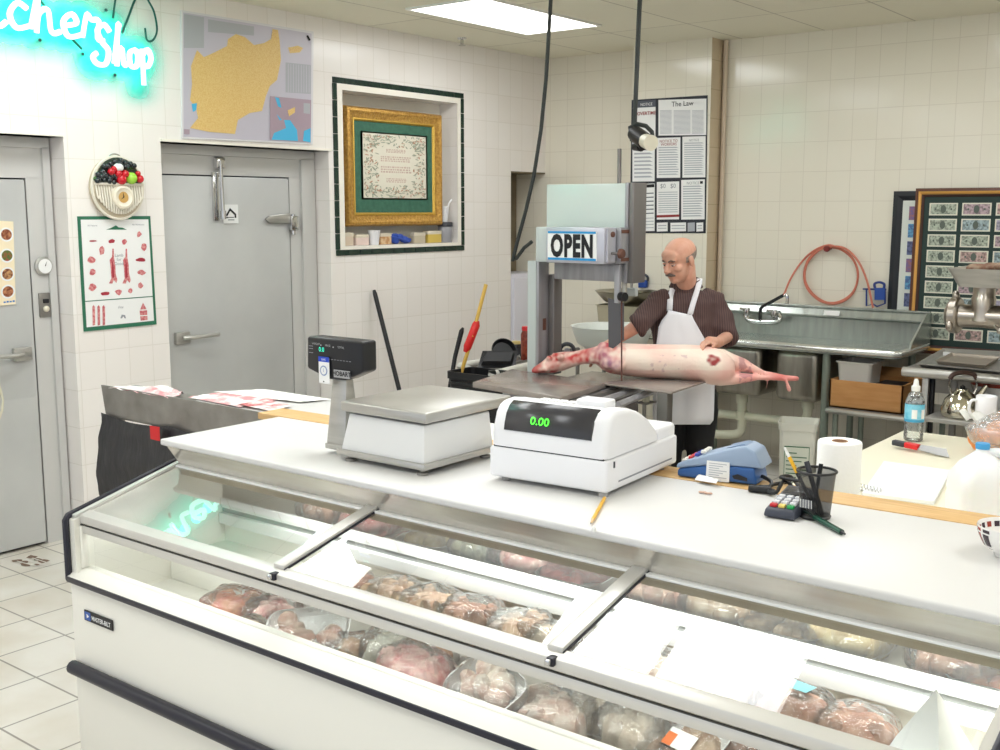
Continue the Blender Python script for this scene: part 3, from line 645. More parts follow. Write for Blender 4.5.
panel(46, 470, 124, 706, None, 0); nface([(50, 474), (122, 470), (122, 486), (50, 490)], INK, .002)
for i in range(6): nface([(68, 515+i*20), (118, 513+i*20), (118, 518+i*20), (68, 520+i*20)], NBAR, .002); nface([(48, 512+i*20), (58, 512+i*20), (58, 517+i*20), (48, 517+i*20)], INK, .002)
for i in range(4): nface([(54, 640+i*16), (118, 638+i*16), (118, 642+i*16), (54, 644+i*16)], NG, .002)
for x0, x1, m in [(134, 188, PAPER), (202, 280, PAPER), (288, 324, MGR), (332, 366, PAPER)]:
    nface([(x0, 664), (x1, 662), (x1, 706), (x0, 708)], m, .001); nface([(x0+6, 676), (x1-6, 675), (x1-6, 680), (x0+6, 681)], NG, .002); nface([(x0+6, 690), (x1-6, 689), (x1-6, 693), (x0+6, 694)], NG, .002)
tag(b.build('notice_board', NB, smooth=0), 'black-bordered sheet of printed labour notices on the tiled column', 'notice')
# ================================================================ DISPLAY CASE AND COUNTER
R = math.radians
XL, XR = -2.88, -.385
CASEW = mat('case_cream_enamel', (236, 234, 224), .3); CASEI = mat('case_inner_white', (232, 230, 222), .35); BLKTRIM = mat('case_black_trim', (34, 34, 46), .4); ALU = mat('brushed_aluminium', (214, 212, 206), .36, .35); CASEB = mat('case_rear_steel', (206, 194, 170), .45, .2, noise=(8, .3, .7), col2=(186, 172, 148))
PANE = glass_mat('case_glass', (244, 248, 246), ior=1.5, boost=1.25)
CASE = thing('display_freezer', 'long cream glass-topped freezer case in front of the counter, filled with wrapped meat', 'display case', (XL, 1.655, 0))
b = MB(); b.box((XL, 1.655, .11), (XR, 1.70, .735), CASEW, .004); b.box((XL+.02, 1.70, 0), (XR-.02, 2.60, .11), DARKG); b.build('front_panel', CASEW, CASE)
b = MB(); b.box((XL, 1.64, .735), (XR, 1.69, .752), BLKTRIM, .004); b.build('edge_trim', BLKTRIM, CASE)
b = MB(); b.tube([(XL+.010, 1.640, .478), (XR-.010, 1.640, .478)], .020, BLKTRIM, 12); b.build('bumper_rail', BLKTRIM, CASE)
b = MB(); b.prism([(XL, 1.644, .752), (XL, 1.684, .774), (XL, 1.71, .774), (XL, 1.71, .735), (XL, 1.65, .735)], (XR-XL, 0, 0), CASEW); b.build('sill_ledge', CASEW, CASE, smooth=0)
for x, s in ((XL, 1), (XR, -1)):
    b = MB(); prof = [(1.66, .11), (1.66, .92), (2.02, 1.010), (2.60, 1.065), (2.60, .11)]
    b.prism([(x, y, z) for y, z in prof], (s*.028, 0, 0), CASEW); e = b.build('end_panel', CASEW, CASE, smooth=0)
    b = MB(); b.tube([(x-s*.002, 1.652, .74), (x-s*.002, 1.652, .916), (x-s*.002, 1.66, .928), (x-s*.002, 2.03, 1.022)], .010, BLKTRIM, 8); b.build('end_trim', BLKTRIM, e)
    b = MB(); b.prism([(x+s*.004, 1.668, .924), (x+s*.024, 1.668, .924), (x+s*.024, 2.03, 1.016), (x+s*.004, 2.03, 1.016)], (0, 0, .008), ALU); b.build('end_capping', ALU, e, smooth=0)
b = MB(); b.prism([(XL+.03, 1.678, .908), (XL+.03, 1.678, .932), (XL+.03, 1.712, .941), (XL+.03, 1.712, .917)], (XR-XL-.06, 0, 0), ALU, .002); b.build('front_rail', ALU, CASE)
b = MB(); b.box((XL+.04, 1.680, .878), (XR-.04, 1.694, .902), ALU, .002); b.build('lower_rail', ALU, CASE)
b = MB(); b.box((XL+.03, 1.678, .9025), (XR-.03, 1.684, .9045), mat('rail_gap_grey', (70, 70, 66), .6)); b.build('rail_gasket', MATS['rail_gap_grey'], CASE, smooth=0)  # thin dark grey line between the front rail and the glass
slope = (1.016-.936)/(2.03-1.70)
xs = [XL+.03, -2.012, -1.19, XR-.03]
for x in xs[1:3]:
    b = MB(); b.prism([(x-.019, 1.70, .936), (x+.019, 1.70, .936), (x+.019, 2.035, .936+slope*.335), (x-.019, 2.035, .936+slope*.335)], (0, 0, .012), ALU, .002)
    b.prism([(x+.019, 1.70, .934), (x+.0215, 1.70, .934), (x+.0215, 2.035, .934+slope*.335), (x+.019, 2.035, .934+slope*.335)], (0, 0, .006), BLKTRIM)
    b.build('glass_divider', ALU, CASE)
    b = MB(); b.box((x+.000, 1.668, .917), (x+.018, 1.69, .936), BLKTRIM, .004); b.box((x+.002, 1.66, .921), (x+.014, 1.67, .934), CHROME, .002); b.build('rail_joint', BLKTRIM, CASE)
for i in range(3):
    b = MB(); b.face([(xs[i]+.01, 1.705, .936), (xs[i+1]-.01, 1.705, .936), (xs[i+1]-.01, 2.05, .936+slope*.345), (xs[i]+.01, 2.05, .936+slope*.345)], PANE); b.build('top_glass', PANE, CASE, smooth=0)
b = MB(); b.face([(XL+.03, 1.69, .774), (XR-.03, 1.69, .774), (XR-.03, 1.69, .905), (XL+.03, 1.69, .905)], PANE); b.build('front_glass', PANE, CASE, smooth=0)
b = MB(); b.box((XL+.028, 1.674, .775), (XL+.04, 1.70, .90), CASEW, .003); b.build('glass_post', CASEW, CASE); b = MB(); b.box((XR-.04, 1.674, .775), (XR-.028, 1.70, .90), CASEW, .003); b.build('glass_post', CASEW, CASE)
# tub, raised rear deck, clear fence with white price strip
WELL, DECK, STEP = .66, .835, .735
b = MB(); b.box((XL+.028, 1.705, WELL-.03), (XR-.028, 2.20, WELL), CASEI); b.box((XL+.028, 1.70, WELL), (XR-.028, 1.708, .772), CASEI); b.build('well_floor', CASEI, CASE, smooth=0)
b = MB(); b.box((XL+.028, 2.19, WELL), (XR-.028, 2.20, DECK), CASEI); b.box((XL+.028, 2.19, DECK-.02), (XR-.028, 2.57, DECK), CASEI); b.build('rear_deck', CASEI, CASE, smooth=0)
b = MB(); b.box((XL+.03, 1.975, WELL), (XR-.03, 2.19, STEP), CASEI, .004); b.build('inner_step', CASEI, CASE)
b = MB(); b.box((XL+.028, 2.57, WELL), (XR-.028, 2.60, 1.06), CASEB); b.build('rear_panel', CASEB, CASE, smooth=0)
b = MB(); b.face([(XL+.03, 2.185, DECK-.01), (XR-.03, 2.185, DECK-.01), (XR-.03, 2.185, .928), (XL+.03, 2.185, .928)], glass_mat('clear_fence_plastic', (246, 248, 246), film=.05)); b.build('clear_fence', MATS['clear_fence_plastic'], CASE, smooth=0)
PSW = mat('price_strip_white', (222, 224, 222), .3)
b = MB(); b.box((XL+.03, 2.176, .848), (XR-.03, 2.186, .878), PSW); b.box((XL+.03, 2.180, .926), (XR-.03, 2.186, .930), PSW); b.box((XL+.03, 2.165, .796), (XR-.03, 2.19, .832), PSW, .003); b.box((XL+.03, 2.182, .832), (XR-.03, 2.19, .848), mat('strip_groove_shade', (150, 152, 150), .5))  # grey groove has the shade between the two strips in its colour
for i in range(20): x = XL+.08+i*.124; b.prism([(x, 2.175, .848), (x+.003, 2.175, .848), (x-.017, 2.175, .880), (x-.020, 2.175, .880)], (0, -.001, 0), ALU)
b.build('price_strip', PSW, CASE, smooth=0)
b = MB(); b.box((XL+.03, 2.03, .985), (XR-.03, 2.09, 1.012), CASEB); b.build('rear_frame_strip', CASEB, CASE, smooth=0)  # brown strip of the rear glass frame; no lamp sits in it
for i in range(3):
    la = bpy.data.lights.new('case_fill_light', 'AREA'); la.shape = 'RECTANGLE'; la.size = .78 if i else .5; la.size_y = .05; la.energy = CASE_W if i else CASE_W*.45; la.color = (1, 1, .97)  # added fill light for the rear deck, no known lamp of the case
    o = bpy.data.objects.new('case_fill_light', la); COL.objects.link(o); o.location = ((xs[i]+xs[i+1])/2+(0 if i else .13), 2.10, .98); o.rotation_euler = (R(34), 0, 0)
    la = bpy.data.lights.new('rail_fill_light', 'AREA'); la.shape = 'RECTANGLE'; la.size = .76; la.size_y = .02; la.energy = 1.0; la.color = (1, 1, .97)  # added fill under the front rail to brighten the front packages
    o = bpy.data.objects.new('rail_fill_light', la); COL.objects.link(o); o.location = ((xs[i]+xs[i+1])/2, 1.702, .896); o.rotation_euler = (R(18), 0, 0)
# maker's badge
b = MB(); bz = lambda u, v: aty(u, v, 1.655)
q = [V((bz(85.5, 609).x, 1.653, bz(85.5, 609).z)), V((bz(113.5, 619).x, 1.653, bz(85.5, 609).z)), V((bz(113.5, 619).x, 1.653, bz(85.5, 619).z)), V((bz(85.5, 609).x, 1.653, bz(85.5, 619).z))]
s = Sheet(*q); s.mb.prism(q, (0, -.003, 0), BLACKP); s.rect(.03, .1, .24, .9, mat('badge_blue', (60, 96, 170), .4), .004); s.text('MASTER-BILT', .62, .72, .013, PAPER, s.w*.66, bold=.02, k=.0045); s.ell(.135, .5, .06, .25, PAPER, .0045, 3)
s.mb.build('badge', BLACKP, CASE, smooth=0)

# ---- counter
CW = mat('counter_white_laminate', (222, 221, 219), .38, noise=(1.5, .35, .8), col2=(216, 214, 210))
COUNTER = thing('counter', 'long white service counter above the freezer case, carrying the scale and cash register', 'counter', (XL, 2.0, 0))
WB0, WB1 = (-3.0, 2.462), (.35, 2.588)
b = MB(); b.hexa([(-2.89, 1.985, 1.080), (.35, 1.985, 1.080), (.35, WB1[1]-.002, 1.080), (-2.89, WB0[1]+.002, 1.080)], [(-2.89, 1.985, 1.10), (.35, 1.985, 1.10), (.35, WB1[1]-.002, 1.10), (-2.89, WB0[1]+.002, 1.10)], CW, .006, 3); b.build('worktop', CW, COUNTER)
APR = mat('apron_steel', (226, 222, 212), .2, .55, noise=(5, .3, .75, (1, 1, 10)), col2=(208, 202, 192))
b = MB(); b.prism([(-2.855, 2.030, 1.016), (-2.868, 1.994, 1.0795), (-2.868, 2.04, 1.0795), (-2.855, 2.05, 1.016)], (3.2, 0, 0), APR); b.build('steel_apron', APR, COUNTER, smooth=0)
b = MB(); b.box((-2.855, 2.012, 1.010), (.345, 2.05, 1.017), mat('lip_white', (240, 240, 236), .3), .002); b.build('apron_lip', MATS['lip_white'], COUNTER)
b = MB(); b.box((-2.86, 2.61, 0), (.345, 2.64, 1.074), CASEW); b.box((-2.86, 2.05, 1.05), (.345, 2.42, 1.0735), CASEW); b.build('rear_panel', CASEW, COUNTER, smooth=0)
WOOD = mat('pale_butcher_wood', (222, 184, 128), .5, noise=(9, .3, .75, (1, 12, 12)), col2=(200, 158, 100))
b = MB(); b.hexa([(WB0[0], WB0[1], 1.078), (WB1[0], WB1[1], 1.078), (WB1[0], WB1[1]+.105, 1.078), (WB0[0], WB0[1]+.115, 1.078)], [(WB0[0], WB0[1], 1.101), (WB1[0], WB1[1], 1.101), (WB1[0], WB1[1]+.105, 1.101), (WB0[0], WB0[1]+.115, 1.101)], WOOD, .003); tag(b.build('wooden_board', WOOD), 'pale wooden board running along the back edge of the white counter', 'board')

# ---- frozen packages
FILM = glass_mat('cling_film', (250, 250, 250), ior=1.45, film=.05, bump=(28, 1.0), rough=.05, boost=1.5)
FOAM = mat('foam_tray_white', (246, 246, 244), .45)
def meat(name, c1, c2, sc=26): return mat('meat_'+name, c1, .45, noise=(sc, .38, .64), col2=c2, bump=(40, .5))
M_ORG = meat('orange', (226, 164, 122), (210, 108, 92)); M_PNK = meat('pink', (222, 136, 132), (242, 206, 192)); M_TAN = meat('tan', (232, 204, 182), (214, 160, 140)); M_YEL = meat('yellow', (232, 216, 168), (206, 178, 120)); M_BRN = meat('brown', (186, 140, 108), (226, 196, 164)); M_RED = meat('red', (198, 74, 76), (226, 150, 144)); M_GRY = meat('grey', (212, 192, 168), (234, 220, 200)); M_BEI = meat('beige', (228, 208, 180), (196, 164, 130)); M_GRN = meat('green', (92, 100, 78), (150, 150, 120)); M_DRK = meat('dark', (160, 108, 86), (206, 160, 134)); M_WHT = meat('pale', (240, 226, 210), (220, 180, 160)); M_CLR = meat('frost', (206, 204, 190), (180, 176, 158))
def rrect(w, d, r, n=5):
    out = []
    for cx, cy, a0 in ((w/2-r, d/2-r, 0), (-w/2+r, d/2-r, 90), (-w/2+r, -d/2+r, 180), (w/2-r, -d/2+r, 270)):
        for i in range(n+1): a = math.radians(a0+90*i/n); out.append((cx+r*math.cos(a), cy+r*math.sin(a)))
    return out
def orient(pos, rz, tilt=(0, 0)): return Matrix.Translation(pos) @ Matrix.Rotation(rz, 4, 'Z') @ Matrix.Rotation(tilt[0], 4, 'X') @ Matrix.Rotation(tilt[1], 4, 'Y')
def lumps(b, w, d, h, z0, n, sr, seed):
    r = random.Random(seed)
    for i in range(n):
        k = r.uniform(.7, 1.25)*sr
        b.ellip((r.uniform(-.5, .5)*(w-k), r.uniform(-.5, .5)*(d-k), z0+h*r.uniform(.25, .6)), (k*r.uniform(.7, 1.3), k*r.uniform(.5, .9), h*r.uniform(.35, .6)), None, 10, 7, Matrix.Rotation(r.random()*PI, 3, 'Z'))
def film_top(b, w, d, z, h, seed, wr=.004):
    o = V((seed*3.7, seed*1.3, 0))
    def fn(u, v):
        x, y = (u-.5)*w, (v-.5)*d; e = max(0, 1-(2*abs(u-.5))**4)*max(0, 1-(2*abs(v-.5))**4)
        return (x, y, z+h*e**.5+wr*e*mnoise.noise(V((x*38, y*38, 0))+o)*1.4)
    b.grid(fn, 18, 14, FILM)
def wrapped_tray(name, label, cat, pos, rz, w, d, m, h=.028, tilt=(0, 0), group=None, n=10, sr=.035, lab=None):
    Mx = orient(pos, rz, tilt); sd = int(abs(pos[0])*997)
    t = thing(name, label, cat, pos, group)
    b = MB(); b.M = Mx; r = min(w, d)*.22; z1 = h
    b.rings([[(x, y, z) for x, y in rrect(w*k, d*k, r*k)] for k, z in ((.1, 0), (.84, 0), (.88, .004), (.99, z1), (1.02, z1+.002), (.985, z1+.003), (.86, .008), (.1, .006))], FOAM); b.build('foam_tray', FOAM, t, smooth=50)
    b = MB(); b.M = Mx; lumps(b, w*.84, d*.84, h*1.25, .008, n, sr, sd); b.build('meat', m, t)
    b = MB(); b.M = Mx; film_top(b, w*1.0, d*1.0, z1+.003, h*.55, sd)
    if lab: b.face([(-w*.1, -d*.3, z1+h*.62+.004), (w*.25, -d*.3, z1+h*.62+.004), (w*.25, -d*.02, z1+h*.62+.004), (-w*.1, -d*.02, z1+h*.62+.004)], PAPER); b.face([(-w*.1, -d*.3, z1+h*.62+.005), (w*.02, -d*.3, z1+h*.62+.005), (w*.02, -d*.1, z1+h*.62+.005), (-w*.1, -d*.1, z1+h*.62+.005)], mat('price_label_orange', (226, 120, 60), .6))
    b.build('film', FILM, t)
    return t
def meat_bag(name, label, cat, pos, rz, w, d, h, m, tilt=(0, 0), group=None, n=16, sr=.034, tail=True, lab=None):
    Mx = orient(pos, rz, tilt); sd = int(abs(pos[0])*1013+abs(pos[1])*77)
    t = thing(name, label, cat, pos, group)
    b = MB(); b.M = Mx; b.ellip((0, 0, h*.45), (w*.42, d*.42, h*.44), None, 14, 9); lumps(b, w*.86, d*.86, h*.95, .0, n, sr, sd); b.build('meat', m, t)
    o = V((sd*.37, 0, 0)); b = MB(); b.M = Mx; sec = []
    for i in range(1, 12):
        th = PI*i/12; ring = []
        for j in range(26):
            a = 2*PI*j/26; sx = math.copysign(abs(math.cos(a))**.7, math.cos(a)); sy = math.copysign(abs(math.sin(a))**.7, math.sin(a)); st = math.sin(th)**.6
            p = V((w*.54*st*sx, d*.54*st*sy, h*.56-h*.57*math.cos(th)))
            k = mnoise.noise(V((p.x*40, p.y*40, p.z*40))+o)*.007; ring.append((p.x*(1+k*6), p.y*(1+k*6), max(.0, p.z+k)))
        sec.append(ring)
    b.rings(sec, FILM)
    if tail:
        b.grid(lambda u, v: (w*(.45+.3*u), d*(v-.5)*(.35+.5*u)+.004*math.sin(9*v+seedr(sd)), h*.35+.012*math.sin(14*v)+.02*u), 6, 10, FILM)
    if lab: b.face([(-.03, -.02, h*1.16), (.035, -.02, h*1.16), (.035, .02, h*1.16), (-.03, .02, h*1.16)], lab)
    b.build('film', FILM, t)
    return t
def seedr(s): return (s % 17)*.37
def at_case(u, v, z): p = atz(u, v, z); return p
GF, GM, GR = 'wrapped packages along the front of the freezer well', 'wrapped packages in the middle of the freezer well', 'wrapped packages on the rear deck of the freezer'
Zf = WELL+.002
def mid(u, v): p = aty(u, v, 2.07); return V((p.x, 2.075, STEP+.002))
def place(u, v, top): p = at_case(u, v, WELL+top*.8); return V((p.x, p.y, Zf))
R = math.radians
meat_bag('meat_package', 'clear bag of orange-pink meat, leftmost package in the freezer case', 'meat package', place(234, 600, .09), R(20), .17, .16, .09, M_ORG, group=GF)
meat_bag('meat_package', 'clear bag of pink meat right of the leftmost orange-pink bag', 'meat package', place(273, 607, .09), R(65), .16, .12, .09, M_PNK, group=GF)
meat_bag('meat_package', 'small bag of beige scraps against the front glass at the left end', 'meat package', V((-2.20, 1.765, Zf)), R(5), .11, .08, .08, M_BEI, group=GF, n=10)
wrapped_tray('meat_tray', 'large tilted foam tray of pale pink-tan slices near the left end of the freezer', 'meat tray', place(312, 622, .12)+V((0, -.01, .055)), R(38), .22, .16, M_TAN, tilt=(R(24), R(-8)), group=GF)
wrapped_tray('meat_tray', 'foam tray of pale yellow cubes beside the first glass divider', 'meat tray', place(345, 613, .06)+V((.01, .03, .01)), R(25), .18, .13, M_YEL, group=GF, n=18, sr=.02)
meat_bag('bone_package', 'bag of brown bones right of the tray of yellow cubes', 'meat package', place(358, 643, .08), R(50), .15, .09, .08, M_BRN, group=GF)
meat_bag('ice_package', 'frosty pale greenish bag left of the big pink meat bag', 'meat package', place(386, 640, .1), R(30), .12, .15, .1, M_CLR, group=GF)
meat_bag('meat_package', 'big crinkled bag of deep pink meat left of the tilted white tray', 'meat package', place(416, 662, .1), R(-15), .22, .15, .10, M_PNK, group=GF, n=26)
meat_bag('meat_package', 'bag of brownish meat behind the big pink bag', 'meat package', place(436, 640, .09), R(10), .15, .1, .09, M_BRN, group=GM)
wrapped_tray('meat_tray', 'tilted white foam tray of pale slices left of the second glass divider', 'meat tray', place(492, 676, .14)+V((0, .0, .06)), R(-30), .2, .15, M_WHT, h=.04, tilt=(R(34), R(10)), group=GF)
wrapped_tray('meat_tray', 'white foam tray half under the tilted tray of pale slices', 'meat tray', V((-1.43, 1.905, Zf+.003)), R(15), .15, .12, M_BRN, group=GF)
wrapped_tray('meat_tray', 'small tray of pink meat at the front glass below the tilted tray', 'meat tray', V((-1.55, 1.765, Zf)), R(-5), .15, .1, M_RED, group=GF, n=8)
meat_bag('meat_package', 'bag of beige and pink sliced meat just right of the second divider', 'meat package', place(556, 706, .1), R(20), .18, .15, .1, M_WHT, group=GF, n=22)
wrapped_tray('meat_tray', 'round-cornered tray of grey meat right of the beige sliced bag', 'meat tray', place(598, 703, .1)+V((0, .0, .05)), R(10), .18, .15, M_GRY, tilt=(R(26), 0), group=GF)
meat_bag('meat_package', 'bag of dark grey meat with a smooth film at the bottom edge of the picture', 'meat package', place(634, 722, .1), R(0), .17, .13, .1, M_GRY, group=GF, n=20)
wrapped_tray('meat_tray', 'tray of brownish meat with an orange and white price label', 'meat tray', place(686, 732, .1)+V((0, .0, .05)), R(-8), .18, .16, M_BRN, tilt=(R(26), R(4)), group=GF, lab=True)
wrapped_tray('meat_tray', 'tray of dark meat at the front glass toward the right end', 'meat tray', place(745, 742, .1)+V((0, 0, .02)), R(-20), .16, .14, M_DRK, tilt=(R(12), 0), group=GF)
meat_bag('meat_package', 'bag of tan meat at the right end of the front row', 'meat package', place(800, 752, .09), R(10), .16, .14, .09, M_BEI, group=GF)
# middle of the well, seen through the top panes
for i, (u, v, mm, lb) in enumerate([(430, 598, M_BRN, 'brown lumpy bag under the middle pane, left of its two neighbours'), (470, 607, M_DRK, 'dark brown lumpy bag under the centre of the middle pane'), (520, 616, M_BRN, 'brown bag under the middle pane beside the white tray')]):
    meat_bag('meat_package', lb, 'meat package', mid(u, v), R(20*i), .165, .15, .075, mm, group=GM, n=24, sr=.024)
wrapped_tray('meat_tray', 'white foam tray under the middle pane, just behind the front rail', 'meat tray', mid(512, 634)+V((0, .0, .02)), R(30), .13, .1, M_WHT, tilt=(R(15), 0), group=GM)
meat_bag('meat_package', 'grey bag under the right corner of the middle pane', 'meat package', mid(552, 634), R(12), .12, .1, .07, M_GRY, group=GM)
meat_bag('meat_package', 'grey-brown bag alone in the white space under the right pane', 'meat package', mid(722, 674), R(30), .15, .14, .08, M_GRY, group=GM, n=22, sr=.022)
meat_bag('meat_package', 'brown bag with a pink and blue label stripe under the right pane', 'meat package', mid(795, 696), R(-10), .16, .13, .08, M_DRK, group=GM, n=20, lab=mat('label_teal', (110, 170, 180), .5))
meat_bag('meat_package', 'brown bag left of the white paper peak in the freezer', 'meat package', mid(858, 708), R(5), .16, .14, .07, M_DRK, group=GM, n=20)
meat_bag('meat_package', 'dark package under the middle pane behind the first divider', 'meat package', mid(352, 600), R(5), .14, .1, .06, M_DRK, group=GM)
for u, v, mm, lb in [(392, 590, M_BRN, 'brown lumpy bag just right of the white patch under the middle pane'), (650, 655, M_WHT, 'pale bag right of the second divider, behind the front rail'), (600, 628, M_GRY, 'greyish bag against the second divider under the middle pane')]:
    meat_bag('meat_package', lb, 'meat package', mid(u, v), R(8), .15, .14, .07, mm, group=GM, n=22, sr=.024, tail=False)
# rear deck
rear = [(318, 519, M_DRK, 'brown package on the rear deck under the left pane'), (362, 530, M_RED, 'brownish-pink package on the rear deck beside the first divider'), (424, 543, M_YEL, 'yellow-brown package on the rear deck near the left of the middle pane'), (474, 556, M_GRN, 'dark green package on the rear deck of the freezer'), (517, 565, M_PNK, 'pink package on the rear deck next to the dark green one'), (570, 578, M_RED, 'red meat package on the rear deck left of the second divider'),
        (652, 597, M_TAN, 'pale pink package on the rear deck right of the second divider'), (715, 613, M_BEI, 'beige package on the rear deck under the left of the right pane'), (780, 629, M_BEI, 'beige package on the rear deck under the centre of the right pane'), (842, 645, M_YEL, 'yellowish package on the rear deck left of the gap'), (945, 668, M_DRK, 'dark brown package on the rear deck right of the gap'), (990, 680, M_ORG, 'reddish package at the right end of the rear deck')]
for i, (u, v, mm, lb) in enumerate(rear):
    p = aty(u, v, 2.25); wd = .19 if 3 < i < 10 else .17
    if i % 3 == 2: wrapped_tray('meat_tray', lb.replace('package', 'tray'), 'meat tray', V((p.x, 2.30, DECK+.002)), R(4*(i % 3-1)), wd, .2, mm, group=GR, h=.035, n=14)
    else: meat_bag('meat_package', lb, 'meat package', V((p.x, 2.30, DECK+.002)), R(5*(i % 3-1)), wd, .19, .085, mm, group=GR, tail=False, n=20)
# white paper peak inside the right end
b = MB(); apex = aty(936, 689, 2.02); base = [V((apex.x-.15, 1.80, WELL+.001)), V((apex.x+.10, 1.80, WELL+.001)), V((apex.x+.13, 2.13, WELL+.001)), V((apex.x-.12, 2.13, WELL+.001))]
rows = []
for k in range(10):
    t_ = k/9; ring = []
    for j in range(24):
        a = j/24*4; i0 = int(a) % 4; q = lerp(base[i0], base[(i0+1) % 4], a-int(a)); p = lerp(q, apex, t_**.9)
        p = p+V((mnoise.noise(p*14), mnoise.noise(p*14+V((5, 0, 0))), 0))*.016*(1-t_); ring.append(p)
    rows.append(ring)
b.rings(rows, mat('white_wrap', (250, 250, 250), .4, bump=(18, .3)), cap=True); tag(b.build('paper_wrap', MATS['white_wrap']), 'peaked white paper wrap standing in the right end of the freezer case', 'paper wrap')
# ================================================================ ON THE COUNTER
CT = 1.101
# ---- weighing scale
ENAM = mat('scale_enamel', (226, 226, 224), .35)
SC = thing('weighing_scale', 'white deli scale with a steel platform and black display head on a post', 'scale', (-2.08, 2.30, CT))
x0, x1, y0, y1 = -2.235, -1.918, 2.128, 2.425
b = MB(); b.hexa([(x0, y0, CT+.028), (x1, y0, CT+.028), (x1, y1, CT+.028), (x0, y1, CT+.028)], [(x0+.025, y0+.012, CT+.135), (x1-.004, y0+.006, CT+.135), (x1-.004, y1-.012, CT+.135), (x0+.025, y1-.012, CT+.135)], ENAM, .005); b.build('housing', ENAM, SC)
b = MB(); b.box((x0-.012, y0-.008, CT+.014), (x1+.008, y1+.008, CT+.032), STEEL, .004); b.build('base_tray', STEEL, SC)
for x, y in ((x0+.03, y0+.01), (x1-.015, y0+.01), (x1-.015, y1-.02), (x0+.03, y1-.02)):
    b = MB(); b.lathe([(0, 0), (.016, 0), (.016, .006), (.008, .008), (.008, .016), (0, .016)], (x, y, CT), STEELD, 14); b.build('foot', STEELD, SC)
b = MB(); b.box((-2.225, 2.12, CT+.142), (-1.902, 2.49, CT+.172), STEEL, .006, 3); b.box((-2.20, 2.16, CT+.134), (-1.93, 2.44, CT+.142), DARKG); b.build('platform', STEEL, SC)
b = MB(); b.hexa([(-2.335, 2.165, CT+.02), (-2.255, 2.165, CT+.02), (-2.255, 2.23, CT+.02), (-2.335, 2.23, CT+.02)], [(-2.318, 2.18, CT+.22), (-2.262, 2.18, CT+.22), (-2.262, 2.21, CT+.22), (-2.318, 2.21, CT+.22)], STEEL, .004); b.box((-2.335, 2.16, CT+.014), (-2.235, 2.235, CT+.03), STEEL, .003); b.build('post', STEEL, SC)
hx = [aty(u, v, 2.17) for u, v in [(308, 336), (362, 338.5), (362, 372), (345, 380.5), (329, 378.5), (308, 368)]]
zt = hx[0].z
b = MB(); pts = [V((hx[0].x, 2.165, zt)), V((hx[1].x+.005, 2.165, zt)), V((hx[1].x+.005, 2.165, hx[2].z)), V((hx[3].x, 2.165, hx[3].z)), V((hx[4].x, 2.165, hx[4].z-.002)), V((hx[5].x, 2.165, hx[5].z))]
b.prism(pts, (0, .06, 0), BLACKP, .008, 3); hd = b.build('display_head', BLACKP, SC)
s = Sheet(V((hx[0].x, 2.163, zt)), V((hx[1].x, 2.163, zt)), V((hx[1].x, 2.163, zt-.15)), V((hx[0].x, 2.163, zt-.15)))
TEAL = mat('led_teal', (60, 220, 190), .4, emit=((40, 225, 180), 1.2)); GR5 = mat('legend_grey', (170, 170, 170), .6); BLUE = mat('sticker_blue', (34, 70, 190), .5)
s.text('0.0', .30, .265, .013, TEAL, k=.003); s.text('WEIGHT', .20, .145, .006, GR5, k=.003); s.text('PRICE', .42, .155, .006, GR5, k=.003); s.text('TOTAL', .66, .165, .006, GR5, k=.003); s.ell(.29, .14, .012, .014, GR5, .003); s.ell(.52, .155, .012, .014, GR5, .003)
for i, v in enumerate((.17, .22, .3)): s.rect(.06, v, .14, v+.012, INKG, .003)
for i in range(8): s.rect(.42+i*.055, .39, .455+i*.055, .4, INKG, .003)
s.rect(.24, .38, .44, .88, PAPER, .003); s.rect(.24, .36, .44, .46, BLUE, .0035); s.text('NYC', .34, .435, .006, PAPER, k=.004); s.ell(.335, .63, .07, .1, mat('seal_blue', (150, 166, 200), .6), .0035); s.ell(.335, .63, .05, .075, PAPER, .004); s.text('1', .335, .66, .012, MATS['seal_blue'], k=.0045); s.rect(.32, .83, .345, .85, INK, .004)
s.rect(.52, .58, .82, .73, GR5, .003); s.text('HOBART', .67, .69, .013, BLACKP, k=.004, bold=.03)
s.mb.build('face_plate', BLACKP, SC, smooth=0)

# ---- cash register
REG = thing('cash_register', 'white cash register with a dark curved display at the middle of the counter', 'cash register', (-1.754, 2.205, CT))
Mr = Matrix.Translation((-1.754, 2.20, CT)) @ Matrix.Rotation(R(4.2), 4, 'Z'); RW = .349
REGW = mat('register_white', (236, 236, 238), .35); SEAM = mat('register_seam', (50, 50, 54), .6)
b = MB(); b.M = Mr; b.box((0, 0, .012), (RW, .405, .093), REGW, .008, 3); b.box((.015, .30, .08), (RW-.01, .415, .125), REGW, .012, 3); dr = b.build('drawer_base', REGW, REG)
b = MB(); b.M = Mr; b.box((.012, .004, .0915), (RW-.012, .30, .097), SEAM); b.build('seam', SEAM, REG, smooth=0)
b = MB(); b.M = Mr
for x, y in ((.03, .03), (RW-.02, .02), (RW-.03, .36), (.03, .36)): pass
b.bm.free()
for x, y in ((.035, .03), (RW-.02, .02), (RW-.03, .36), (.03, .36)):
    b = MB(); b.M = Mr; b.cyl((x, y, 0), (x, y, .014), .012, .012, mat('foot_grey', (170, 168, 166), .6), 12); b.build('foot', MATS['foot_grey'], REG)
prof = [(0, .096), (.0, .118), (.006, .150), (.018, .185), (.034, .202), (.055, .210), (.09, .211), (.14, .203), (.19, .188), (.24, .163), (.285, .128), (.30, .110), (.30, .096)]
b = MB(); b.M = Mr
def rrp(x, k): return [(x, y+(.15-y)*(1-k), .096+(z-.096)*k) for y, z in prof]
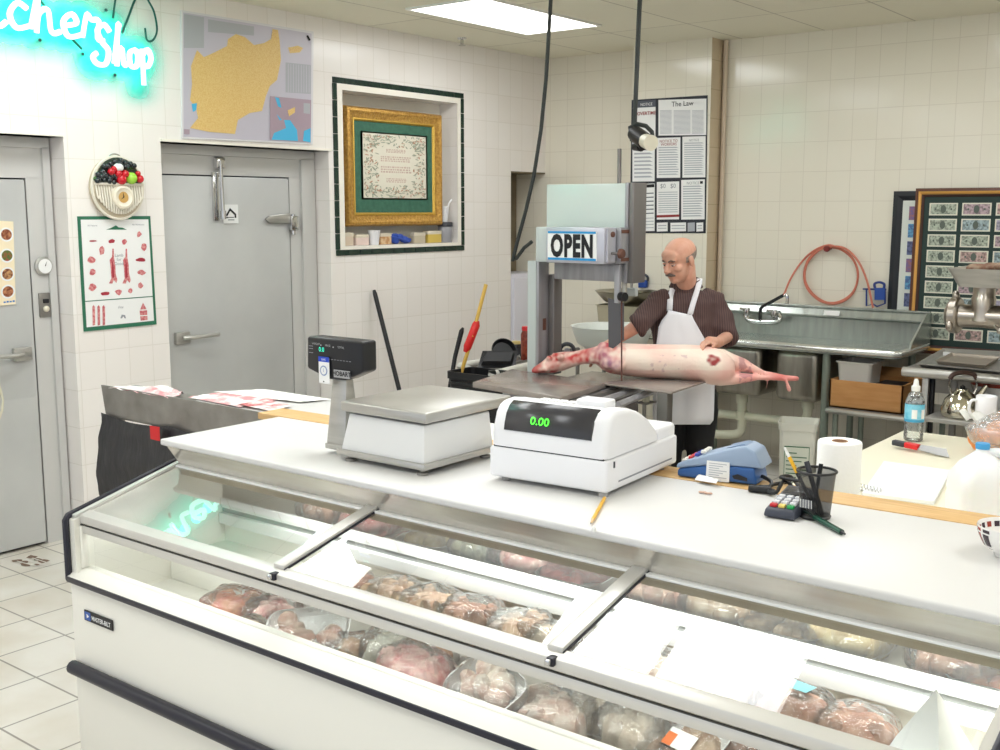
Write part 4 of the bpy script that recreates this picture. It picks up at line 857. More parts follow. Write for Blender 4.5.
b.rings([rrp(.004, .86), rrp(.008, .95), rrp(.02, 1), rrp(RW-.02, 1), rrp(RW-.008, .95), rrp(RW-.004, .86)], REGW); b.build('upper_housing', REGW, REG, smooth=50)
DISP = mat('display_smoke', (58, 57, 60), .22)
dp = [(.0035, .138), (.0075, .157), (.016, .181), (.031, .200), (.05, .209)]
b = MB(); b.M = Mr
def dst(x, dz=0, off=.004): return [(x, y-off*.8, z+off*.5) for y, z in dp]
b.rings([dst(.042, off=-.002), dst(.046), dst(.30), dst(.304, off=-.002)], DISP, cap=False, closed=False); b.build('display_window', DISP, REG, smooth=60)
b = MB(); b.M = Mr; LEDG = mat('led_green', (80, 240, 60), .4, emit=((70, 240, 50), 2.5)); up = V((0, .30, .95)).normalized(); b.text('0.00', (.152, .0015, .162), (1, 0, 0), up, .020, LEDG, width=.055); b.build('digits', LEDG, REG, smooth=0)
b = MB(); b.M = Mr; b.box((.215, .075, .200), (.30, .135, .226), REGW, .006, 3); b.build('printer_cover', REGW, REG)
for i in range(4):
    b = MB(); b.M = Mr; b.box((.105+i*.027, .075, .208), (.128+i*.027, .10, .2155), PAPER, .002); b.build('key', PAPER, REG)
b = MB(); b.M = Mr; b.cbox((RW+.0005, .035, .079), (.004, .006, .016), DARKG, .001); b.box((RW-.001, .06, .03), (RW+.001, .37, .034), INKG); b.build('drawer_edge', INKG, REG)

# ---- blue card terminal on the board
PT = thing('card_terminal', 'blue and grey card terminal with a white slip stuck on its side', 'card terminal', (-1.28, 2.62, CT))
a0 = atz(677, 477, CT); a1 = atz(757, 487, CT); ang = math.atan2(a1.y-a0.y, a1.x-a0.x); Lg = (a1-a0).length; Mp = Matrix.Translation(a0) @ Matrix.Rotation(ang, 4, 'Z')
BLU1 = mat('terminal_blue', (48, 92, 152), .4); BLU2 = mat('terminal_light', (142, 160, 184), .4)
b = MB(); b.M = Mp; b.prism([(.0, 0, .002), (0, 0, .022), (.10, 0, .044), (Lg-.01, 0, .046), (Lg, 0, .004)], (0, .10, 0), BLU1, .006, 3); b.build('lower_shell', BLU1, PT)
b = MB(); b.M = Mp; b.prism([(-.004, .002, .022), (-.004, .002, .034), (.03, .01, .05), (.085, .012, .07), (.15, .012, .093), (Lg-.04, .012, .099), (Lg-.012, .01, .088), (Lg+.012, .006, .046), (.10, 0, .045)], (0, .094, 0), BLU2, .007, 3); b.build('upper_shell', BLU2, PT)
b = MB(); b.M = Mp; b.prism([(.12, .03, .0865), (.16, .03, .1), (Lg-.045, .03, .1015), (Lg-.03, .03, .092)], (0, .06, 0), mat('terminal_lid', (120, 142, 172), .35), .003); b.build('paper_lid', MATS['terminal_lid'], PT)
for i, (m_, n_) in enumerate([((228, 224, 214), 'key_ivory'), ((206, 60, 60), 'key_red'), ((60, 80, 170), 'key_blue'), ((228, 224, 214), 'key_ivory')]):
    for j in range(3):
        b = MB(); b.M = Mp; t_ = .012+i*.017; b.cbox((t_, .026+j*.022, .042+i*.0095), (.012, .016, .008), mat(n_, m_, .4), .002); b.build('key', MATS[n_], PT)
b = MB(); b.M = Mp; q = [(.082, -.002, .055), (.143, -.002, .056), (.143, -.002, .003), (.08, -.002, .003)]; b.prism(q, (0, -.001, 0), PAPER)
for i in range(7): b.face([(.088, -.0035, .05-i*.006), (.136-.01*(i % 3), -.0035, .05-i*.006), (.136-.01*(i % 3), -.0035, .048-i*.006), (.088, -.0035, .048-i*.006)], NG)
b.build('paper_slip', PAPER, PT, smooth=0)
b = MB(); b.M = Mp; b.prism([(.15, -.001, .022), (.165, -.001, .028), (.19, -.001, .02), (.19, -.001, .012), (.155, -.001, .014)], (0, -.001, 0), BLACKP); b.tube(smooth_path([(Lg, .04, .02), (Lg+.03, .02, .014), (Lg+.035, -.01, .008), (Lg+.01, -.02, .006), (Lg+.03, -.05, .007)]), .005, BLACKP, 6); b.build('cable', BLACKP, PT)

# ---- curled receipt slips
b = MB(); p = atz(708, 484, CT)
for k, (dx, dy, rz, L_) in enumerate([(0, 0, -.2, .07), (-.012, .012, -.45, .06)]):
    Mx = Matrix.Translation(p+V((dx, dy, .006))) @ Matrix.Rotation(rz, 4, 'Z'); b.M = Mx
    b.grid(lambda u, v: ((u-.5)*L_, (v-.5)*.022, .009*math.sin(PI*v)+.004*u), 8, 8, PAPER)
b.M = None; tag(b.build('receipt_slip', PAPER), 'curled white receipt slip beside the blue card terminal', 'paper slip')
b = MB(); p = atz(705, 494, CT)
for k in range(4): b.ellip(p+V((-.012+.008*k, .004*(k % 2), .003)), (.007, .005, .003), mat('crumb_pink', (206, 170, 150), .8), 8, 6)
o = remeshed(b, .0015, 2); o.materials.append(MATS['crumb_pink']); tag(link_mesh('paper_scrap', o), 'tiny pinkish scrap on the counter below the receipt slip', 'scrap')

# ---- PIN pad and cable
PP = thing('pin_pad', 'dark grey PIN pad with white, red, yellow and green keys beside the pen cup', 'PIN pad', (-1.02, 2.42, CT))
p0, p1 = atz(762.5, 517, CT), atz(793, 522, CT); ang = math.atan2(p1.y-p0.y, p1.x-p0.x); wd = (p1-p0).length+.004; Mq = Matrix.Translation(p0) @ Matrix.Rotation(ang+R(2), 4, 'Z')
PAD = mat('pinpad_grey', (62, 66, 78), .45)
b = MB(); b.M = Mq; b.hexa([(0, 0, .002), (wd, 0, .002), (wd+.002, .17, .002), (-.002, .17, .002)], [(.004, .004, .022), (wd-.004, .004, .022), (wd-.002, .17, .042), (.002, .17, .042)], PAD, .006, 3); b.build('shell', PAD, PP)
b = MB(); b.M = Mq; b.hexa([(.01, .10, .030), (wd-.01, .10, .030), (wd-.01, .15, .037), (.01, .15, .037)], [(.01, .10, .036), (wd-.01, .10, .036), (wd-.01, .15, .043), (.01, .15, .043)], DISP, .002); b.build('screen', DISP, PP)
KC = {'w': mat('key_white', (226, 226, 230), .4), 'r': mat('key_red2', (206, 40, 48), .4), 'y': mat('key_yellow', (232, 206, 110), .4), 'g': mat('key_green', (36, 160, 84), .4)}
for r_, row in enumerate(('ryg', 'www', 'www', 'www')):
    for c_, ch in enumerate(row):
        b = MB(); b.M = Mq; b.cbox((wd*(.24+.26*c_), .022+r_*.0195, .027+r_*.0023), (wd*.2, .0145, .008), KC[ch], .002); b.build('key', KC[ch], PP)
b = MB(); q = lambda u, v, h=.008: atz(u, v, CT)+V((0, 0, h))
b.tube(smooth_path([q(798, 499), q(785, 492, .03), q(776, 497, .012), q(768, 494), q(772, 488), q(790, 485)]), .005, BLACKP, 8); b.tube(smooth_path([q(800, 492), q(790, 488, .03), q(780, 491, .035), q(800, 497, .04)]), .0045, BLACKP, 8)
tag(b.build('coiled_cable', BLACKP), 'black cable curled behind the PIN pad', 'cable')
b = MB(); b.cyl(q(749, 491.5, .009), q(771, 494, .009), .0095, .0095, BLACKP, 12); b.cyl(q(771, 494, .009), q(775, 494.5, .009), .005, .004, DARKG, 10); tag(b.build('marker', BLACKP), 'black marker lying on the counter left of the PIN pad', 'marker')

# ---- pen cup
MESHM = bpy.data.materials.new('black_wire_mesh'); MESHM.use_nodes = True
nt = MESHM.node_tree; bs = nt.nodes['Principled BSDF']; bs.inputs['Base Color'].default_value = rgb((20, 20, 22)); bs.inputs['Roughness'].default_value = .4; bs.inputs['Alpha'].default_value = .62
pc = atz(815, 517, CT); pc.z = CT
CUP = thing('pen_cup', 'black wire mesh pen cup on the counter beside the PIN pad', 'pen cup', pc)
b = MB(); b.rings([[pc+V((r*math.cos(2*PI*j/28), r*math.sin(2*PI*j/28), h)) for j in range(28)] for r, h in ((.033, .003), (.043, .108))], MESHM, cap=False); b.build('mesh_wall', MESHM, CUP)
b = MB(); b.tube([pc+V((.0435*math.cos(2*PI*j/32), .0435*math.sin(2*PI*j/32), .109)) for j in range(32)], .0032, BLACKP, 8, loop=True); b.build('rim', BLACKP, CUP)
b = MB(); b.lathe([(0, 0), (.034, 0), (.036, .005), (.033, .008), (0, .008)], pc, BLACKP); b.build('base', BLACKP, CUP)
b = MB(); q = Sheet(pc+V((-.022, -.038, .05)), pc+V((.012, -.0405, .05)), pc+V((.012, -.0385, .028)), pc+V((-.022, -.037, .028)))
for i in range(9): q.rect(.04+i*.1, .05, .09+i*.1, .95, PAPER if i % 2 == 0 else INKG, .003)
q.mb.build('bar_code_tag', PAPER, CUP, smooth=0); b.bm.free()
def pen(name, label, cat, a, c, r, parts):
    t = thing(name, label, cat, a); d = (V(c)-V(a))
    for nm, t0, t1, k0, k1, m_ in parts:
        b = MB(); b.cyl(V(a)+d*t0, V(a)+d*t1, r*k0, r*k1, m_, 12); b.build(nm, m_, t)
    return t
PY = mat('pencil_yellow', (234, 178, 36), .4); LW = mat('sharpened_wood', (222, 186, 140), .6)
pen('pen', 'black and yellow pen with a white end leaning out of the pen cup', 'pen', pc+V((.005, .0, .009)), atd(784.5, 447.5, (pc+V((-.02, .01, .1))-CAM).dot(FWD)), .0045, [('barrel', 0, .62, 1, 1, BLACKP), ('grip', .62, .86, 1, 1, PY), ('clear_end', .86, 1, .9, .6, WHITE)])
pen('pen', 'thick black pen standing to the right inside the pen cup', 'pen', pc+V((.018, -.004, .009)), pc+V((-.03, .01, .125)), .006, [('barrel', 0, .8, 1, 1, BLACKP), ('cap', .8, 1, 1.15, 1.0, DARKG)])
pen('pen', 'dark grey pen standing upright at the back of the pen cup', 'pen', pc+V((-.01, .012, .009)), pc+V((-.002, .028, .12)), .0045, [('barrel', 0, .75, 1, 1, DARKG), ('cap', .75, 1, 1.2, 1.1, BLACKP)])
GP = mat('pen_green', (22, 70, 54), .25)
pa, pb = atz(801, 513, CT)+V((0, 0, .0075)), atz(845, 536.5, CT)+V((0, 0, .0055))
pen('pen', 'dark green pen lying on the counter in front of the pen cup', 'pen', pa, pb, .0068, [('barrel', 0, .55, .9, 1, GP), ('cap', .55, .93, 1.05, .95, GP), ('tip', .93, 1, .7, .3, BLACKP)])
pa, pb = atz(604.5, 500, CT)+V((0, 0, .0048)), atz(590.5, 526, CT)+V((0, 0, .0048))
pen('pencil', 'yellow pencil lying on the counter at the front foot of the cash register', 'pencil', pa, pb, .0042, [('barrel', 0, .86, 1, 1, PY), ('sharpened_tip', .86, .97, 1, .35, LW), ('lead', .97, 1, .35, .1, INK)])
b = MB(); p = atz(594, 531, CT); b.lathe([(0, 0), (.006, 0), (.006, .004), (.003, .01), (0, .011)], p, WHITE, 12); tag(b.build('plastic_stopper', WHITE), 'tiny clear stopper on the counter below the pencil', 'stopper')

# ---- bowl at the right edge
BW = thing('bowl', 'patterned porcelain bowl with a red and black band at the right edge of the counter', 'bowl', (0, 0, CT)); bc = atz(1010, 556, CT); bc.z = CT; BW.location = bc; ROOT[BW.name] = bc
PORC = mat('porcelain', (240, 238, 234), .15, coat=.4); PRED = mat('glaze_red', (158, 62, 48), .2); PBLK = mat('glaze_black', (58, 46, 54), .2)
prof_o = [(.0, 0), (.03, 0), (.032, .008), (.052, .022), (.063, .045), (.066, .062)]
b = MB(); b.lathe(prof_o+[(.0655, .064), (.062, .06), (.059, .045), (.048, .026), (.0, .014)], bc, PORC, 40); b.build('bowl_body', PORC, BW, smooth=60)
b = MB()
for j in range(16):
    for (i0, i1, lo, hi, mm) in ((.0, .78, .018, .05, (PBLK, PRED)[j % 2] if j % 4 < 3 else PORC), (.1, .9, .0535, .0605, (PRED, PBLK, PORC)[j % 3])):
        a0, a1 = 2*PI*(j+i0*.9+.05)/16, 2*PI*(j+i1*.9+.05)/16
        def rad(z):
            for (r0, z0), (r1, z1) in zip(prof_o[1:], prof_o[2:]):
                if z0 <= z <= z1: return r0+(r1-r0)*(z-z0)/(z1-z0)+.0006
            return .066
        rs = [[bc+V((rad(z)*math.cos(a), rad(z)*math.sin(a), z)) for a in [a0+(a1-a0)*k/4 for k in range(5)]] for z in [lo+(hi-lo)*k/4 for k in range(5)]]
        b.rings(rs, mm, cap=False, closed=False)
for j in range(20):
    a0, a1 = 2*PI*j/20, 2*PI*(j+.6)/20
    b.rings([[bc+V((r_*math.cos(a), r_*math.sin(a), z)) for a in [a0+(a1-a0)*k/3 for k in range(4)]] for r_, z in ((.0605, .057), (.058, .046))], (PRED, PBLK)[j % 2], cap=False, closed=False)
b.build('glaze_pattern', PRED, BW, smooth=60)
# ================================================================ BEHIND THE COUNTER, LEFT
T_Y = 2.74
q0, q1 = aty(101, 385, T_Y), aty(106, 416, T_Y)
LT = thing('side_table', 'white-topped table with a steel side panel, left of the counter', 'table', (q0.x, T_Y, 0))
LTZ = q0.z-.012
tcx = atz(266, 389, LTZ); b = MB(); b.box((tcx.x, T_Y+.012, LTZ-.035), (-2.10, tcx.y, LTZ), CW, .004); b.build('table_top', CW, LT)
b = MB(); b.box((q0.x+.01, T_Y+.012, LTZ-.03), (tcx.x, T_Y+.17, LTZ-.008), STEELD); b.build('side_ledge', STEELD, LT, smooth=0)
b = MB(); b.hexa([(q1.x, T_Y, q1.z), (-2.9, T_Y, q1.z-.005), (-2.9, T_Y+.01, q1.z-.005), (q1.x, T_Y+.01, q1.z)], [(q0.x, T_Y, q0.z), (-2.9, T_Y, q0.z-.002), (-2.9, T_Y+.01, q0.z-.002), (q0.x, T_Y+.01, q0.z)], STEELD); b.build('side_panel', STEELD, LT, smooth=0)
for x, y in ((q0.x+.06, T_Y+.05), (tcx.x+.05, tcx.y-.05), (-2.95, T_Y+.05), (-2.2, tcx.y-.05)):
    b = MB(); b.cyl((x, y, 0), (x, y, LTZ-.03), .02, m=STEELD); b.build('leg', STEELD, LT)
# meat papers on the table
BLOOD = mat('stained_paper', (246, 242, 240), .7, noise=(11, .44, .58), col2=(214, 150, 154)); BLOODC = mat('clean_paper', (248, 246, 240), .7)
def paper(label, px, m, wav=.006, z=LTZ+.002):
    q = [atz(u, v, z+.004) for u, v in px]; b = MB()
    b.grid(lambda u, v: lerp(lerp(q[0], q[1], u), lerp(q[3], q[2], u), v)+V((0, 0, -.001+wav*abs(mnoise.noise(V((u*4, v*4, px[0][0])))))), 14, 8, m)
    return tag(b.build('butcher_paper', m), label, 'butcher paper', 'butcher papers on the side table')
paper('crumpled stained sheet at the far left end of the side table', [(108, 388), (168, 398), (184, 394), (166, 386)], BLOOD, .03)
paper('sheet with pink meat stains in the middle of the side table', [(188, 397), (240, 407), (286, 398), (225, 391)], BLOOD)
paper('clean white sheet at the rear corner of the side table', [(212, 391.5), (300, 402), (330, 399), (264, 389)], BLOODC, .004, LTZ+.004)
paper('red-stained sheet beside the wooden board on the side table', [(238, 404), (272, 411), (292, 405), (262, 399)], mat('red_stained_paper', (244, 238, 234), .7, noise=(12, .40, .54), col2=(196, 104, 108)), .004, LTZ+.007)
# black bag and red tape
b = MB(); a, c = aty(100.5, 412.5, T_Y-.02), aty(172, 428, T_Y-.02); bl = aty(110, 520, T_Y-.02); BAG = mat('black_bag', (36, 36, 40), .28, bump=(11, 1.0, (1, 1, .35)))
b.grid(lambda u, v: V((lerp(a.x, -2.95, u)+.01*math.sin(7*v), T_Y-.018-.03*math.sin(PI*min(1, v*1.1))-.012*math.sin(u*17+3*v)*v-.012*mnoise.noise(V((u*6, v*7, 2))), lerp(a.z-.0, .38, v)-.02*abs(math.sin(u*9))*(1-v))), 44, 24, BAG)
b.build_done = None
tag(b.build('garbage_bag', BAG), 'black plastic bag hanging under the steel panel of the side table', 'bag')
b = MB(); q = [aty(u, v, T_Y-.062) for u, v in [(150, 425.5), (159.5, 427), (160, 441), (151, 439)]]; b.prism(q, (0, -.002, 0), mat('red_tape', (206, 30, 34), .5)); tag(b.build('red_tape', MATS['red_tape']), 'short strip of red tape on the black bag under the side table', 'tape')

# ================================================================ RIGHT REAR TABLE
RZ = .90
RT = thing('prep_table', 'cream prep table behind the right half of the counter, carrying the water bottle and knife', 'table', (-1.43, 2.74, 0))
CRT = mat('cream_cutting_top', (243, 237, 214), .4)
b = MB(); b.box((-1.435, 2.70, RZ-.04), (.4, 4.56, RZ), CRT, .005); b.build('table_top', CRT, RT)
for x, y in ((-1.38, 2.76), (-1.38, 4.5), (.34, 2.76), (.34, 4.5)):
    b = MB(); b.cyl((x, y, 0), (x, y, RZ-.04), .022, m=STEELD); b.build('leg', STEELD, RT)
b = MB(); b.box((-1.40, 2.75, .30), (.36, 4.5, .33), STEELD); b.build('lower_shelf', STEELD, RT, smooth=0)
# paper roll
pr = V((atz(840, 441, 1.165).x, 0, 0)); c = atd(840, 441, 2.98); c.z = RZ
RL = thing('paper_towel_roll', 'standing white paper towel roll behind the wooden board', 'paper roll', c)
TOW = mat('towel_paper', (246, 246, 244), .9, bump=(80, .15)); CARD = mat('cardboard_core', (178, 140, 110), .8)
zt = atd(840, 441, 2.98).z-RZ
b = MB(); b.lathe([(.022, .002), (.056, .001), (.0585, .004), (.0585, zt-.004), (.056, zt), (.022, zt), (.021, zt-.03), (.021, .03), (.022, .002)], c, TOW, 40); b.build('paper_layers', TOW, RL)
b = MB(); b.lathe([(.019, .004), (.0215, .004), (.0215, zt+.001), (.019, zt+.001), (.019, .004)], c, CARD); b.build('core', CARD, RL)
# water bottle
c = atz(913, 440.5, RZ); c.z = RZ+.001
WB = thing('water_bottle', 'clear plastic water bottle with a blue label and white squeeze cap on the prep table', 'bottle', c)
PET = glass_mat('clear_pet', (246, 250, 250), film=.14, ior=1.5, boost=1.5, bump=(30, .2), rough=.03)
b = MB(); b.lathe([(0, 0), (.033, 0), (.037, .006), (.037, .03), (.0355, .034), (.037, .038), (.037, .14), (.034, .165), (.024, .188), (.014, .198), (.014, .205), (0, .205)], c, PET, 32); b.build('bottle_body', PET, WB, smooth=60)
b = MB(); b.lathe([(.0376, .078), (.0376, .148)], c, mat('label_blue', (98, 190, 220), .4, noise=(30, .4, .6), col2=(150, 214, 234)), 32); b.lathe([(.0378, .078), (.0378, .088)], c, mat('label_band', (70, 160, 200), .4), 32)
for a0 in (-1.2, -.2): b.rings([[c+V((.0381*math.cos(a), .0381*math.sin(a), z)) for a in [a0+.09*k-.35 for k in range(7)]] for z in (.092, .128)], PAPER, cap=False, closed=False)
b.build('label', MATS['label_blue'], WB)
b = MB(); b.lathe([(0, .198), (.016, .198), (.017, .203), (.017, .217), (.011, .222), (.009, .238), (.006, .246), (0, .247)], c, WHITE, 20); b.build('squeeze_cap', WHITE, WB)
b = MB(); b.lathe([(.0355, .150), (.035, .160), (.028, .18)], c, mat('wet_dark', (70, 76, 80), .2, noise=(60, .45, .55), col2=(210, 216, 220), alpha=.5), 24); b.build('shoulder_droplets', MATS['wet_dark'], WB)
# knife
k0, k1 = atz(893, 447.5, RZ)+V((0, 0, .011)), atz(950.5, 458, RZ)+V((0, 0, .004)); d = (k1-k0); n = V((-d.y, d.x, 0)).normalized()
KN = thing('knife', 'butcher knife with a black and red handle lying on the prep table', 'knife', k0)
def kb(t0, t1, w0, w1, h, m, nm):
    b = MB(); b.hexa([k0+d*t0-n*w0, k0+d*t1-n*w1, k0+d*t1+n*w1, k0+d*t0+n*w0], [k0+d*t0-n*w0+V((0, 0, h)), k0+d*t1-n*w1+V((0, 0, h)), k0+d*t1+n*w1+V((0, 0, h)), k0+d*t0+n*w0+V((0, 0, h))], m, .004 if h > .005 else 0); b.build(nm, m, KN)
kb(0, .22, .013, .014, .02, DARKG, 'handle'); kb(.22, .46, .0135, .0145, .021, mat('knife_red', (214, 40, 42), .4), 'grip_sleeve')
b = MB(); P_ = lambda t, w, h=.010: k0+d*t+n*w+V((0, 0, h+w*.55)); b.prism([P_(.46, -.012), P_(.86, -.018), P_(1.02, -.018), P_(.88, .018), P_(.46, .012)], (0, 0, .003), mat('knife_blade', (158, 158, 158), .35, .6)); b.build('blade', MATS['knife_blade'], KN)
# paper pad
b = MB(); q = [atz(u, v, RZ+.012) for u, v in [(862, 492.5), (934, 501.5), (951, 470), (884, 461)]]; b.prism([p-V((0, 0, .011)) for p in q], (0, 0, .011), PAPER)
for i in range(9):
    t0 = .12+i*.09; b.face([lerp(lerp(q[0], q[3], t0), lerp(q[1], q[2], t0), u)+V((0, 0, .001)) for u in (.06, .94)]+[lerp(lerp(q[0], q[3], t0+.008), lerp(q[1], q[2], t0+.008), u)+V((0, 0, .001)) for u in (.94, .06)], mat('faint_rule', (218, 220, 226), .8))
tag(b.build('paper_pad', PAPER, smooth=0), 'white ruled paper pad on the prep table below the knife', 'paper pad')
b = MB(); p = atz(866, 492, RZ)
for i in range(7): b.tube([p+V((-.02+.012*i, -.004*i+.01*math.sin(a), .014+.011*math.cos(a))) for a in [2*PI*k/10 for k in range(10)]], .0018, CHROME, 6, loop=True)
b.tube([p+V((-.025, .002, .004)), p+V((.06, -.026, .004))], .003, CHROME, 6)
tag(b.build('wire_coil', CHROME), 'short coil of shiny wire at the near left corner of the paper pad', 'wire coil')
# gallon jug
D_ = 3.1; cpos = atd(983, 443, D_); jz = RZ+.001; c = V((cpos.x, cpos.y, jz)); Hj = cpos.z-jz
JG = thing('milk_jug', 'translucent white gallon jug with a blue cap at the right edge, on the prep table', 'jug', c)
HDPE = mat('milky_hdpe', (240, 240, 242), .35, sss=.3)
b = MB(); Mj = Matrix.Translation(c) @ Matrix.Rotation(R(215), 4, 'Z'); b.M = Mj; secs = []
for w, z, r in [(.02, 0, .01), (.142, 0, .03), (.152, .008, .03), (.154, .10, .03), (.150, .112, .03), (.154, .124, .03), (.150, .165, .035), (.115, .205, .045), (.062, .232, .03), (.036, .243, .0175), (.034, .255, .0168)]:
    zz = z*(Hj-.012)/.255; secs.append([(x, y, zz) for x, y in rrect(w, w, min(r, w*.49))])
b.rings(secs, HDPE); b.build('jug_body', HDPE, JG, smooth=60)
b = MB(); b.M = Mj; b.tube(smooth_path([(-.015, 0, Hj-.03), (-.05, 0, Hj-.03), (-.072, 0, Hj-.06), (-.07, 0, Hj-.11)]), .014, HDPE, 10); b.build('jug_handle', HDPE, JG)
b = MB(); b.lathe([(.0, Hj-.016), (.019, Hj-.016), (.0195, Hj-.004), (.018, Hj), (0, Hj)], c, mat('cap_blue', (70, 160, 220), .35), 24); b.build('cap', MATS['cap_blue'], JG)
# bag of oranges
c = atz(1004, 456, RZ); c.z = RZ+.001; c = V((c.x, c.y, c.z))
OG = thing('orange_bag', 'clear plastic bag of oranges behind the milk jug at the right edge', 'bag', c)
ORN = mat('orange_peel', (232, 140, 60), .45, bump=(150, .3))
for k, (dx, dy, dz) in enumerate([(-.08, .0, .04), (.0, -.03, .04), (.06, .02, .04), (-.03, .05, .04), (-.03, .0, .09), (.035, .01, .095), (-.1, .03, .05)]):
    b = MB(); b.ellip(c+V((dx, dy, dz)), (.04, .04, .038), ORN, 16, 12); b.build('orange', ORN, OG)
b = MB(); secs = []
for i in range(13):
    t_ = i/12; r_ = .125*math.sin(PI*min(1, .12+t_*.62))**.8*(1 if t_ < .6 else 1-(t_-.6)*1.9) ; z = .165*t_
    secs.append([c+V((-.01+(r_+.006*mnoise.noise(V((a*2, t_*6, 1))))*math.cos(a)*1.05, r_*math.sin(a)*.8, z)) for a in [2*PI*j/26 for j in range(26)]])
b.rings(secs, glass_mat('bag_film', (250, 250, 250), film=.28, bump=(24, .8), boost=1.5, rough=.08), cap=False)
b.build('plastic', MATS['bag_film'], OG, smooth=60)
b = MB(); p = c+V((-.09, 0, .115)); b.grid(lambda u, v: p+V(((u-.5)*.1*(1-.0*v)-.03*v, .02*math.sin(9*u), .0+v*.035+.008*math.sin(12*u))), 12, 4, WHITE); b.build('tied_end', WHITE, OG)
# grey box with mug
bx = atz(979, 441, RZ); bz1 = .075
b = MB(); b.box((bx.x-.02, bx.y, RZ+.001), (bx.x+.34, bx.y+.2, RZ+bz1), mat('grey_card_box', (172, 168, 166), .6), .004)
t = thing('storage_box', 'low grey box on the back edge of the prep table, under the white mug', 'box', (bx.x, bx.y, RZ+.001)); b.build('box_body', MATS['grey_card_box'], t)
b = MB(); b.box((bx.x-.024, bx.y-.004, RZ+bz1), (bx.x+.344, bx.y+.204, RZ+bz1+.012), MATS['grey_card_box'], .003); b.build('lid', MATS['grey_card_box'], t)
mz = RZ+bz1+.013; c = atz(985, 421.5, mz); c.z = mz
MG = thing('mug', 'white ceramic mug standing on the low grey box at the right edge', 'mug', c)
b = MB(); b.lathe([(0, 0), (.032, 0), (.036, .004), (.038, .02), (.0385, .10), (.037, .102), (.0355, .1), (.034, .01), (0, .008)], c, WCUP, 28); b.build('mug_body', WCUP, MG)
b = MB(); b.tube(smooth_path([c+RGT*-.036+V((0, 0, .085)), c+RGT*-.058+V((0, 0, .082)), c+RGT*-.066+V((0, 0, .055)), c+RGT*-.056+V((0, 0, .028)), c+RGT*-.036+V((0, 0, .022))]), .006, WCUP, 8); b.build('handle', WCUP, MG)

# ================================================================ SINK
SK = thing('triple_sink', 'long stainless steel sink with backsplash along the back wall', 'sink', (-2.9, 7.1, 0))
SS = mat('sink_steel', (188, 194, 188), .26, .65, noise=(4, .3, .75, (8, 1, 1)), col2=(166, 172, 166)); SY = 6.82
sx0, sx1 = -3.755, aty(930, 312, 7.40).x
bt = 1.14; rim = .92
b = MB(); b.box((sx0, 7.40, rim-.02), (sx1, 7.415, bt), SS); b.box((sx0, 7.385, bt-.008), (sx1, 7.425, bt+.006), SS, .003); b.box((sx0, 7.36, 1.075), (sx1, 7.41, 1.083), SS); b.prism([(sx0, 7.40, bt-.005), (sx0, 7.365, 1.078), (sx0, 7.40, 1.06)], (sx1-sx0, 0, 0), SS); b.build('backsplash', SS, SK, smooth=0)
fx1 = aty(898, 353, SY).x
b = MB(); poly = [(sx0, SY), (fx1-.02, SY), (fx1+.005, SY+.03), (sx1, 7.40), (sx0, 7.40)]
b.prism([(x, y, rim-.03) for x, y in poly], (0, 0, .03), SS); b.build('deck', SS, SK, smooth=0)
b = MB(); b.tube([(sx0, SY, rim), (fx1-.03, SY, rim), (fx1, SY+.015, rim), (sx1-.0, 7.38, rim+.004)], .022, mat('sink_rim', (222, 224, 220), .22, .8), 10); b.build('rolled_rim', MATS['sink_rim'], SK)
b = MB(); b.prism([(sx1+.001, 7.0, rim+.001), (sx1+.001, 7.40, rim+.001), (sx1+.001, 7.40, bt), (sx1+.001, 7.30, bt), (sx1+.001, 7.02, rim+.05)], (.012, 0, 0), SS); b.build('end_splash', SS, SK, smooth=0)
BOWLM = mat('bowl_steel', (170, 166, 156), .32, 1, noise=(3, .3, .75, (6, 6, 1)), col2=(138, 134, 126))
for u0, u1 in ((735, 760), (774, 818)):
    a, c = aty(u0, 380, SY+.06), aty(u1, 380, SY+.06); zb = aty(796, 402, SY+.06).z
    b = MB(); b.box((a.x if u0 > 740 else a.x-.22, SY+.06, zb), (c.x, SY+.52, rim-.03), BOWLM, .05, 4); b.build('bowl', BOWLM, SK, smooth=60)
for u in (825,):
    p = aty(u, 400, SY+.05); b = MB(); b.cyl((p.x, SY+.05, 0), (p.x, SY+.05, rim-.03), .026, m=mat('galvanised', (140, 150, 140), .45, .6)); b.build('leg', MATS['galvanised'], SK)
for x, y in ((sx1-.08, 7.34), (-3.7, 7.34), (p.x, 7.34)):
    b = MB(); b.cyl((x, y, 0), (x, y, rim-.03), .022, m=MATS['galvanised']); b.build('leg', MATS['galvanised'], SK)
p = aty(835, 315.5, 7.36); b = MB(); lp = aty(832, 313, 7.355); b.hexa([lp+V((-.055, -.012, -.016)), lp+V((.055, -.012, -.016)), lp+V((.055, -.010, -.016)), lp+V((-.055, -.010, -.016))], [lp+V((-.055, -.0, .016)), lp+V((.055, -.0, .016)), lp+V((.055, .002, .016)), lp+V((-.055, .002, .016))], PAPER); b.build('sticker', PAPER, SK, smooth=0)
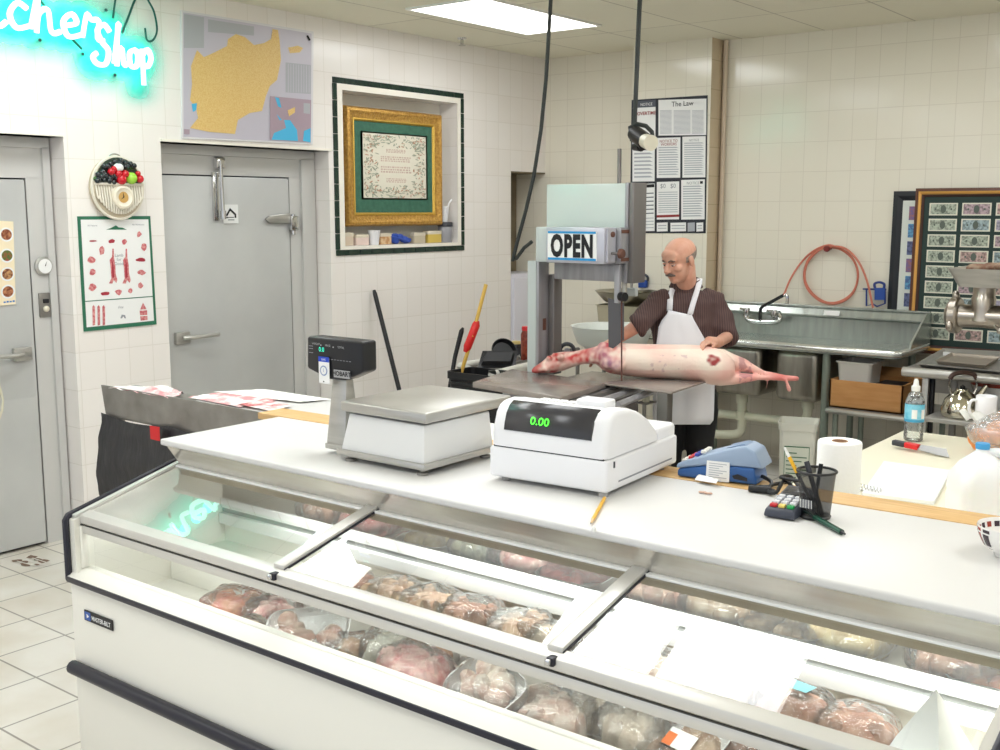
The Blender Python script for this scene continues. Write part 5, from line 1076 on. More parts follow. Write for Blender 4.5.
# drain pipes
DP = thing('drain_pipe', 'cream plastic drain pipes below the sink bowls', 'pipe', (-3.0, 7.1, 0)); PVC = mat('cream_pvc', (222, 222, 200), .4)
py = SY+.22
def P5(u, v): return aty(u, v, py)
b = MB(); b.tube(smooth_path([P5(742, 397), P5(742, 412), P5(742, 425), P5(740, 432), P5(733, 434.5), P5(715, 434), P5(690, 431)]), .032, PVC, 12); b.build('trap', PVC, DP)
b = MB(); b.tube([P5(700, 412), P5(742, 415.5), P5(790, 421.5)], .03, PVC, 12); b.tube(smooth_path([P5(788, 421.5), P5(800, 422), P5(807, 416), P5(808, 404)]), .03, PVC, 12); b.build('cross_pipe', PVC, DP)
for u, v in ((742, 398), (808, 404), (742, 415)): b = MB(); b.cyl(P5(u, v)+V((0, 0, .03)), P5(u, v)+V((0, 0, -.03)), .042, m=PVC); b.build('coupling', PVC, DP)
# faucet
FA = thing('faucet', 'chrome wall faucet with a dark angled spout on the sink backsplash', 'faucet', aty(765, 318, 7.37))
fy = 7.37; Pf = lambda u, v, dy=0: aty(u, v, fy-dy)
b = MB(); b.tube(smooth_path([Pf(746, 311, .0), Pf(746, 316, .07), Pf(750, 320.5, .08), Pf(763, 322, .08), Pf(777, 321.5, .08), Pf(780, 318, .07), Pf(779, 313, .0)]), .018, CHROME, 10); b.build('body', CHROME, FA)
for u, v in ((747, 308), (774, 310)):
    b = MB(); b.lathe([(0, .03), (.02, .028), (.024, .01), (.02, -.02), (0, -.03)], Pf(u, v+4, .08), CHROME, 14); b.cyl(Pf(u, v+2, .08), Pf(u-7, v+.5, .12), .009, m=CHROME); b.build('tap_handle', CHROME, FA)
b = MB(); b.tube([Pf(760, 320, .09), Pf(760.5, 309, .10), Pf(762.5, 306.5, .10), Pf(784, 295, .16)], .012, mat('dark_chrome', (60, 62, 64), .25, .7), 10); b.build('spout', MATS['dark_chrome'], FA)
b = MB(); b.tube(smooth_path([Pf(784, 295, .16), Pf(787, 296, .16), Pf(787, 304, .16)]), .012, CHROME, 8); b.build('nozzle', CHROME, FA)
# coiled hose on a hook
HS = thing('hose', 'coiled copper-pink hose hanging on the back wall above the sink', 'hose', aty(830, 249, 7.46)); HOSE = mat('copper_hose', (204, 120, 98), .35)
Ph = lambda u, v, dy=.04: aty(u, v, WY-dy)
b = MB(); pts = [Ph(784, 295, .3), Ph(790, 280, .12), Ph(800, 264), Ph(812, 252), Ph(826, 245.5), Ph(836, 247), Ph(850, 255), Ph(857, 268), Ph(857.5, 280), Ph(853, 293), Ph(843, 301.5), Ph(830, 304), Ph(817, 299), Ph(807, 288), Ph(804, 275), Ph(807, 262), Ph(815, 252), Ph(828, 247.5), Ph(842, 250), Ph(854, 261), Ph(858, 277), Ph(853, 292), Ph(841, 301), Ph(827, 302.5), Ph(813, 294), Ph(805, 280), Ph(807, 264), Ph(818, 251), Ph(832, 246.5, .06), Ph(846, 249, .06), Ph(858, 261, .07), Ph(867, 281, .08), Ph(873, 308, .09)]
b.tube(smooth_path(pts, 4), .0075, HOSE, 8); b.build('hose_coil', HOSE, HS)
b = MB(); b.lathe([(0, -.09), (.02, -.088), (.022, -.07), (.008, -.06), (.008, 0), (0, 0)], Ph(831, 248.5, 0), mat('hook_red', (120, 40, 36), .5), 14, axis='y'); b.build('hook', MATS['hook_red'], HS)
# blue soap holder by the hose end
BH = thing('wire_holder', 'blue wire sponge holder standing on the sink ledge beside the hose end', 'holder', aty(878, 308, 7.44)); BWR = mat('blue_wire', (36, 58, 128), .45)
Pb = lambda u, v, dy=.06: aty(u, v, WY-dy)
b = MB(); b.tube([Pb(863, 289), Pb(886, 289.5)], .007, BWR, 6); b.tube([Pb(866.5, 289), Pb(866.5, 306), Pb(873, 304), Pb(877, 306.5), Pb(885, 303.5), Pb(885, 289)], .006, BWR, 6); b.build('wire_frame', BWR, BH)
b = MB(); b.prism([Pb(874.5, 288, .07), Pb(884.5, 288, .07), Pb(884.5, 300, .07), Pb(874.5, 300, .07)], (0, .02, 0), mat('blue_block', (44, 78, 156), .6)); b.build('block', MATS['blue_block'], BH)
b = MB(); b.tube(smooth_path([Pb(875, 288, .065), Pb(874.6, 284, .065), Pb(879, 282.3, .065), Pb(884, 284, .065), Pb(884, 288, .065)]), .009, BWR, 6); b.build('handle', BWR, BH)

# ================================================================ UNDER-SINK SHELF, BOX, TUB, BUCKET
FS = thing('wire_shelf', 'low steel shelf beside the sink leg holding the cardboard box', 'shelf', (-2.3, 6.95, 0))
z0 = aty(870, 412, 6.75).z; a, c = aty(828, 408, 6.75), aty(902, 420, 6.75)
b = MB(); b.box((a.x, 6.72, z0-.03), (c.x+.15, 7.3, z0), STEELD, .004); b.tube([(a.x, 6.72, z0-.015), (c.x+.15, 6.72, z0-.015)], .018, STEEL, 8); b.build('shelf_board', STEELD, FS)
for x, y in ((a.x+.04, 6.78), (c.x+.1, 6.78), (a.x+.04, 7.25), (c.x+.1, 7.25)):
    b = MB(); b.cyl((x, y, 0), (x, y, z0-.03), .018, m=MATS['galvanised']); b.build('leg', MATS['galvanised'], FS)
CB = mat('corrugated_card', (198, 146, 92), .8, noise=(5, .35, .75, (1, 1, 8)), col2=(182, 128, 74))
p0, p1 = aty(829, 405, 6.78), aty(905, 412, 6.78); zt = aty(829, 379, 6.78).z
BXT = thing('cardboard_box', 'open brown cardboard box on the low steel shelf under the sink drainboard', 'box', (p0.x, 6.78, z0+.001))
b = MB(); bx0, bx1, by0, by1 = p0.x, p1.x-.02, 6.78, 7.16
for lo, hi in [((bx0, by0, z0+.001), (bx1, by0+.008, zt)), ((bx0, by1-.008, z0+.001), (bx1, by1, zt)), ((bx0, by0, z0+.001), (bx0+.008, by1, zt)), ((bx1-.008, by0, z0+.001), (bx1, by1, zt)), ((bx0, by0, z0+.001), (bx1, by1, z0+.01))]: b.box(lo, hi, CB)
b.build('box_walls', CB, BXT, smooth=0)
b = MB(); b.hexa([(bx0, by1-.01, zt), (bx1, by1-.01, zt), (bx1, by1, zt), (bx0, by1, zt)], [(bx0, by1+.06, zt+.05), (bx1, by1+.06, zt+.05), (bx1, by1+.066, zt+.05), (bx0, by1+.066, zt+.05)], CB); b.build('flap', CB, BXT, smooth=0)
TUBM = mat('frosted_tub', (226, 223, 216), .35)
t0, t1 = aty(834, 384, 6.85), aty(869, 384, 6.85); tz0, tz1 = z0+.012, aty(834, 361, 6.85).z
b = MB(); b.rings([[(((t0.x+t1.x)/2)+x, 6.99+y, z) for x, y in rrect(w, w*1.0, .03)] for w, z in ((.15, tz0), (t1.x-t0.x-.04, tz0), (t1.x-t0.x, tz1-.012), (t1.x-t0.x+.02, tz1-.01), (t1.x-t0.x+.02, tz1), (t1.x-t0.x-.01, tz1), (.16, tz0+.008))], TUBM); tag(b.build('plastic_tub', TUBM), 'frosted plastic tub standing inside the cardboard box under the sink', 'tub')
# dark stacked trays right of the tub
b = MB(); p = aty(893, 372, 6.95)
b.box((p.x-.10, 6.9, z0+.012), (p.x+.06, 7.1, z0+.16), mat('dark_tray_stack', (52, 50, 54), .5), .01); tag(b.build('tray_stack', MATS['dark_tray_stack']), 'dark grey plastic container behind the water bottle, on the low shelf', 'container')
# white bucket
c = aty(797, 470, 6.45); c.z = 0; zt = aty(797, 424, 6.45-.12).z
BK = thing('bucket', 'square cream plastic tub with a green-printed label on the floor below the sink', 'bucket', c); TUBW = mat('bucket_cream', (226, 226, 214), .4)
Mb = Matrix.Translation(c) @ Matrix.Rotation(R(20), 4, 'Z'); wb = .225
b = MB(); b.M = Mb; b.rings([[(x, y, z) for x, y in rrect(wb*k, wb*k, .03)] for k, z in ((.3, 0), (.88, 0), (.9, .01), (.98, zt-.05), (1.03, zt-.048), (1.07, zt), (1.03, zt), (.94, zt-.06), (.84, .02), (.3, .02))], TUBW); b.build('bucket_body', TUBW, BK, smooth=50)
b = MB(); b.M = Mb; f = -wb*.49-.004
b.prism([(-.075, f-.0+.012, zt*.12), (.075, f+.012, zt*.12), (.075, f, zt*.72), (-.075, f, zt*.72)], (0, -.002, 0), mat('bucket_label', (224, 228, 214), .5)); LGN = mat('label_green', (44, 110, 70), .5)
def bl(u0, v0, u1, v1, m): b.face([(-.075+.15*u, f-.003+.012*(1-v)*1.0-.0005, zt*(.12+.6*v)) for u, v in ((u0, v0), (u1, v0), (u1, v1), (u0, v1))], m)
bl(.02, .14, .98, .24, LGN)
for i in range(7): bl(.08, .34+i*.085, .5+.4*(i % 3)/2, .36+i*.085, LGN)
for q_ in ((0, .0, .02, 1), (.98, 0, 1, 1), (0, .98, 1, 1), (0, 0, 1, .02)): bl(*q_, LGN)
b.build('label', MATS['bucket_label'], BK, smooth=0)

# ================================================================ TRAY TABLE, KETTLE, GRINDER, FRAMES (right)
TY = 6.35; tz = aty(940, 371, TY).z; ta = aty(903, 368, TY)
TT = thing('tray_table', 'steel table with a rolled front edge and lower shelf, carrying the baking trays', 'table', (ta.x, TY, 0))
b = MB(); b.box((ta.x, TY, tz-.02), (.6, 7.488, tz), STEELD, .004); b.build('table_top', STEELD, TT)
b = MB(); b.tube([(ta.x-.0, TY, tz-.02), (.6, TY, tz-.02)], .028, STEEL, 12); b.build('rolled_edge', STEEL, TT)
for u, m_ in ((925, STEEL), (930.5, BLACKP)):
    p = aty(u, 400, TY+.04+(.0 if u < 928 else .06)); b = MB(); b.box((p.x-.018, p.y-.018, 0), (p.x+.018, p.y+.018, tz-.03), m_, .003); b.build('leg', m_, TT)
for x, y in ((.5, TY+.05), (.5, 7.05), (ta.x+.1, 7.05)): b = MB(); b.box((x-.018, y-.018, 0), (x+.018, y+.018, tz-.03), STEELD, .003); b.build('leg', STEELD, TT)
sz = aty(960, 421, TY-.2).z; b = MB(); p = aty(924, 418, TY-.2); b.box((p.x, TY-.2, sz-.025), (.55, 7.1, sz), STEEL, .004); b.build('lower_shelf', STEEL, TT)
b = MB(); b.box((aty(935, 380, 7.05).x, 7.04, sz), (.5, 7.06, tz-.03), STEELD); b.build('rear_sheet', STEELD, TT, smooth=0)
def tray(label, px, z, hh=.02, m=STEELD):
    q = [atz(u, v, z+hh) for u, v in px]; cen = sum(q, V((0, 0, 0)))/4; b = MB()
    rs = []
    for k, dz in ((.93, -hh), (1.0, 0), (1.03, .003), (1.03, 0), (.99, -.004), (.93, -hh+.004)): rs.append([cen+(p-cen)*k+V((0, 0, dz)) for p in q])
    b.rings(rs, m); return tag(b.build('baking_tray', m, smooth=0), label, 'baking tray', 'trays on the steel table')
tray('shallow baking tray on the steel table at the right', [(918, 364), (1010, 372.5), (1060, 355), (944, 349)], tz+.001, .02, STEEL)
tray('smaller dark baking tray resting in the larger tray on the steel table', [(936, 361), (985, 365.5), (1000, 357), (952, 353)], tz+.006, .02, mat('dark_tray', (168, 158, 146), .4, .5))
b = MB(); q = [aty(u, v, 7.02) for u, v in [(943, 352), (1010, 360), (1010, 366), (943, 357)]]; b.prism([q[0], q[1], q[2], q[3]], (0, .03, 0), WHITE); tag(b.build('white_strip', WHITE, smooth=0), 'white strip lying along the back of the steel tray table', 'strip')
# kettle
c = aty(961, 414, TY-.06); c.z = sz+.001
KT = thing('kettle', 'shiny stainless whistling kettle on the lower shelf of the steel tray table', 'kettle', c); KST = mat('kettle_chrome', (206, 202, 186), .12, 1)
k_ = .52*(F/((c-CAM).dot(FWD)))**-1*36
b = MB(); rk = 19.5/F*(c-CAM).dot(FWD); hk = 28/F*(c-CAM).dot(FWD)
b.lathe([(0, 0), (rk*.92, 0), (rk, hk*.08), (rk*.98, hk*.3), (rk*.82, hk*.62), (rk*.5, hk*.86), (rk*.34, hk*.92), (rk*.3, hk), (0, hk*1.03)], c, KST, 36); b.build('kettle_body', KST, KT, smooth=60)
b = MB(); hh = V((0, 0, hk)); b.tube(smooth_path([c-RGT*rk*.55+hh*.8, c-RGT*rk*.68+hh*1.1, c-RGT*rk*.66+hh*1.36]), .006, CHROME, 8); b.build('handle_bracket', CHROME, KT); b = MB(); b.tube(smooth_path([c+RGT*rk*.55+hh*.8, c+RGT*rk*.7+hh*1.1, c+RGT*rk*.66+hh*1.36]), .006, CHROME, 8); b.build('handle_bracket', CHROME, KT)
b = MB(); b.tube(smooth_path([c-RGT*rk*.68+hh*1.34, c-RGT*rk*.5+hh*1.52, c+hh*1.58, c+RGT*rk*.5+hh*1.52, c+RGT*rk*.68+hh*1.34]), .013, mat('handle_brown', (70, 48, 40), .4), 10); b.build('handle', MATS['handle_brown'], KT)
b = MB(); b.tube([c+RGT*rk*.7+hh*.55, c+RGT*rk*1.05+hh*.95, c+RGT*rk*1.2+hh*1.1], [.022, .015, .013], KST, 12); b.build('spout', KST, KT)
b = MB(); b.lathe([(0, 0), (.012, 0), (.014, .012), (0, .02)], c+hh*1.02, BLACKP, 12); b.build('lid_knob', BLACKP, KT)
# patterned big bowl with brown tray behind the mug
c = aty(1000, 392, TY+.25); c.z = sz+.001
zt = aty(1000, 372.5, TY+.25-.1).z-sz
BB = thing('serving_bowl', 'stacked white bowl with a red-brown band behind the mug at the right edge', 'bowl', c)
b = MB(); rb = .17; b.lathe([(0, 0), (rb*.5, 0), (rb*.55, .01), (rb*.9, zt*.6), (rb, zt), (rb*.97, zt), (rb*.85, zt*.62), (0, .02)], c, PORC, 36); b.build('bowl_body', PORC, BB)
b = MB(); b.rings([[c+V((rb*k*math.cos(2*PI*j/36), rb*k*math.sin(2*PI*j/36), z)) for j in range(36)] for k, z in ((.918, zt*.64), (.978, zt*.88))], mat('band_brown', (140, 84, 66), .4, noise=(20, .4, .6), col2=(170, 60, 40)), cap=False); b.build('painted_band', MATS['band_brown'], BB)
# grinder
GY = 6.1; Pg = lambda u, v, y=GY: aty(u, v, y)
GD = thing('meat_grinder', 'steel meat grinder head with a feed pan in front of the framed banknotes', 'meat grinder', (Pg(1040, 300).x, GY, tz))
GS = mat('grinder_cast', (176, 168, 158), .28, 1)
b = MB(); q = [Pg(949.5, 268), Pg(1062, 269.5)]; pz = q[0].z; X0, X1 = q[0].x, q[1].x
def pan(k, z): return [((X0+X1)/2+x, GY+.14+y, z) for x, y in rrect((X1-X0)*k, .38*k, .03)]
zb = Pg(918, 285).z
b.rings([pan(.25, zb), pan(.82, zb), pan(.98, pz-.012), pan(1.0, pz-.004), pan(1.0, pz), pan(.97, pz), pan(.80, zb+.006), pan(.25, zb+.006)], STEEL); b.build('feed_pan', STEEL, GD)
ax = Pg(986, 318); zc = Pg(986, 319).z; yc = GY+.12
tx = aty(984, 296, yc).x
b = MB(); b.lathe([(.056, zb-zc+.004), (.056, .11), (.062, .10), (.058, .05), (.07, -.02)], (tx, yc, zc), GS, 28); b.build('throat', GS, GD)
xl, xr = aty(960, 318, yc).x, aty(1075, 318, yc).x
b = MB(); b.lathe([(0, 0), (.066, 0), (.062, .03), (.058, .1), (.066, .22), (.07, .45), (.0, .45)], (xl, yc, zc), GS, 28, axis='x'); b.build('barrel', GS, GD)
b = MB(); b.lathe([(.03, -.07), (.045, -.075), (.075, -.06), (.085, -.05), (.098, -.045), (.1, -.01), (.092, 0), (.06, .005)], (xl, yc, zc), GS, 32, axis='x')
for k in range(3):
    a = R(90+120*k); b.ellip((xl-.028, yc+.105*math.cos(a), zc+.105*math.sin(a)), (.02, .022, .03), GS, 10, 8)
b.build('ring_nut', GS, GD)
b = MB(); b.lathe([(0, -.066), (.045, -.064), (.05, -.03)], (xl, yc, zc), mat('grinder_plate', (90, 84, 76), .4, 1), 24, axis='x'); b.build('hole_plate', MATS['grinder_plate'], GD)
b = MB(); b.box((xr-.12, yc-.15, tz+.002), (xr+.35, yc+.18, zc+.14), STEEL, .02, 3); b.build('motor_housing', STEEL, GD)
b = MB(); k = aty(995, 326, yc-.07); b.tube([k, k+V((.03, -.03, -.02))], .008, GS, 8); b.ellip(k+V((.035, -.035, -.022)), (.018, .012, .018), GS, 10, 8); b.build('clamp_screw', GS, GD)
b = MB(); p = Pg(990, 267); 
for k in range(5): b.ellip(V((p.x-.1+.07*k, GY+.14+.02*(k % 2), pz-.006+.006*(k % 3))), (.06, .05, .03), mat('pan_scraps', (150, 128, 106), .6, noise=(20, .4, .6), col2=(120, 84, 66)), 10, 8, Matrix.Rotation(.4*k, 3, 'Z'))
o = remeshed(b, .006, 3); o.materials.append(MATS['pan_scraps']); tag(link_mesh('meat_scraps', o), 'brownish meat scraps lying in the feed pan of the grinder', 'meat scraps')
# framed banknotes, leaning on the wall
def leaning(u, v, z_top=None):
    """point on the leaning picture plane: foot at y = 7.23, top at y = 7.40"""
    n_ = V((0, -1, .015)).normalized(); p0 = V((0, 7.452, tz+.02)); d_ = ray(u, v); return CAM+d_*((p0-CAM).dot(n_)/d_.dot(n_))
tl, bl_ = leaning(917, 188.5), leaning(906, 351.5)
Xw = 1.0; up = (tl-V((tl.x, bl_.y, bl_.z))); 
BNK = thing('framed_banknotes', 'large gold and brown frame of banknotes mounted on dark green, standing against the back wall', 'picture', (tl.x, 7.462, tz))
UPL = V((0, .015, 1)).normalized(); x0 = bl_.x+.0; H_ = (tl.z-bl_.z)/UPL.z; W_ = .80; NRM = V((0, -1, .015)).normalized()
o0 = V((tl.x-.0, bl_.y, bl_.z))
def LP(a, c_, k=0): return o0+V((1, 0, 0))*a+UPL*c_+NRM*k
BRF = mat('frame_brown', (96, 58, 44), .35); GLD = mat('frame_gold_line', (222, 168, 90), .3, .5); DGM = mat('mount_dark_green', (40, 58, 54), .7)
b = MB()
def lmould(prof, m): b.rings([[LP(ins, ins, h), LP(W_-ins, ins, h), LP(W_-ins, H_-ins, h), LP(ins, H_-ins, h)] for ins, h in prof], m, cap=False)
lmould([(0, 0), (0, .022), (.02, .026)], BRF); lmould([(.02, .026), (.026, .03), (.034, .028), (.04, .022)], GLD); lmould([(.04, .022), (.052, .014), (.056, .008)], mat('frame_dark_brown', (74, 48, 42), .4)); b.build('picture_frame', BRF, BNK, smooth=0)
b = MB(); b.prism([LP(.01, .01, .001), LP(W_-.01, .01, .001), LP(W_-.01, H_-.01, .001), LP(.01, H_-.01, .001)], NRM*.006, DGM); b.build('mount_board', DGM, BNK, smooth=0)
tints = [((188, 196, 178), 'note_green'), ((196, 172, 178), 'note_rose'), ((206, 176, 168), 'note_red'), ((172, 190, 194), 'note_blue'), ((190, 182, 200), 'note_lilac')]
NOTE = [mat(n_, c_, .7, noise=(70, .4, .62), col2=tuple(int(k*.68) for k in c_)) for c_, n_ in tints]; NMG = mat('note_margin', (226, 224, 206), .7); PORT = mat('note_portrait', (96, 104, 96), .7)
cols = [(497, 690), (712, 922), (936, 1140)]
rows_n = 9
for r_ in range(rows_n):
    for c_ in range(3):
        v_t = 206+r_*15.55; 
        pa = leaning(929.5-r_*.95*1.0, v_t) if c_ == 0 else leaning(959.5+.0-r_*1.15, v_t+.2) if c_ == 1 else leaning(990.5-r_*.6, v_t+.3)
        w_, h_ = .178, .080
        a, cc_ = (pa-o0).x, (pa-o0).dot(UPL)-h_+.0
        if c_ == 0: a = .09
        elif c_ == 1: a = .09+.205
        else: a = .09+.41
        cc_ = H_-.095-h_-r_*(H_-.17)/rows_n
        b = MB()
        def rc(u0, v0, u1, v1, k, m): b.face([LP(a+w_*u0, cc_+h_*v0, k), LP(a+w_*u1, cc_+h_*v0, k), LP(a+w_*u1, cc_+h_*v1, k), LP(a+w_*u0, cc_+h_*v1, k)], m)
        b.prism([LP(a, cc_, .0075), LP(a+w_, cc_, .0075), LP(a+w_, cc_+h_, .0075), LP(a, cc_+h_, .0075)], NRM*.001, NMG)
        m_ = NOTE[0] if c_ == 0 else NOTE[(r_*2+c_) % 5]
        rc(.05, .1, .95, .9, .0095, m_)
        n = 12; b.face([LP(a+w_*(.5+.1*math.cos(2*PI*i/n)), cc_+h_*(.5+.33*math.sin(2*PI*i/n)), .0105) for i in range(n)], PORT)
        for u in (.22, .78): b.face([LP(a+w_*(u+.035*math.cos(2*PI*i/8)), cc_+h_*(.5+.09*math.sin(2*PI*i/8)), .0105) for i in range(8)], PORT)
        b.build('banknote', NMG, BNK, smooth=0)
# black frame behind
tl2 = leaning(893, 192); o1 = V((tl2.x, bl_.y, bl_.z))+V((0, .033, 0)); W2, H2 = .5, H_*.985
BF = thing('framed_stamps', 'tall black frame with a white mat and small blue pictures, partly behind the banknote frame', 'picture', (o1.x, 7.474, tz))
def LQ(a, c_, k=0): return o1+V((1, 0, 0))*a+UPL*c_+NRM*k
BLKF = mat('frame_black', (34, 36, 42), .4)
b = MB(); b.rings([[LQ(i, i, h), LQ(W2-i, i, h), LQ(W2-i, H2-i, h), LQ(i, H2-i, h)] for i, h in ((0, 0), (0, .016), (.03, .02), (.05, .012), (.062, .006))], BLKF, cap=False); b.build('picture_frame', BLKF, BF, smooth=0)
b = MB(); b.prism([LQ(.02, .02, 0), LQ(W2-.02, .02, 0), LQ(W2-.02, H2-.02, 0), LQ(.02, H2-.02, 0)], NRM*.005, mat('pale_mat', (222, 226, 218), .8)); b.build('mat_board', MATS['pale_mat'], BF, smooth=0)
for i in range(8):
    z_ = H2-.13-i*.115; m_ = [mat('print_violet', (120, 104, 150), .6, noise=(60, .4, .6), col2=(160, 110, 120)), mat('print_cyan', (104, 170, 206), .6, noise=(60, .4, .6), col2=(80, 110, 160)), mat('print_slate', (104, 112, 150), .6, noise=(60, .4, .6), col2=(70, 76, 110))][i % 3]
    b = MB(); b.prism([LQ(.105, z_-.06, .0055), LQ(.30, z_-.06, .0055), LQ(.30, z_+.03, .0055), LQ(.105, z_+.03, .0055)], NRM*.001, m_); b.build('small_print', m_, BF, smooth=0)
# ================================================================ BAND SAW
TOW_CAM = V((_sy, -_cy, 0)); TR = RGT                 # horizontal directions: toward the camera, and to the right seen from it
SAWZ = .90; SY0 = 5.0
SAW = thing('band_saw', 'tall grey meat band saw with an OPEN sign on its head, under the hanging cord', 'band saw', (-3.4, 5.0, 0))
SGR = mat('saw_grey', (176, 176, 180), .35, .3, noise=(3, .3, .75, (8, 8, 1)), col2=(146, 144, 148)); SDK = mat('saw_dark', (122, 118, 116), .4, .35); MINT = mat('saw_mint_cover', (208, 220, 214), .2); SPAL = mat('saw_pale', (192, 199, 197), .3)
Xs = lambda u, y=SY0, v=300: aty(u, v, y).x
Zs = lambda v, y=SY0, u=580: aty(u, v, y).z
# table plates
def plate(px, z, th, m, name, bev=.004):
    q = [atz(u, v, z) for u, v in px]; b = MB(); b.hexa([p-V((0, 0, th)) for p in q], q, m, bev); return b.build(name, m, SAW)
PLT = mat('saw_plate_steel', (178, 170, 164), .25, .45, noise=(5, .3, .7), col2=(150, 138, 132))
plate([(472.5, 382), (561, 396.8), (607, 382.5), (512, 369)], SAWZ, .03, PLT, 'fixed_table')
plate([(602, 382.8), (671.5, 392), (712.5, 378.5), (640, 371)], SAWZ, .012, PLT, 'sliding_table')
plate([(560, 379), (602, 384), (632, 376), (592, 371)], SAWZ-.002, .02, PLT, 'throat_plate', 0)
b = MB()
for o in (0, 1, 2):
    a, c = atz(578+o*20, 399+o*3, SAWZ-.06), atz(634+o*12, 384.5+o*2.2, SAWZ-.035); b.tube([a, c], .018, SGR, 6)
b.tube([atz(560, 401, SAWZ-.05), atz(626, 411, SAWZ-.06)], .02, SDK, 6)
b.build('slide_rail', SGR, SAW)
a = atz(665, 394, SAWZ-.02); b = MB(); b.box((a.x-.03, a.y-.03, 0), (a.x+.03, a.y+.03, SAWZ-.012), mat('saw_post', (120, 118, 114), .4, .7), .004); b.build('table_leg', MATS['saw_post'], SAW)
q0 = atz(515, 391, SAWZ-.04); b = MB(); b.box((q0.x+.02, q0.y+.06, 0), (q0.x+.40, q0.y+.60, SAWZ-.035), SDK, .01); b.build('base_cabinet', SDK, SAW)
b = MB(); b.box((q0.x-.1, q0.y+.02, SAWZ-.10), (q0.x+.42, q0.y+.08, SAWZ-.03), SGR, .004); b.build('table_bracket', SGR, SAW)
b = MB(); p = atz(646, 403, SAWZ-.1); b.box(p-V((.035, .05, .0)), p+V((.035, .05, .006)), SDK); b.cyl(p+V((0, 0, .006)), p+V((0, 0, .06)), .018, m=mat('ivory_knob', (226, 222, 196), .4)); b.build('lever_knob', MATS['ivory_knob'], SAW)
# column
zt, zb = Zs(262), SAWZ-.02
b = MB(); b.box((Xs(533.6), SY0-.05, zb), (Xs(544), SY0+.05, zt), SGR, .006); b.bm.faces.ensure_lookup_table(); b.build('column', SGR, SAW)
b = MB(); b.box((Xs(533.6)-.002, SY0-.054, zb), (Xs(533.6)+.055, SY0-.048, zt), SPAL); b.build('column_cover', SPAL, SAW, smooth=0)
b = MB(); b.box((Xs(544), SY0+.04, zb), (Xs(550), SY0+.12, Zs(276)), SDK, .005); b.build('inner_post', SDK, SAW)
b = MB(); b.box((Xs(544)+.001, SY0-.012, Zs(333)), (Xs(544)+.006, SY0+.014, Zs(321)), mat('rust_brown', (104, 70, 58), .6)); b.build('latch', MATS['rust_brown'], SAW)
# wheel cabinet with mint cover
y1 = SY0+.02; xc0, xc1 = aty(546, 230, y1).x, aty(629.5, 230, y1).x
b = MB(); b.box((xc0, y1+.004, Zs(264, y1)), (xc1, y1+.085, Zs(184, y1)), MINT, .004); b.build('wheel_cover', MINT, SAW)
b = MB(); b.box((xc1, y1-.01, Zs(281, y1)), (xc1+.03, y1+.12, Zs(183.5, y1)), SDK, .004); b.box((xc1-.02, y1-.018, Zs(281, y1)), (xc1, y1+.0, Zs(183.5, y1)), SGR, .003); b.build('side_rail', SDK, SAW)
b = MB(); b.box((Xs(553), y1-.012, Zs(280, y1)), (xc1-.01, y1+.08, Zs(262, y1)), SGR, .005); b.build('beam', SGR, SAW)
# head box in front
y2 = SY0-.17; hx0, hx1 = aty(546, 245, y2).x, aty(604.5, 245, y2).x; hz0, hz1 = Zs(263.5, y2), Zs(227.5, y2)
HB = mat('saw_head_grey', (190, 190, 200), .32, .4)
b = MB(); b.box((hx0, y2, hz0), (hx1, y1, hz1), HB, .006); b.build('head_box', HB, SAW)
b = MB(); b.box((aty(535.5, 245, y2+.03).x, y2+.03, hz0), (hx0, y1, hz1), SPAL, .006); b.build('end_cap', SPAL, SAW)
s = Sheet(V((aty(548, 231, y2).x, y2-.002, aty(548, 231, y2).z)), V((aty(597, 231, y2).x, y2-.002, aty(548, 231, y2).z)), V((aty(597, 260, y2).x, y2-.002, aty(548, 259.5, y2).z)), V((aty(548, 260, y2).x, y2-.002, aty(548, 259.5, y2).z)))
SKY = mat('sign_blue', (44, 148, 208), .5)
s.base(PAPER, .002); s.rect(.01, 0, .99, .075, SKY, .004); s.rect(.01, .92, .99, 1.0, SKY, .004); s.text('OPEN', .5, .85, s.h*.72, INK, width=s.w*.86, bold=.05, k=.005, space=1.12)
tag(s.mb.build('open_sign', PAPER, smooth=0), 'white sign with blue edges reading OPEN on the head of the band saw', 'sign')
b = MB(); xa, xb = hx1, hx1+.012
b.box((xa, y2+.015, hz0+.01), (xb, y2+.09, hz1-.006), HB); b.ellip((xb, y2+.06, hz1-.035), (.006, .022, .016), MATS['rust_brown'], 12, 8); b.box((xa, y2+.10, hz0-.0), (xa+.035, y2+.19, hz1), SGR, .004); b.box((xa+.03, y2+.105, hz0+.012), (xa+.038, y2+.18, hz0+.03), MATS['rust_brown']); b.box((xa+.03, y2+.105, hz1-.03), (xa+.038, y2+.18, hz1-.012), MATS['rust_brown']); b.build('tension_bracket', SGR, SAW)
b = MB(); kz = Zs(254, y2, 615); b.cyl((xa, y2+.05, kz), (xa+.075, y2+.05, kz), .007, m=SDK); b.lathe([(0, .085), (.022, .084), (.026, .075), (.026, .062), (.008, .06)], (xa, y2+.05, kz), MATS['rust_brown'], 18, axis='x'); b.build('tension_knob', MATS['rust_brown'], SAW)
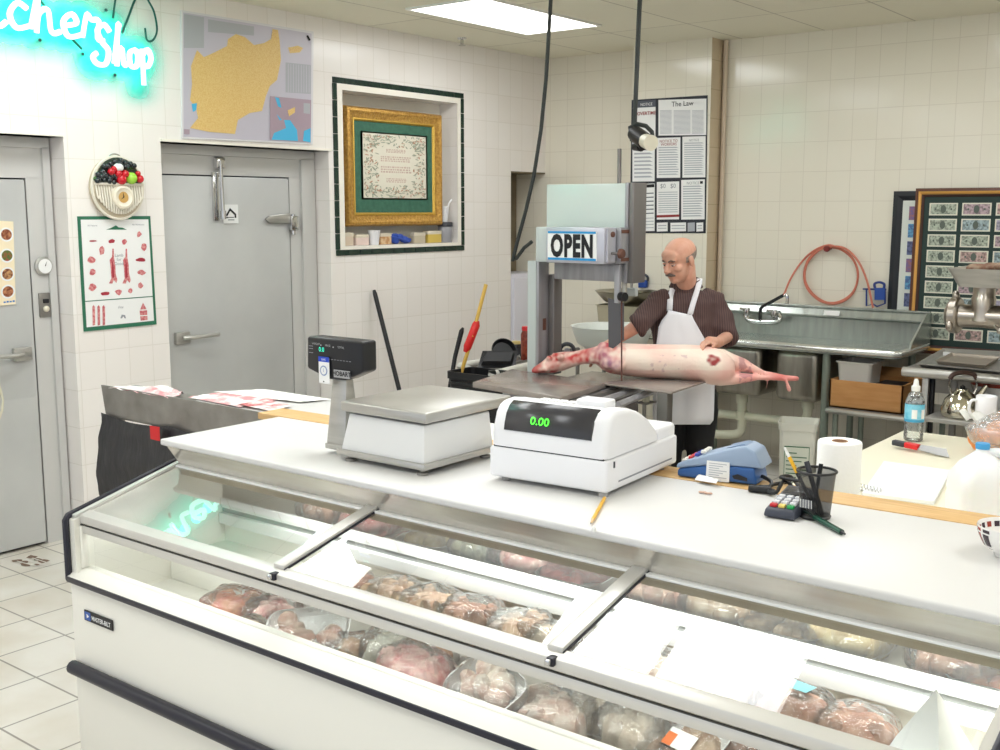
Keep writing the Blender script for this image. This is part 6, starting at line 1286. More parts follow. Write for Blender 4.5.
# guide rod, guide, guard, blade
Db = 5.83
b = MB(); b.cyl(atd(619.5, 149, Db+.1), atd(619, 229, Db+.1), .011, m=SDK); b.build('guide_rod', SDK, SAW)
b = MB(); p, q = atd(617.5, 264, Db), atd(617.5, 303, Db); b.box((q.x-.016, q.y-.012, q.z), (q.x+.016, q.y+.012, p.z), SGR, .003); b.build('blade_guide', SGR, SAW)
b = MB(); k = atd(620.5, 296.5, Db-.04); b.cyl(k, k+TOW_CAM*.03+TR*.02, .024, m=BLACKP); b.build('clamp_knob', BLACKP, SAW); b = MB(); b.cyl(atd(624.5, 281, Db+.05), atd(624.5, 296, Db+.05), .014, m=STEEL); b.build('guide_pin', STEEL, SAW); b = MB(); k = atd(632, 292, Db+.2); b.cbox(k, (.06, .03, .045), SPAL, .004); b.cbox(k+V((-.01, .01, .03)), (.012, .012, .05), STEEL); b.build('guide_block', SPAL, SAW)
GRD = mat('guard_grey', (92, 90, 92), .42, .6)
b = MB(); p, q = atd(608, 299, Db+.1), atd(623, 352, Db+.1); c3 = [atd(608, 298, Db+.1), atd(623.5, 303, Db+.06), atd(623.5, 340, Db+.06), atd(608.5, 352, Db+.1)]; b.prism(c3, (0, .006, 0), GRD); b.build('blade_guard', GRD, SAW, smooth=0)
b = MB(); b.prism([atd(621.0, 300, Db), atd(622.4, 300, Db), atd(622.4, 381, Db), atd(621.0, 381, Db)], TOW_CAM*-.012+TR*.0, mat('blade_bloody', (96, 62, 54), .4, .6)); b.build('blade', MATS['blade_bloody'], SAW, smooth=0)
b = MB(); k = aty(567, 351, 5.3); b.tube([k+(RGT*math.cos(a)+V((0, 0, 1))*math.sin(a))*.042 for a in [2*PI*i/20 for i in range(20)]], .012, DARKG, 8, loop=True); b.cyl(k-TOW_CAM*.01, k+TOW_CAM*.02, .018, m=SGR); b.tube([k, k+V((0, .12, -.0))], .012, SDK, 8); b.tube([k+RGT*-.04, k+RGT*.04], .006, SDK, 6); b.build('adjuster_wheel', DARKG, SAW)

# ================================================================ LAMB CARCASS
b = MB()
def sec(u, v, D, ru, rv, tilt=0):
    """cross section of the body at a pixel, radii in pixels along the depth and up"""
    k = D/F; up = V((0, 0, 1)); ax = RGT
    return (atd(u, v, D), TOW_CAM*ru*k, (up*math.cos(tilt)+ax*math.sin(tilt))*rv*k)
def limb(b, pts, seg=28): b.loft([sec(*p) for p in pts], None, seg)
limb(b, [(531.5, 371, 6.100, 2, 1.5), (534, 370.3, 6.100, 5, 3.2), (540, 368, 6.100, 7, 5), (548, 365, 6.120, 9.5, 8.5), (556, 362.5, 6.120, 10.5, 10), (564, 361, 6.120, 10, 9.5), (572, 359.5, 6.094, 9, 8), (582, 357, 6.049, 9, 7.5), (592, 355.5, 6.005, 10, 8), (602, 355, 5.970, 13, 10.5), (610, 357, 5.980, 15, 13)])
limb(b, [(596, 357, 6.008, 8, 7), (602, 358, 5.980, 14, 11.5), (610, 358.5, 5.990, 18, 15), (620, 359, 5.990, 19, 16), (632, 360, 5.980, 20, 16.5), (650, 361, 5.970, 20.5, 17), (670, 361.5, 5.950, 21, 17.2), (690, 362.5, 5.930, 21, 18), (705, 364, 5.910, 20, 18.5), (718, 366, 5.890, 18, 17.5), (728, 368, 5.880, 13, 14), (734, 369, 5.870, 6, 7)])
limb(b, [(712, 360, 5.940, 10, 12), (724, 360, 5.930, 10, 11), (735, 363, 5.920, 8.5, 8.5), (745, 365.5, 5.940, 7, 7), (755, 369.5, 5.920, 4.5, 4.3), (764, 373.5, 5.930, 3.2, 3), (773, 376, 5.910, 3.8, 3.8), (785, 378, 5.900, 3.6, 3.2), (794, 378.5, 5.900, 3.5, 2.8), (798.5, 378.5, 5.900, 3, 2.6)])
limb(b, [(706, 374, 5.910, 11, 10), (720, 377.5, 5.900, 10, 8.5), (734, 378.5, 5.890, 8, 6.2), (746, 378, 5.890, 6, 4.8), (757, 377.5, 5.890, 3.8, 3), (768, 377.5, 5.890, 3, 2.7), (776, 377.5, 5.890, 3.6, 3.2), (786, 378.5, 5.890, 2.8, 2.4)])
k = 6.0/F
b.tube([atd(785.5, 379, 5.88), atd(787, 383, 5.87), atd(788.5, 388, 5.87), atd(790, 391.5, 5.87)], [2*k, 1.6*k, 2.4*k, 2.2*k], None, 8)
b.tube([atd(767, 378, 5.89), atd(767.5, 383, 5.89), atd(766, 389, 5.89)], [.9*k, .9*k, .7*k], None, 6)
# shoulder blade, foreleg stub, ear and eye socket lumps
for u, v, D, r in [(604, 347, 5.97, 7), (603, 360, 5.95, 7), (608, 363, 5.92, 8), (618, 365.5, 5.89, 8), (555, 355.5, 6.09, 4), (549, 358, 6.07, 3.5), (560, 357, 6.06, 5), (546, 369, 6.07, 4), (700, 352, 5.92, 6)]: b.ellip(atd(u, v, D), (r*k, r*k*.8, r*k*.8), None, 10, 8)
me = remeshed(b, .006, 9)
col = me.color_attributes.new('flesh', 'FLOAT_COLOR', 'POINT')
FAT, PINK, RED, DEEP, PURP, CREAM = [V(rgb(c)[:3]) for c in ((246, 226, 210), (240, 184, 172), (204, 54, 54), (150, 30, 34), (168, 118, 140), (248, 234, 218))]
for i, vtx in enumerate(me.vertices):
    p = vtx.co; d_ = p-CAM; D = d_.dot(FWD); u = 500+F*d_.dot(RGT)/D; v_ = 375-F*d_.dot(UPV)/D
    n1 = mnoise.noise(p*14); n2 = mnoise.noise(p*38+V((7, 0, 0))); n3 = mnoise.noise(p*8+V((0, 9, 0)))
    c = FAT.lerp(CREAM, .5+.5*n1); c = c.lerp(PINK, max(0, min(1, (.22+n3*.8)+(.35 if v_ > 370 else 0)+(.4 if v_ < 349 else 0))))
    if u < 626: w = max(0, min(1, (626-u)/14+n1*.7)); c = c.lerp(RED.lerp(PURP, max(0, min(1, .35+n3*1.4))*max(0, min(1, (u-586)/14))), w*max(0, min(1, .62+n2*.9)))
    if u < 606: c = c.lerp(V(rgb((244, 214, 200))[:3]), max(0, min(.75, .3+n1*1.1))*min(1, (606-u)/14))
    if u < 547: c = c.lerp(DEEP.lerp(RED, .5), .8*min(1, max(0, (547-u)/9+n2*.5)))
    if 648 < u < 690 and n2 > .34 and 355 < v_ < 372: c = c.lerp(PURP, .35)
    if 706 < u < 722 and 352 < v_ < 366: w = max(0, 1-((u-714)/8)**2-((v_-360)/6)**2+n2*.8); c = c.lerp(DEEP, min(1, w*1.2))
    if u > 722: c = c.lerp(PINK.lerp(RED, max(0, min(1, .3+n1))), .55*min(1, (u-722)/22))
    if 739 < u < 752 and n2 > -.1: c = c.lerp(PURP.lerp(DEEP, .4), .5)
    if u > 758: c = c.lerp(RED, .38*min(1, (u-758)/14))
    col.data[i].color = (c.x, c.y, c.z, 1)
m = bpy.data.materials.new('lamb_flesh'); m.use_nodes = True; nt = m.node_tree; bs = nt.nodes['Principled BSDF']; at_ = nt.nodes.new('ShaderNodeVertexColor'); at_.layer_name = 'flesh'
nt.links.new(at_.outputs[0], bs.inputs['Base Color']); bs.inputs['Roughness'].default_value = .42
nz = nt.nodes.new('ShaderNodeTexNoise'); nz.inputs['Scale'].default_value = 45; nz.inputs['Detail'].default_value = 3; tcn = nt.nodes.new('ShaderNodeTexCoord'); nt.links.new(tcn.outputs['Object'], nz.inputs['Vector']); bp = nt.nodes.new('ShaderNodeBump'); bp.inputs['Strength'].default_value = .35; bp.inputs['Distance'].default_value = .01; nt.links.new(nz.outputs[0], bp.inputs['Height']); nt.links.new(bp.outputs[0], bs.inputs['Normal'])
me.materials.append(m)
tag(link_mesh('lamb_carcass', me, smooth=0), 'whole skinned lamb carcass lying across the band saw table', 'carcass')
for p in me.polygons: p.use_smooth = True

# ================================================================ BUTCHER
hips = atd(686, 398, 6.310); waist = atd(685, 362, 6.290); chest = atd(683, 322, 6.270); upch = atd(685, 301, 6.270); nb = atd(686, 288, 6.255)
MAN = thing('person', 'bald man in a brown striped shirt and white apron bending over the lamb carcass', 'person', (hips.x, hips.y, 0))
SKIN = mat('skin', (224, 174, 150), .5, noise=(18, .35, .7), col2=(214, 156, 132), sss=.15)
TWIST = (TOW_CAM-RGT*.25).normalized(); SIDE = TWIST.cross(V((0, 0, 1))).normalized()*-1
if SIDE.dot(RGT) < 0: SIDE = -SIDE
def tsec(c, w, d, sk=0): return (c, SIDE*w, TWIST*d+V((0, 0, sk)))
shL, shR = atd(658, 303, 6.230), atd(713, 301, 6.290)                  # shoulders, picture left and right
elL, wrL, haL = atd(640, 324, 6.090), atd(613, 342, 6.110), atd(602, 350, 6.130)
elR, wrR, haR = atd(727, 337, 6.230), atd(718, 342.5, 5.990), atd(708.5, 342.5, 5.925)
hd = atd(679.5, 259.5, 6.140)
f0 = (-RGT*.80+TOW_CAM*.60).normalized(); pt = R(16); HF = (f0*math.cos(pt)-V((0, 0, 1))*math.sin(pt)).normalized(); HU = (V((0, 0, 1))*math.cos(pt)+f0*math.sin(pt)).normalized(); HS = HF.cross(HU)
Rh = Matrix((HF, HS, HU)).transposed()
def hp(f, s, u): return hd+HF*f+HS*s+HU*u
b = MB()
b.ellip(hp(-.012, 0, .034), (.104, .079, .084), None, 24, 16, Rh)
b.ellip(hp(.026, 0, -.040), (.066, .062, .086), None, 20, 14, Rh)
b.ellip(hp(.058, 0, -.098), (.032, .034, .024), None, 14, 10, Rh)
b.ellip(hp(.078, 0, .022), (.022, .056, .013), None, 14, 8, Rh)
b.ellip(hp(.070, 0, .045), (.03, .058, .035), None, 14, 8, Rh)
for s_ in (-1, 1):
    b.ellip(hp(.062, s_*.042, -.028), (.026, .022, .022), None, 12, 8, Rh)
    b.ellip(hp(-.012, s_*.080, -.012), (.020, .008, .034), None, 12, 8, Rh)
    b.ellip(hp(-.002, s_*.084, -.004), (.012, .006, .022), None, 10, 8, Rh)
    b.ellip(hp(.106, s_*.012, -.040), (.010, .009, .008), None, 8, 6, Rh)
b.tube([hp(.088, 0, .014), hp(.103, 0, -.012), hp(.117, 0, -.036), hp(.108, 0, -.046)], [.010, .0125, .0155, .012], None, 10)
b.ellip(hp(.090, 0, -.070), (.012, .026, .007), None, 12, 6, Rh); b.ellip(hp(.086, 0, -.082), (.012, .022, .007), None, 12, 6, Rh)
b.tube([hp(-.035, 0, -.045), hp(-.03, 0, -.10), nb+V((0, 0, .0)), nb-V((0, 0, .06))], [.056, .055, .062, .08], None, 16)
b.loft([tsec(nb-V((0, 0, .03)), .09, .06), tsec(upch, .16, .09), tsec(chest, .165, .105), tsec(waist, .15, .105), tsec(hips, .155, .11), tsec(hips-V((0, 0, .08)), .14, .10)])
b.tube([shL, elL, wrL, haL], [.052, .042, .028, .034], None, 12); b.tube([shR, elR, wrR, haR], [.052, .043, .030, .034], None, 12)
for s_ in (-1, 1):
    h = hips+SIDE*s_*.085-V((0, 0, .03)); b.tube([h, V((h.x, h.y, .48))+TWIST*.03, V((h.x, h.y, .09))+SIDE*s_*.01, V((h.x, h.y, .05))], [.085, .06, .045, .045], None, 12)
def hand(b, pos, wrist, spread, down, k=1):
    d = (pos-wrist).normalized(); n_ = spread.normalized(); tip = []
    b.loft([(wrist, n_*.026, down*-.017), (lerp(wrist, pos, .5), n_*.034, down*-.016), (pos, n_*.041, down*-.014), (pos+d*.02, n_*.039, down*-.012)], None, 12)
    for i, L_ in enumerate((.072, .082, .076, .060)):
        r0 = pos+d*.015+n_*(.031-.0205*i); a = r0+d*L_*.42+n_*(.004-.0027*i)+down*.006; c = a+d*L_*.30+down*.020; e = c+d*L_*.12+down*.022
        b.tube([r0-d*.02, r0, a, c, e], [.0095, .0095, .0088, .008, .0066], None, 8); tip.append(e)
    t0 = lerp(wrist, pos, .45)+n_*.028; t1 = t0+n_*.028+d*.022+down*.008; t2 = t1+d*.030+n_*.006+down*.014
    b.tube([t0-n_*.012, t0, t1, t2], [.013, .0125, .0105, .0085], None, 8)
hand(b, haR, wrR, (TOW_CAM*.8+RGT*.1+V((0, 0, .0))), V((0, 0, -1)))
hand(b, haL, wrL, (TOW_CAM*.9-RGT*.2), V((0, 0, -1)))
me = remeshed(b, .0052, 3, .4); me.materials.append(SKIN); bod = link_mesh('body', me, MAN, smooth=0)
for p in me.polygons: p.use_smooth = True
# hair, brows, moustache, eyes
HAIR = mat('grey_hair', (176, 160, 148), .8, noise=(120, .35, .65), col2=(140, 124, 114), bump=(120, .6))
b = MB(); c0 = hp(-.012, 0, .034); rows = []
for i in range(9):
    el = R(-46+5.6*i); ring = []
    for j in range(25):
        a = R(70+220*j/24); w_ = abs(j-12)/12; e2 = el*(1-.45*w_)-R(8)*w_+R(14)*(1-w_)*i/8; ring.append(c0+Rh @ V((.1065*math.cos(e2)*math.cos(a), .0815*math.cos(e2)*math.sin(a), .0855*math.sin(e2))))
    rows.append(ring)
b.rings(rows, HAIR, cap=False, closed=False); b.build('hair', HAIR, MAN, smooth=180)
DKH = mat('dark_hair', (104, 86, 76), .8)
b = MB()
for s_ in (-1, 1): b.tube([hp(.099, s_*.012, .016), hp(.098, s_*.03, .022), hp(.084, s_*.05, .016)], [.004, .0055, .003], DKH, 6)
b.build('eyebrows', DKH, MAN)
b = MB(); b.tube([hp(.086, -.034, -.066), hp(.102, -.016, -.058), hp(.108, 0, -.055), hp(.102, .016, -.058), hp(.086, .034, -.066)], [.004, .0085, .009, .0085, .004], mat('moustache_grey', (108, 98, 92), .9), 8); b.build('moustache', MATS['moustache_grey'], MAN)
b = MB()
for s_ in (-1, 1): b.ellip(hp(.084, s_*.030, -.003), (.010, .014, .0075), mat('eye_white', (226, 214, 206), .3), 10, 8, Rh); b.ellip(hp(.0905, s_*.030, -.006), (.0045, .0065, .0055), INK, 8, 6, Rh); b.ellip(hp(.087, s_*.030, .002), (.010, .0155, .0055), SKIN, 10, 8, Rh)
b.build('eyes', MATS['eye_white'], MAN)
# shirt
SHIRT = bpy.data.materials.new('striped_shirt'); SHIRT.use_nodes = True; nt = SHIRT.node_tree; bs = nt.nodes['Principled BSDF']; bs.inputs['Roughness'].default_value = .85
tcn = nt.nodes.new('ShaderNodeTexCoord'); wv = nt.nodes.new('ShaderNodeTexWave'); wv.inputs['Scale'].default_value = 24; wv.inputs['Distortion'].default_value = .6; mp = nt.nodes.new('ShaderNodeMapping'); mp.inputs['Rotation'].default_value = (0, 0, -YAW); nt.links.new(tcn.outputs['Object'], mp.inputs[0]); nt.links.new(mp.outputs[0], wv.inputs['Vector'])
rp = nt.nodes.new('ShaderNodeValToRGB'); rp.color_ramp.elements[0].color = rgb((74, 54, 54)); rp.color_ramp.elements[1].color = rgb((98, 74, 68)); rp.color_ramp.elements[0].position = .55; rp.color_ramp.elements[1].position = .8; nt.links.new(wv.outputs['Fac'], rp.inputs[0]); nt.links.new(rp.outputs[0], bs.inputs['Base Color'])
b = MB()
b.loft([tsec(nb-V((0, 0, .012)), .075, .062), tsec(lerp(nb, upch, .45), .135, .088), tsec(upch, .185, .112), tsec(chest, .188, .13), tsec(lerp(chest, waist, .6), .178, .132), tsec(waist, .172, .132), tsec(hips, .175, .13)], None, 24)
cuL, cuR = lerp(elL, wrL, .10), lerp(elR, wrR, .06)
b.tube([lerp(upch, shL, .7), shL, lerp(shL, elL, .5), elL, cuL], [.080, .070, .066, .062, .060], None, 16)
b.tube([lerp(upch, shR, .7), shR, lerp(shR, elR, .5), elR, cuR], [.080, .072, .072, .066, .060], None, 16)
for c_, d_ in ((cuL, (wrL-elL).normalized()), (cuR, (wrR-elR).normalized())): b.tube([c_-d_*.035, c_-d_*.02, c_+d_*.01, c_+d_*.018], [.06, .068, .068, .06], None, 16)
me = remeshed(b, .011, 3)
for vtx in me.vertices:
    p = vtx.co; vtx.co = p+vtx.normal*(.011*mnoise.noise(V((p.x*9, p.y*9, p.z*14)))+.005*mnoise.noise(p*26))
me.materials.append(SHIRT); sh = link_mesh('shirt', me, MAN, smooth=180)
from mathutils.bvhtree import BVHTree
bv = BVHTree.FromPolygons([v.co.copy()+ROOT['person'] for v in me.vertices], [list(p.vertices) for p in me.polygons])
# collar
b = MB(); cc_ = nb+V((0, 0, .012))
for s_ in (-1, 1):
    q0 = cc_+TWIST*.075-V((0, 0, .05)); pts_o = [q0, cc_+TWIST*.05+SIDE*s_*.06+V((0, 0, -.005)), cc_+SIDE*s_*.085+V((0, 0, .018)), cc_-TWIST*.075+V((0, 0, .03))]
    up_ = [p+(p-cc_)*-.10+V((0, 0, .028)) for p in pts_o]; lo_ = [p+(p-cc_)*.12-V((0, 0, .022)) for p in pts_o]; lo_[0] = lo_[0]+SIDE*s_*.045-V((0, 0, .02))
    b.rings([smooth_path(lo_, 4), smooth_path(pts_o, 4), smooth_path(up_, 4)], SHIRT, cap=False, closed=False)
b.build('collar', SHIRT, MAN, smooth=180)
# apron: drapes over the shirt front
APM = mat('apron_white', (236, 236, 240), .8, bump=(14, .15))
def on_shirt(u, v, D0, off=.010):
    h = bv.ray_cast(CAM, ray(u, v).normalized())
    p = h[0] if h[0] is not None else None
    d0 = D0 if p is None else min(D0+.02, (p-CAM).dot(FWD)-off)
    return d0
rows = [(310, 668.5, 690.5), (314, 667, 691.5), (320, 662, 694), (327, 658.5, 698), (336, 657.5, 703), (346, 656, 709), (358, 655, 713.5), (374, 653.5, 714.5), (392, 653, 714.5), (410, 652.5, 714), (420, 653, 713.5), (424.5, 655.5, 710)]
vs = []
for (v_, u0, u1) in rows:
    line = []
    for j in range(17):
        t_ = j/16; u = u0+(u1-u0)*t_; sag = .0
        v2 = v_+(5.0*t_ if v_ < 312 else 0)
        D0 = 6.14-.02*math.sin(PI*t_)+.03*max(0, (t_-.8))*5*.5
        if v_ > 370: D0 = 6.17-.03*math.sin(PI*t_)+.006*math.sin(t_*16)
        d0 = on_shirt(u, v2, D0) if v_ < 372 else D0
        line.append(atd(u, v2, d0))
    vs.append(line)
for _ in range(2):
    for i in range(1, len(vs)-1): vs[i] = [vs[i][j]*.5+(vs[i-1][j]+vs[i+1][j])*.25 if 0 < j < 16 else vs[i][j] for j in range(17)]
b = MB(); b.rings(vs, APM, cap=False, closed=False); apr = b.build('apron', APM, MAN, smooth=180)
sd = apr.modifiers.new('cloth', 'SOLIDIFY'); sd.thickness = .004; sd.offset = 0
b = MB()
for st in ([(669.5, 311), (670, 303), (670.5, 296), (673, 288.5)], [(690, 314.5), (692, 307), (695, 297), (699, 284), (699.5, 279)]):
    pts = []
    ds = [on_shirt(u, v_, 6.23, .008) for u, v_ in st]
    ds = [min(ds[i], lerp(ds[0], ds[-1], i/(len(ds)-1))) for i in range(len(ds))]
    for _ in range(2): ds = [ds[0]]+[min(ds[i], (ds[i-1]+ds[i+1])/2) for i in range(1, len(ds)-1)]+[ds[-1]]
    for (u, v_), d0 in zip(st, ds): pts.append(atd(u, v_, d0))
    pts = smooth_path(pts, 3); b.rings([[p-RGT*.016 for p in pts], [p+RGT*.016 for p in pts]], APM, cap=False, closed=False)
ap2 = b.build('apron_strap', APM, MAN, smooth=180); sd = ap2.modifiers.new('cloth', 'SOLIDIFY'); sd.thickness = .004
# trousers and shoes
TRS = mat('black_trousers', (24, 24, 26), .8)
b = MB(); b.loft([tsec(hips+V((0, 0, .06)), .172, .125), tsec(hips, .18, .13), tsec(hips-V((0, 0, .10)), .185, .125)], None, 20)
for s_ in (-1, 1):
    h = hips+SIDE*s_*.088-V((0, 0, .06)); b.tube([h, V((h.x, h.y, .5))+TWIST*.035, V((h.x, h.y, .08))+SIDE*s_*.01], [.10, .08, .068], None, 16)
me = remeshed(b, .012, 3); me.materials.append(TRS); link_mesh('trousers', me, MAN, smooth=180)
for s_ in (-1, 1):
    h = hips+SIDE*s_*.095; c_ = V((h.x, h.y, 0)); b = MB(); b.loft([(c_-TWIST*.09+V((0, 0, .04)), SIDE*.02, V((0, 0, .03))), (c_-TWIST*.06+V((0, 0, .05)), SIDE*.042, V((0, 0, .05))), (c_+TWIST*.04+V((0, 0, .045)), SIDE*.045, V((0, 0, .044))), (c_+TWIST*.14+V((0, 0, .032)), SIDE*.048, V((0, 0, .031))), (c_+TWIST*.19+V((0, 0, .022)), SIDE*.03, V((0, 0, .02)))], BLACKP, 14); b.build('shoe', BLACKP, MAN, smooth=180)

# ================================================================ CORNER BEHIND THE SAW
CORN = thing('white_cabinet', 'pale white cabinet in the corner opening behind the band saw', 'cabinet', (WX-.15, 7.25, 0))
b = MB(); b.box((WX-.28, 7.045, 0), (WX+.0, 7.47, aty(528, 275, 7.05).z), mat('cabinet_lavender', (222, 220, 228), .4), .006); b.build('cabinet_body', MATS['cabinet_lavender'], CORN)
b = MB(); b.box((WX-.0, 7.055, .12), (WX+.018, 7.46, aty(528, 275, 7.05).z-.03), MATS['cabinet_lavender'], .004); dd = b.build('door', MATS['cabinet_lavender'], CORN)
# low counter with a white edge
LZ = .80
LC = thing('wash_counter', 'low counter with a raised white edge behind the left of the band saw', 'counter', (-4.6, 6.0, 0))
q = [atz(u, v, LZ) for u, v in [(461, 366.5), (495, 374.5), (543, 362.5), (512, 357)]]
b = MB(); b.prism([p-V((0, 0, .03)) for p in q], (0, 0, .02), STEELD); b.build('counter_top', STEELD, LC, smooth=0)
b = MB(); b.tube([q[0], q[1], q[2], q[3]], .028, mat('white_edge', (226, 224, 214), .4), 10, loop=True); b.build('white_edging', MATS['white_edge'], LC)
cen = sum(q, V((0, 0, 0)))/4
for p in q:
    p2 = lerp(p, cen, .12); b = MB(); b.cyl((p2.x, p2.y, 0), (p2.x, p2.y, LZ-.03), .018, m=STEELD); b.build('leg', STEELD, LC)
def onc(u, v, dz=0): p = atz(u, v, LZ-.008); p.z = LZ-.008+dz; return p
# jars
def spice_jar(u, v, r, h, body, lid, lid_h, label, win=None):
    c = onc(u, v); t = thing('spice_jar', label, 'jar', c); b = MB(); b.lathe([(0, 0), (r*.95, 0), (r, .01), (r, h*.78), (r*.8, h*.86), (r*.8, h*.9), (0, h*.9)], c, body, 24); b.build('jar_body', body, t)
    b = MB(); b.lathe([(0, h), (r*.82, h), (r*.86, h-.006), (r*.86, h-lid_h), (0, h-lid_h)], c, lid, 24); b.build('lid', lid, t)
    if win:
        b = MB(); b.lathe([(r*1.01, h*.2), (r*1.01, h*.62)], c, win, 24); b.build('label', win, t)
spice_jar(527, 360.5, .043, .232, mat('paprika_jar', (150, 66, 44), .25, noise=(40, .4, .65), col2=(112, 40, 28)), mat('lid_red', (210, 40, 46), .4), .026, 'tall jar of red-brown spice with a red lid beside the saw column')
spice_jar(516, 358, .037, .118, mat('dark_jar', (34, 34, 38), .3), mat('lid_cream', (222, 200, 130), .4), .03, 'short dark jar with a cream lid beside the red-lidded jar', mat('jar_label', (70, 70, 74), .5))
# black trays
b = MB(); p = onc(487, 369); a = (atz(507, 371, LZ)-atz(479, 371, LZ)).normalized(); bk = V((-a.y, a.x, 0)); upv = (V((0, 0, 1))*.75+bk*.66).normalized(); n_ = a.cross(upv)*-1
def tq(x, y, k=0): return p+a*x+upv*y+V((0, 0, .005))+n_*k
rs = []
for ins, k in ((0, 0), (0, .008), (.02, .004), (.035, .03), (.036, .034), (.03, .036)): rs.append([tq(-.06+ins, ins, -k), tq(.18-ins, ins, -k), tq(.20-ins, .13-ins, -k), tq(-.03+ins, .13-ins, -k)])
b.rings(rs, BLACKP); tag(b.build('food_tray', BLACKP), 'black plastic tray tilted up on the low white-edged counter', 'tray')
b = MB(); c = onc(503, 366, .075); b.lathe([(0, -.01), (.07, -.008), (.082, .012), (.088, .03), (.084, .03), (.07, 0), (0, -.004)], (0, 0, 0), BLACKP, 30)
M_ = Matrix.Translation(c+V((0, 0, .015))) @ Matrix.Rotation(-YAW+R(-20), 4, 'Z').inverted() @ Matrix.Rotation(R(62), 4, 'X'); b.bm.transform(M_); tag(b.build('frying_pan', BLACKP), 'round black pan standing behind the tilted black tray', 'pan')
b = MB(); q4 = [onc(u, v, .03) for u, v in [(512, 367), (528, 364), (536, 359), (520, 358)]]; cen4 = sum(q4, V((0, 0, 0)))/4
b.rings([[cen4+(x-cen4)*k_+V((0, 0, z)) for x in q4] for k_, z in ((.9, -.029), (1, -.002), (1.04, 0), (.97, 0), (.88, -.024))], STEEL); tag(b.build('steel_tray', STEEL, smooth=0), 'small bright steel tray under the jars on the low counter', 'tray')
# black bin and handles
bc = aty(474, 380, 5.08); zt = aty(474, 373.5, 5.08).z
BIN = thing('bin', 'black ribbed bin holding broom handles, between the scale and the band saw', 'bin', (bc.x, 5.18, 0))
b = MB(); x0, x1 = aty(449, 380, 5.08).x, aty(501, 380, 5.08).x
b.rings([[((x0+x1)/2+x, 5.18+y, z) for x, y in rrect((x1-x0)*k, .24*k, .03)] for k, z in ((.3, 0), (.8, 0), (.97, zt-.05), (1.04, zt-.045), (1.04, zt), (.97, zt), (.8, .06), (.3, .05))], BLACKP); b.build('bin_body', BLACKP, BIN)
for i in range(3):
    b = MB(); k = .985-i*.012; b.tube([((x0+x1)/2+x, 5.18+y, zt-.07-.045*i) for x, y in rrect((x1-x0)*k, .24*k, .03)], .008, BLACKP, 6, loop=True); b.build('rib', BLACKP, BIN)
def along(u0, v0, u1, v1, y, cond):
    return [aty(u0, v0, y), aty(u1, v1, y)]
YH = mat('broom_wood', (220, 178, 84), .45); RG = mat('grip_red', (212, 36, 34), .4)
t = thing('mop', 'yellow wooden mop handle with a red grip standing in the black bin', 'mop', (bc.x, 5.18, 0))
yb = 5.19
b = MB(); b.tube([aty(486, 284.5, yb+.16), aty(472.5, 336, yb+.05), aty(459, 380, yb), aty(454, 396, yb-.02)], [.012, .012, .012, .012], YH, 10); b.build('handle', YH, t)
b = MB(); b.tube([aty(477, 321, yb+.09), aty(476, 325, yb+.08), aty(467.5, 347, yb+.035), aty(466, 352, yb+.03)], [.016, .026, .026, .018], RG, 12); b.build('grip', RG, t)
b = MB(); b.tube([aty(463, 328, yb+.08), aty(461.5, 331, yb+.08), aty(455, 357, yb+.03), aty(449, 392, yb-.04)], [.008, .016, .014, .014], BLACKP, 10); tag(b.build('brush_stick', BLACKP), 'short black handle standing in the bin left of the red grip', 'stick')
best = None
for i in range(400):
    v = 400+i*.5; u = 374+(v-290)*.252; p = atz(u, v, .0)
    if best is None or abs(p.x+4.95) < abs(best.x+4.95): best = p
top = atx(374, 290, WX+.03); b = MB(); b.tube([top, lerp(top, best, .02), best], [.010, .016, .016], BLACKP, 10)
t = thing('broom', 'long black broom handle leaning on the tiled wall behind the scale', 'broom', best); b.build('handle', BLACKP, t)
b = MB(); b.hexa([best+V((-.04, -.16, .0)), best+V((.04, -.16, .0)), best+V((.04, .16, 0)), best+V((-.04, .16, 0))], [best+V((-.02, -.13, .1)), best+V((.02, -.13, .1)), best+V((.02, .13, .1)), best+V((-.02, .13, .1))], DARKG); b.build('brush_head', DARKG, t)

# ---- pans and bowls behind the saw
y_s = 7.12; RKz = aty(600, 323.5, 6.95).z
RK = thing('dish_rack', 'steel rack shelf in the corner behind the saw carrying the pan and mixing bowl', 'shelf', (-4.5, 7.0, rim))
xa, xb = aty(587, 322, 6.95).x, aty(660, 322, 6.95).x
b = MB(); b.box((xa, 6.93, RKz-.022), (xb, 7.28, RKz), STEEL, .004); b.build('shelf_board', STEEL, RK)
for x, y in ((xa+.03, 6.96), (xb-.03, 6.96), (xa+.03, 7.25), (xb-.03, 7.25)):
    b = MB(); b.cyl((x, y, rim), (x, y, RKz-.02), .012, m=STEELD); b.build('leg', STEELD, RK)
b = MB(); x0, x1 = aty(594, 312, 6.97).x, aty(640, 312, 6.97).x; zp = aty(594, 304.5, 6.97).z
PANM = mat('pan_pale_steel', (196, 190, 168), .35, .7)
def prs(k, z): return [((x0+x1)/2+x, 7.1+y, z) for x, y in rrect((x1-x0)*k, .26*k, .03)]
b.rings([prs(.3, RKz+.001), prs(.9, RKz+.001), prs(.97, zp-.006), prs(1.03, zp-.004), prs(1.03, zp), prs(.95, zp), prs(.88, RKz+.006), prs(.3, RKz+.006)], PANM); tag(b.build('steam_pan', PANM), 'rectangular pale steel pan under the mixing bowl behind the saw', 'pan')
b = MB(); c = aty(625, 306, 7.08); rb = (655-594)/2/F*(c-CAM).dot(FWD); hb = aty(625, 291, 7.08).z-zp; c = V((c.x, 7.09, zp+.001))
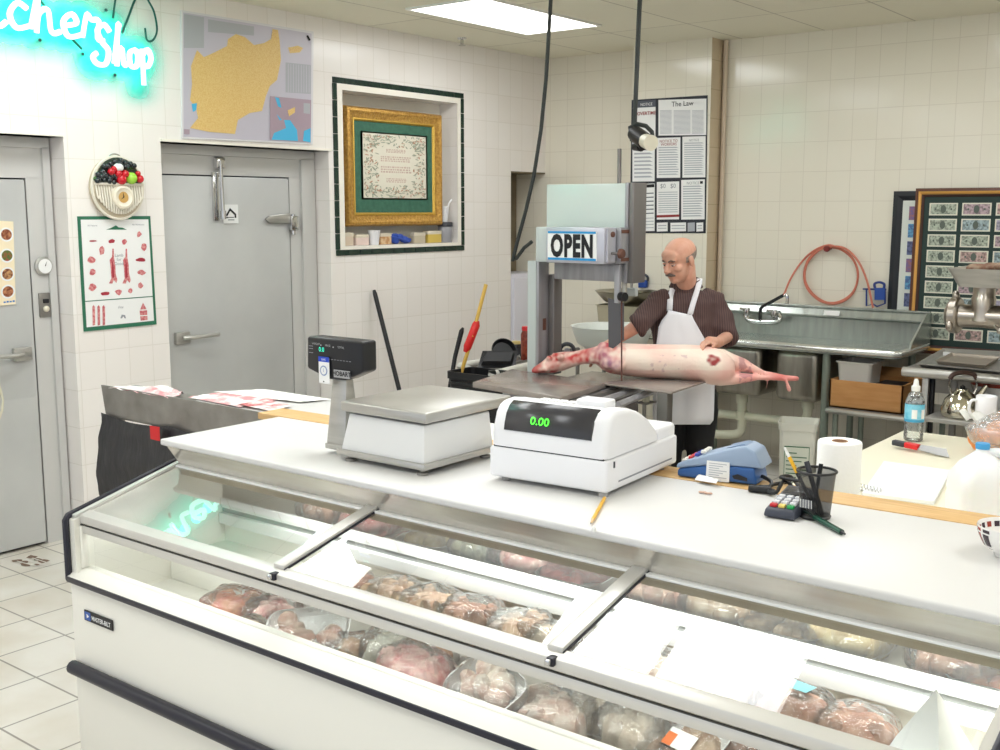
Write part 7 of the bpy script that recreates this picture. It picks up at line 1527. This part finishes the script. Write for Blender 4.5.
b.lathe([(0, 0), (rb*.45, 0), (rb*.72, hb*.3), (rb*.93, hb*.8), (rb, hb), (rb*1.03, hb+.002), (rb*.98, hb-.004), (rb*.7, hb*.33), (.0, .01)], c, mat('bowl_brushed', (172, 168, 154), .3, 1), 40); tag(b.build('mixing_bowl', MATS['bowl_brushed']), 'wide steel mixing bowl stacked on the pan behind the band saw', 'bowl')
b = MB(); c = aty(608, 332, 6.45); zt = aty(608, 330, 6.45-.2).z; rb = .28; zb = aty(608, 352, 6.45).z; c = V((c.x+.02, 6.47, zb))
b.lathe([(0, 0), (rb*.5, 0), (rb*.86, (zt-zb)*.35), (rb*.98, (zt-zb)*.85), (rb, (zt-zb)), (rb*1.03, (zt-zb)+.004), (rb*.96, (zt-zb)), (rb*.8, (zt-zb)*.4), (0, .012)], c, mat('white_tub', (222, 226, 220), .35), 40); tag(b.build('white_basin', MATS['white_tub']), 'wide white plastic basin behind the saw column', 'basin')
b = MB(); ST = thing('basin_stand', 'steel stand holding the white basin behind the saw', 'stand', (c.x, c.y, 0)); b.bm.free(); b = MB(); b.box((c.x-.2, c.y-.2, zb-.025), (c.x+.2, c.y+.2, zb-.001), STEELD, .004); b.build('stand_top', STEELD, ST)
for sx in (-.17, .17):
    for sy_ in (-.17, .17): b = MB(); b.cyl((c.x+sx, c.y+sy_, 0), (c.x+sx, c.y+sy_, zb-.025), .014, m=STEELD); b.build('leg', STEELD, ST)
BH2 = thing('padlock_holder', 'small blue wall holder above the mixing bowl beside the man', 'holder', aty(644, 287, 7.30))
b = MB(); q = [aty(u, v, 7.30) for u, v in [(640, 280), (648, 280), (648, 287.5), (640, 287.5)]]; b.prism(q, (0, -.03, 0), MATS['blue_block'], .004); b.build('holder_block', MATS['blue_block'], BH2)
b = MB(); b.tube(smooth_path([aty(u, v, 7.29) for u, v in [(640.5, 281), (640.5, 277), (644, 274.5), (647.5, 277), (647.5, 281)]]), .009, DARKG, 6); b.build('holder_loop', DARKG, BH2)
# sink drainboard running left behind the man
b = MB(); b.box((-4.52, SY, rim-.03), (sx0, 7.30, rim), SS); b.tube([(-4.52, SY, rim), (sx0, SY, rim)], .022, MATS['sink_rim'], 10); b.build('left_drainboard', SS, SK, smooth=30)
# stain on the floor
b = MB(); p = atz(32, 562, .002); DR = mat('floor_stain', (120, 96, 78), .6)
for k in range(9):
    cx, cy_ = p.x+rnd.uniform(-.09, .12), p.y+rnd.uniform(-.05, .06); n = 7; r_ = rnd.uniform(.012, .04)
    b.face([(cx+r_*math.cos(2*PI*i/n)*rnd.uniform(.6, 1.3), cy_+r_*.7*math.sin(2*PI*i/n)*rnd.uniform(.6, 1.3), .002+.0002*k) for i in range(n)], DR)
for i in range(3): b.face([(p.x-.1+.02*i, p.y-.05+.04*i, .0035), (p.x+.13, p.y-.02+.03*i, .0035), (p.x+.13, p.y-.012+.03*i, .0035), (p.x-.1+.02*i, p.y-.042+.04*i, .0035)], mat('chip_pale', (224, 220, 212), .6))
tag(b.build('floor_chip', DR, smooth=0), 'brown chipped patch on a floor tile before the leftmost door', 'floor damage')
# ================================================================ CAMERA, WORLD, COLOUR
cam = bpy.data.cameras.new('camera'); co = bpy.data.objects.new('camera', cam); COL.objects.link(co)
cam.sensor_width = 36; cam.lens = 36*F/1000; cam.clip_start = .05
co.location = CAM; co.rotation_euler = Matrix((RGT, UPV, -FWD)).transposed().to_euler()
bpy.context.scene.camera = co
w = bpy.data.worlds.new('world'); bpy.context.scene.world = w; w.use_nodes = True
w.node_tree.nodes['Background'].inputs[0].default_value = (.92, 1, 1.12, 1); w.node_tree.nodes['Background'].inputs[1].default_value = .98
sc = bpy.context.scene
sc.view_settings.view_transform = 'Standard'; sc.view_settings.look = 'None'; sc.view_settings.exposure = .08; sc.view_settings.gamma = 1
sc.cycles.max_bounces = 10; sc.cycles.transparent_max_bounces = 24; sc.cycles.caustics_reflective = False; sc.cycles.caustics_refractive = False
sc.cycles.sample_clamp_indirect = 6; sc.cycles.use_denoising = True
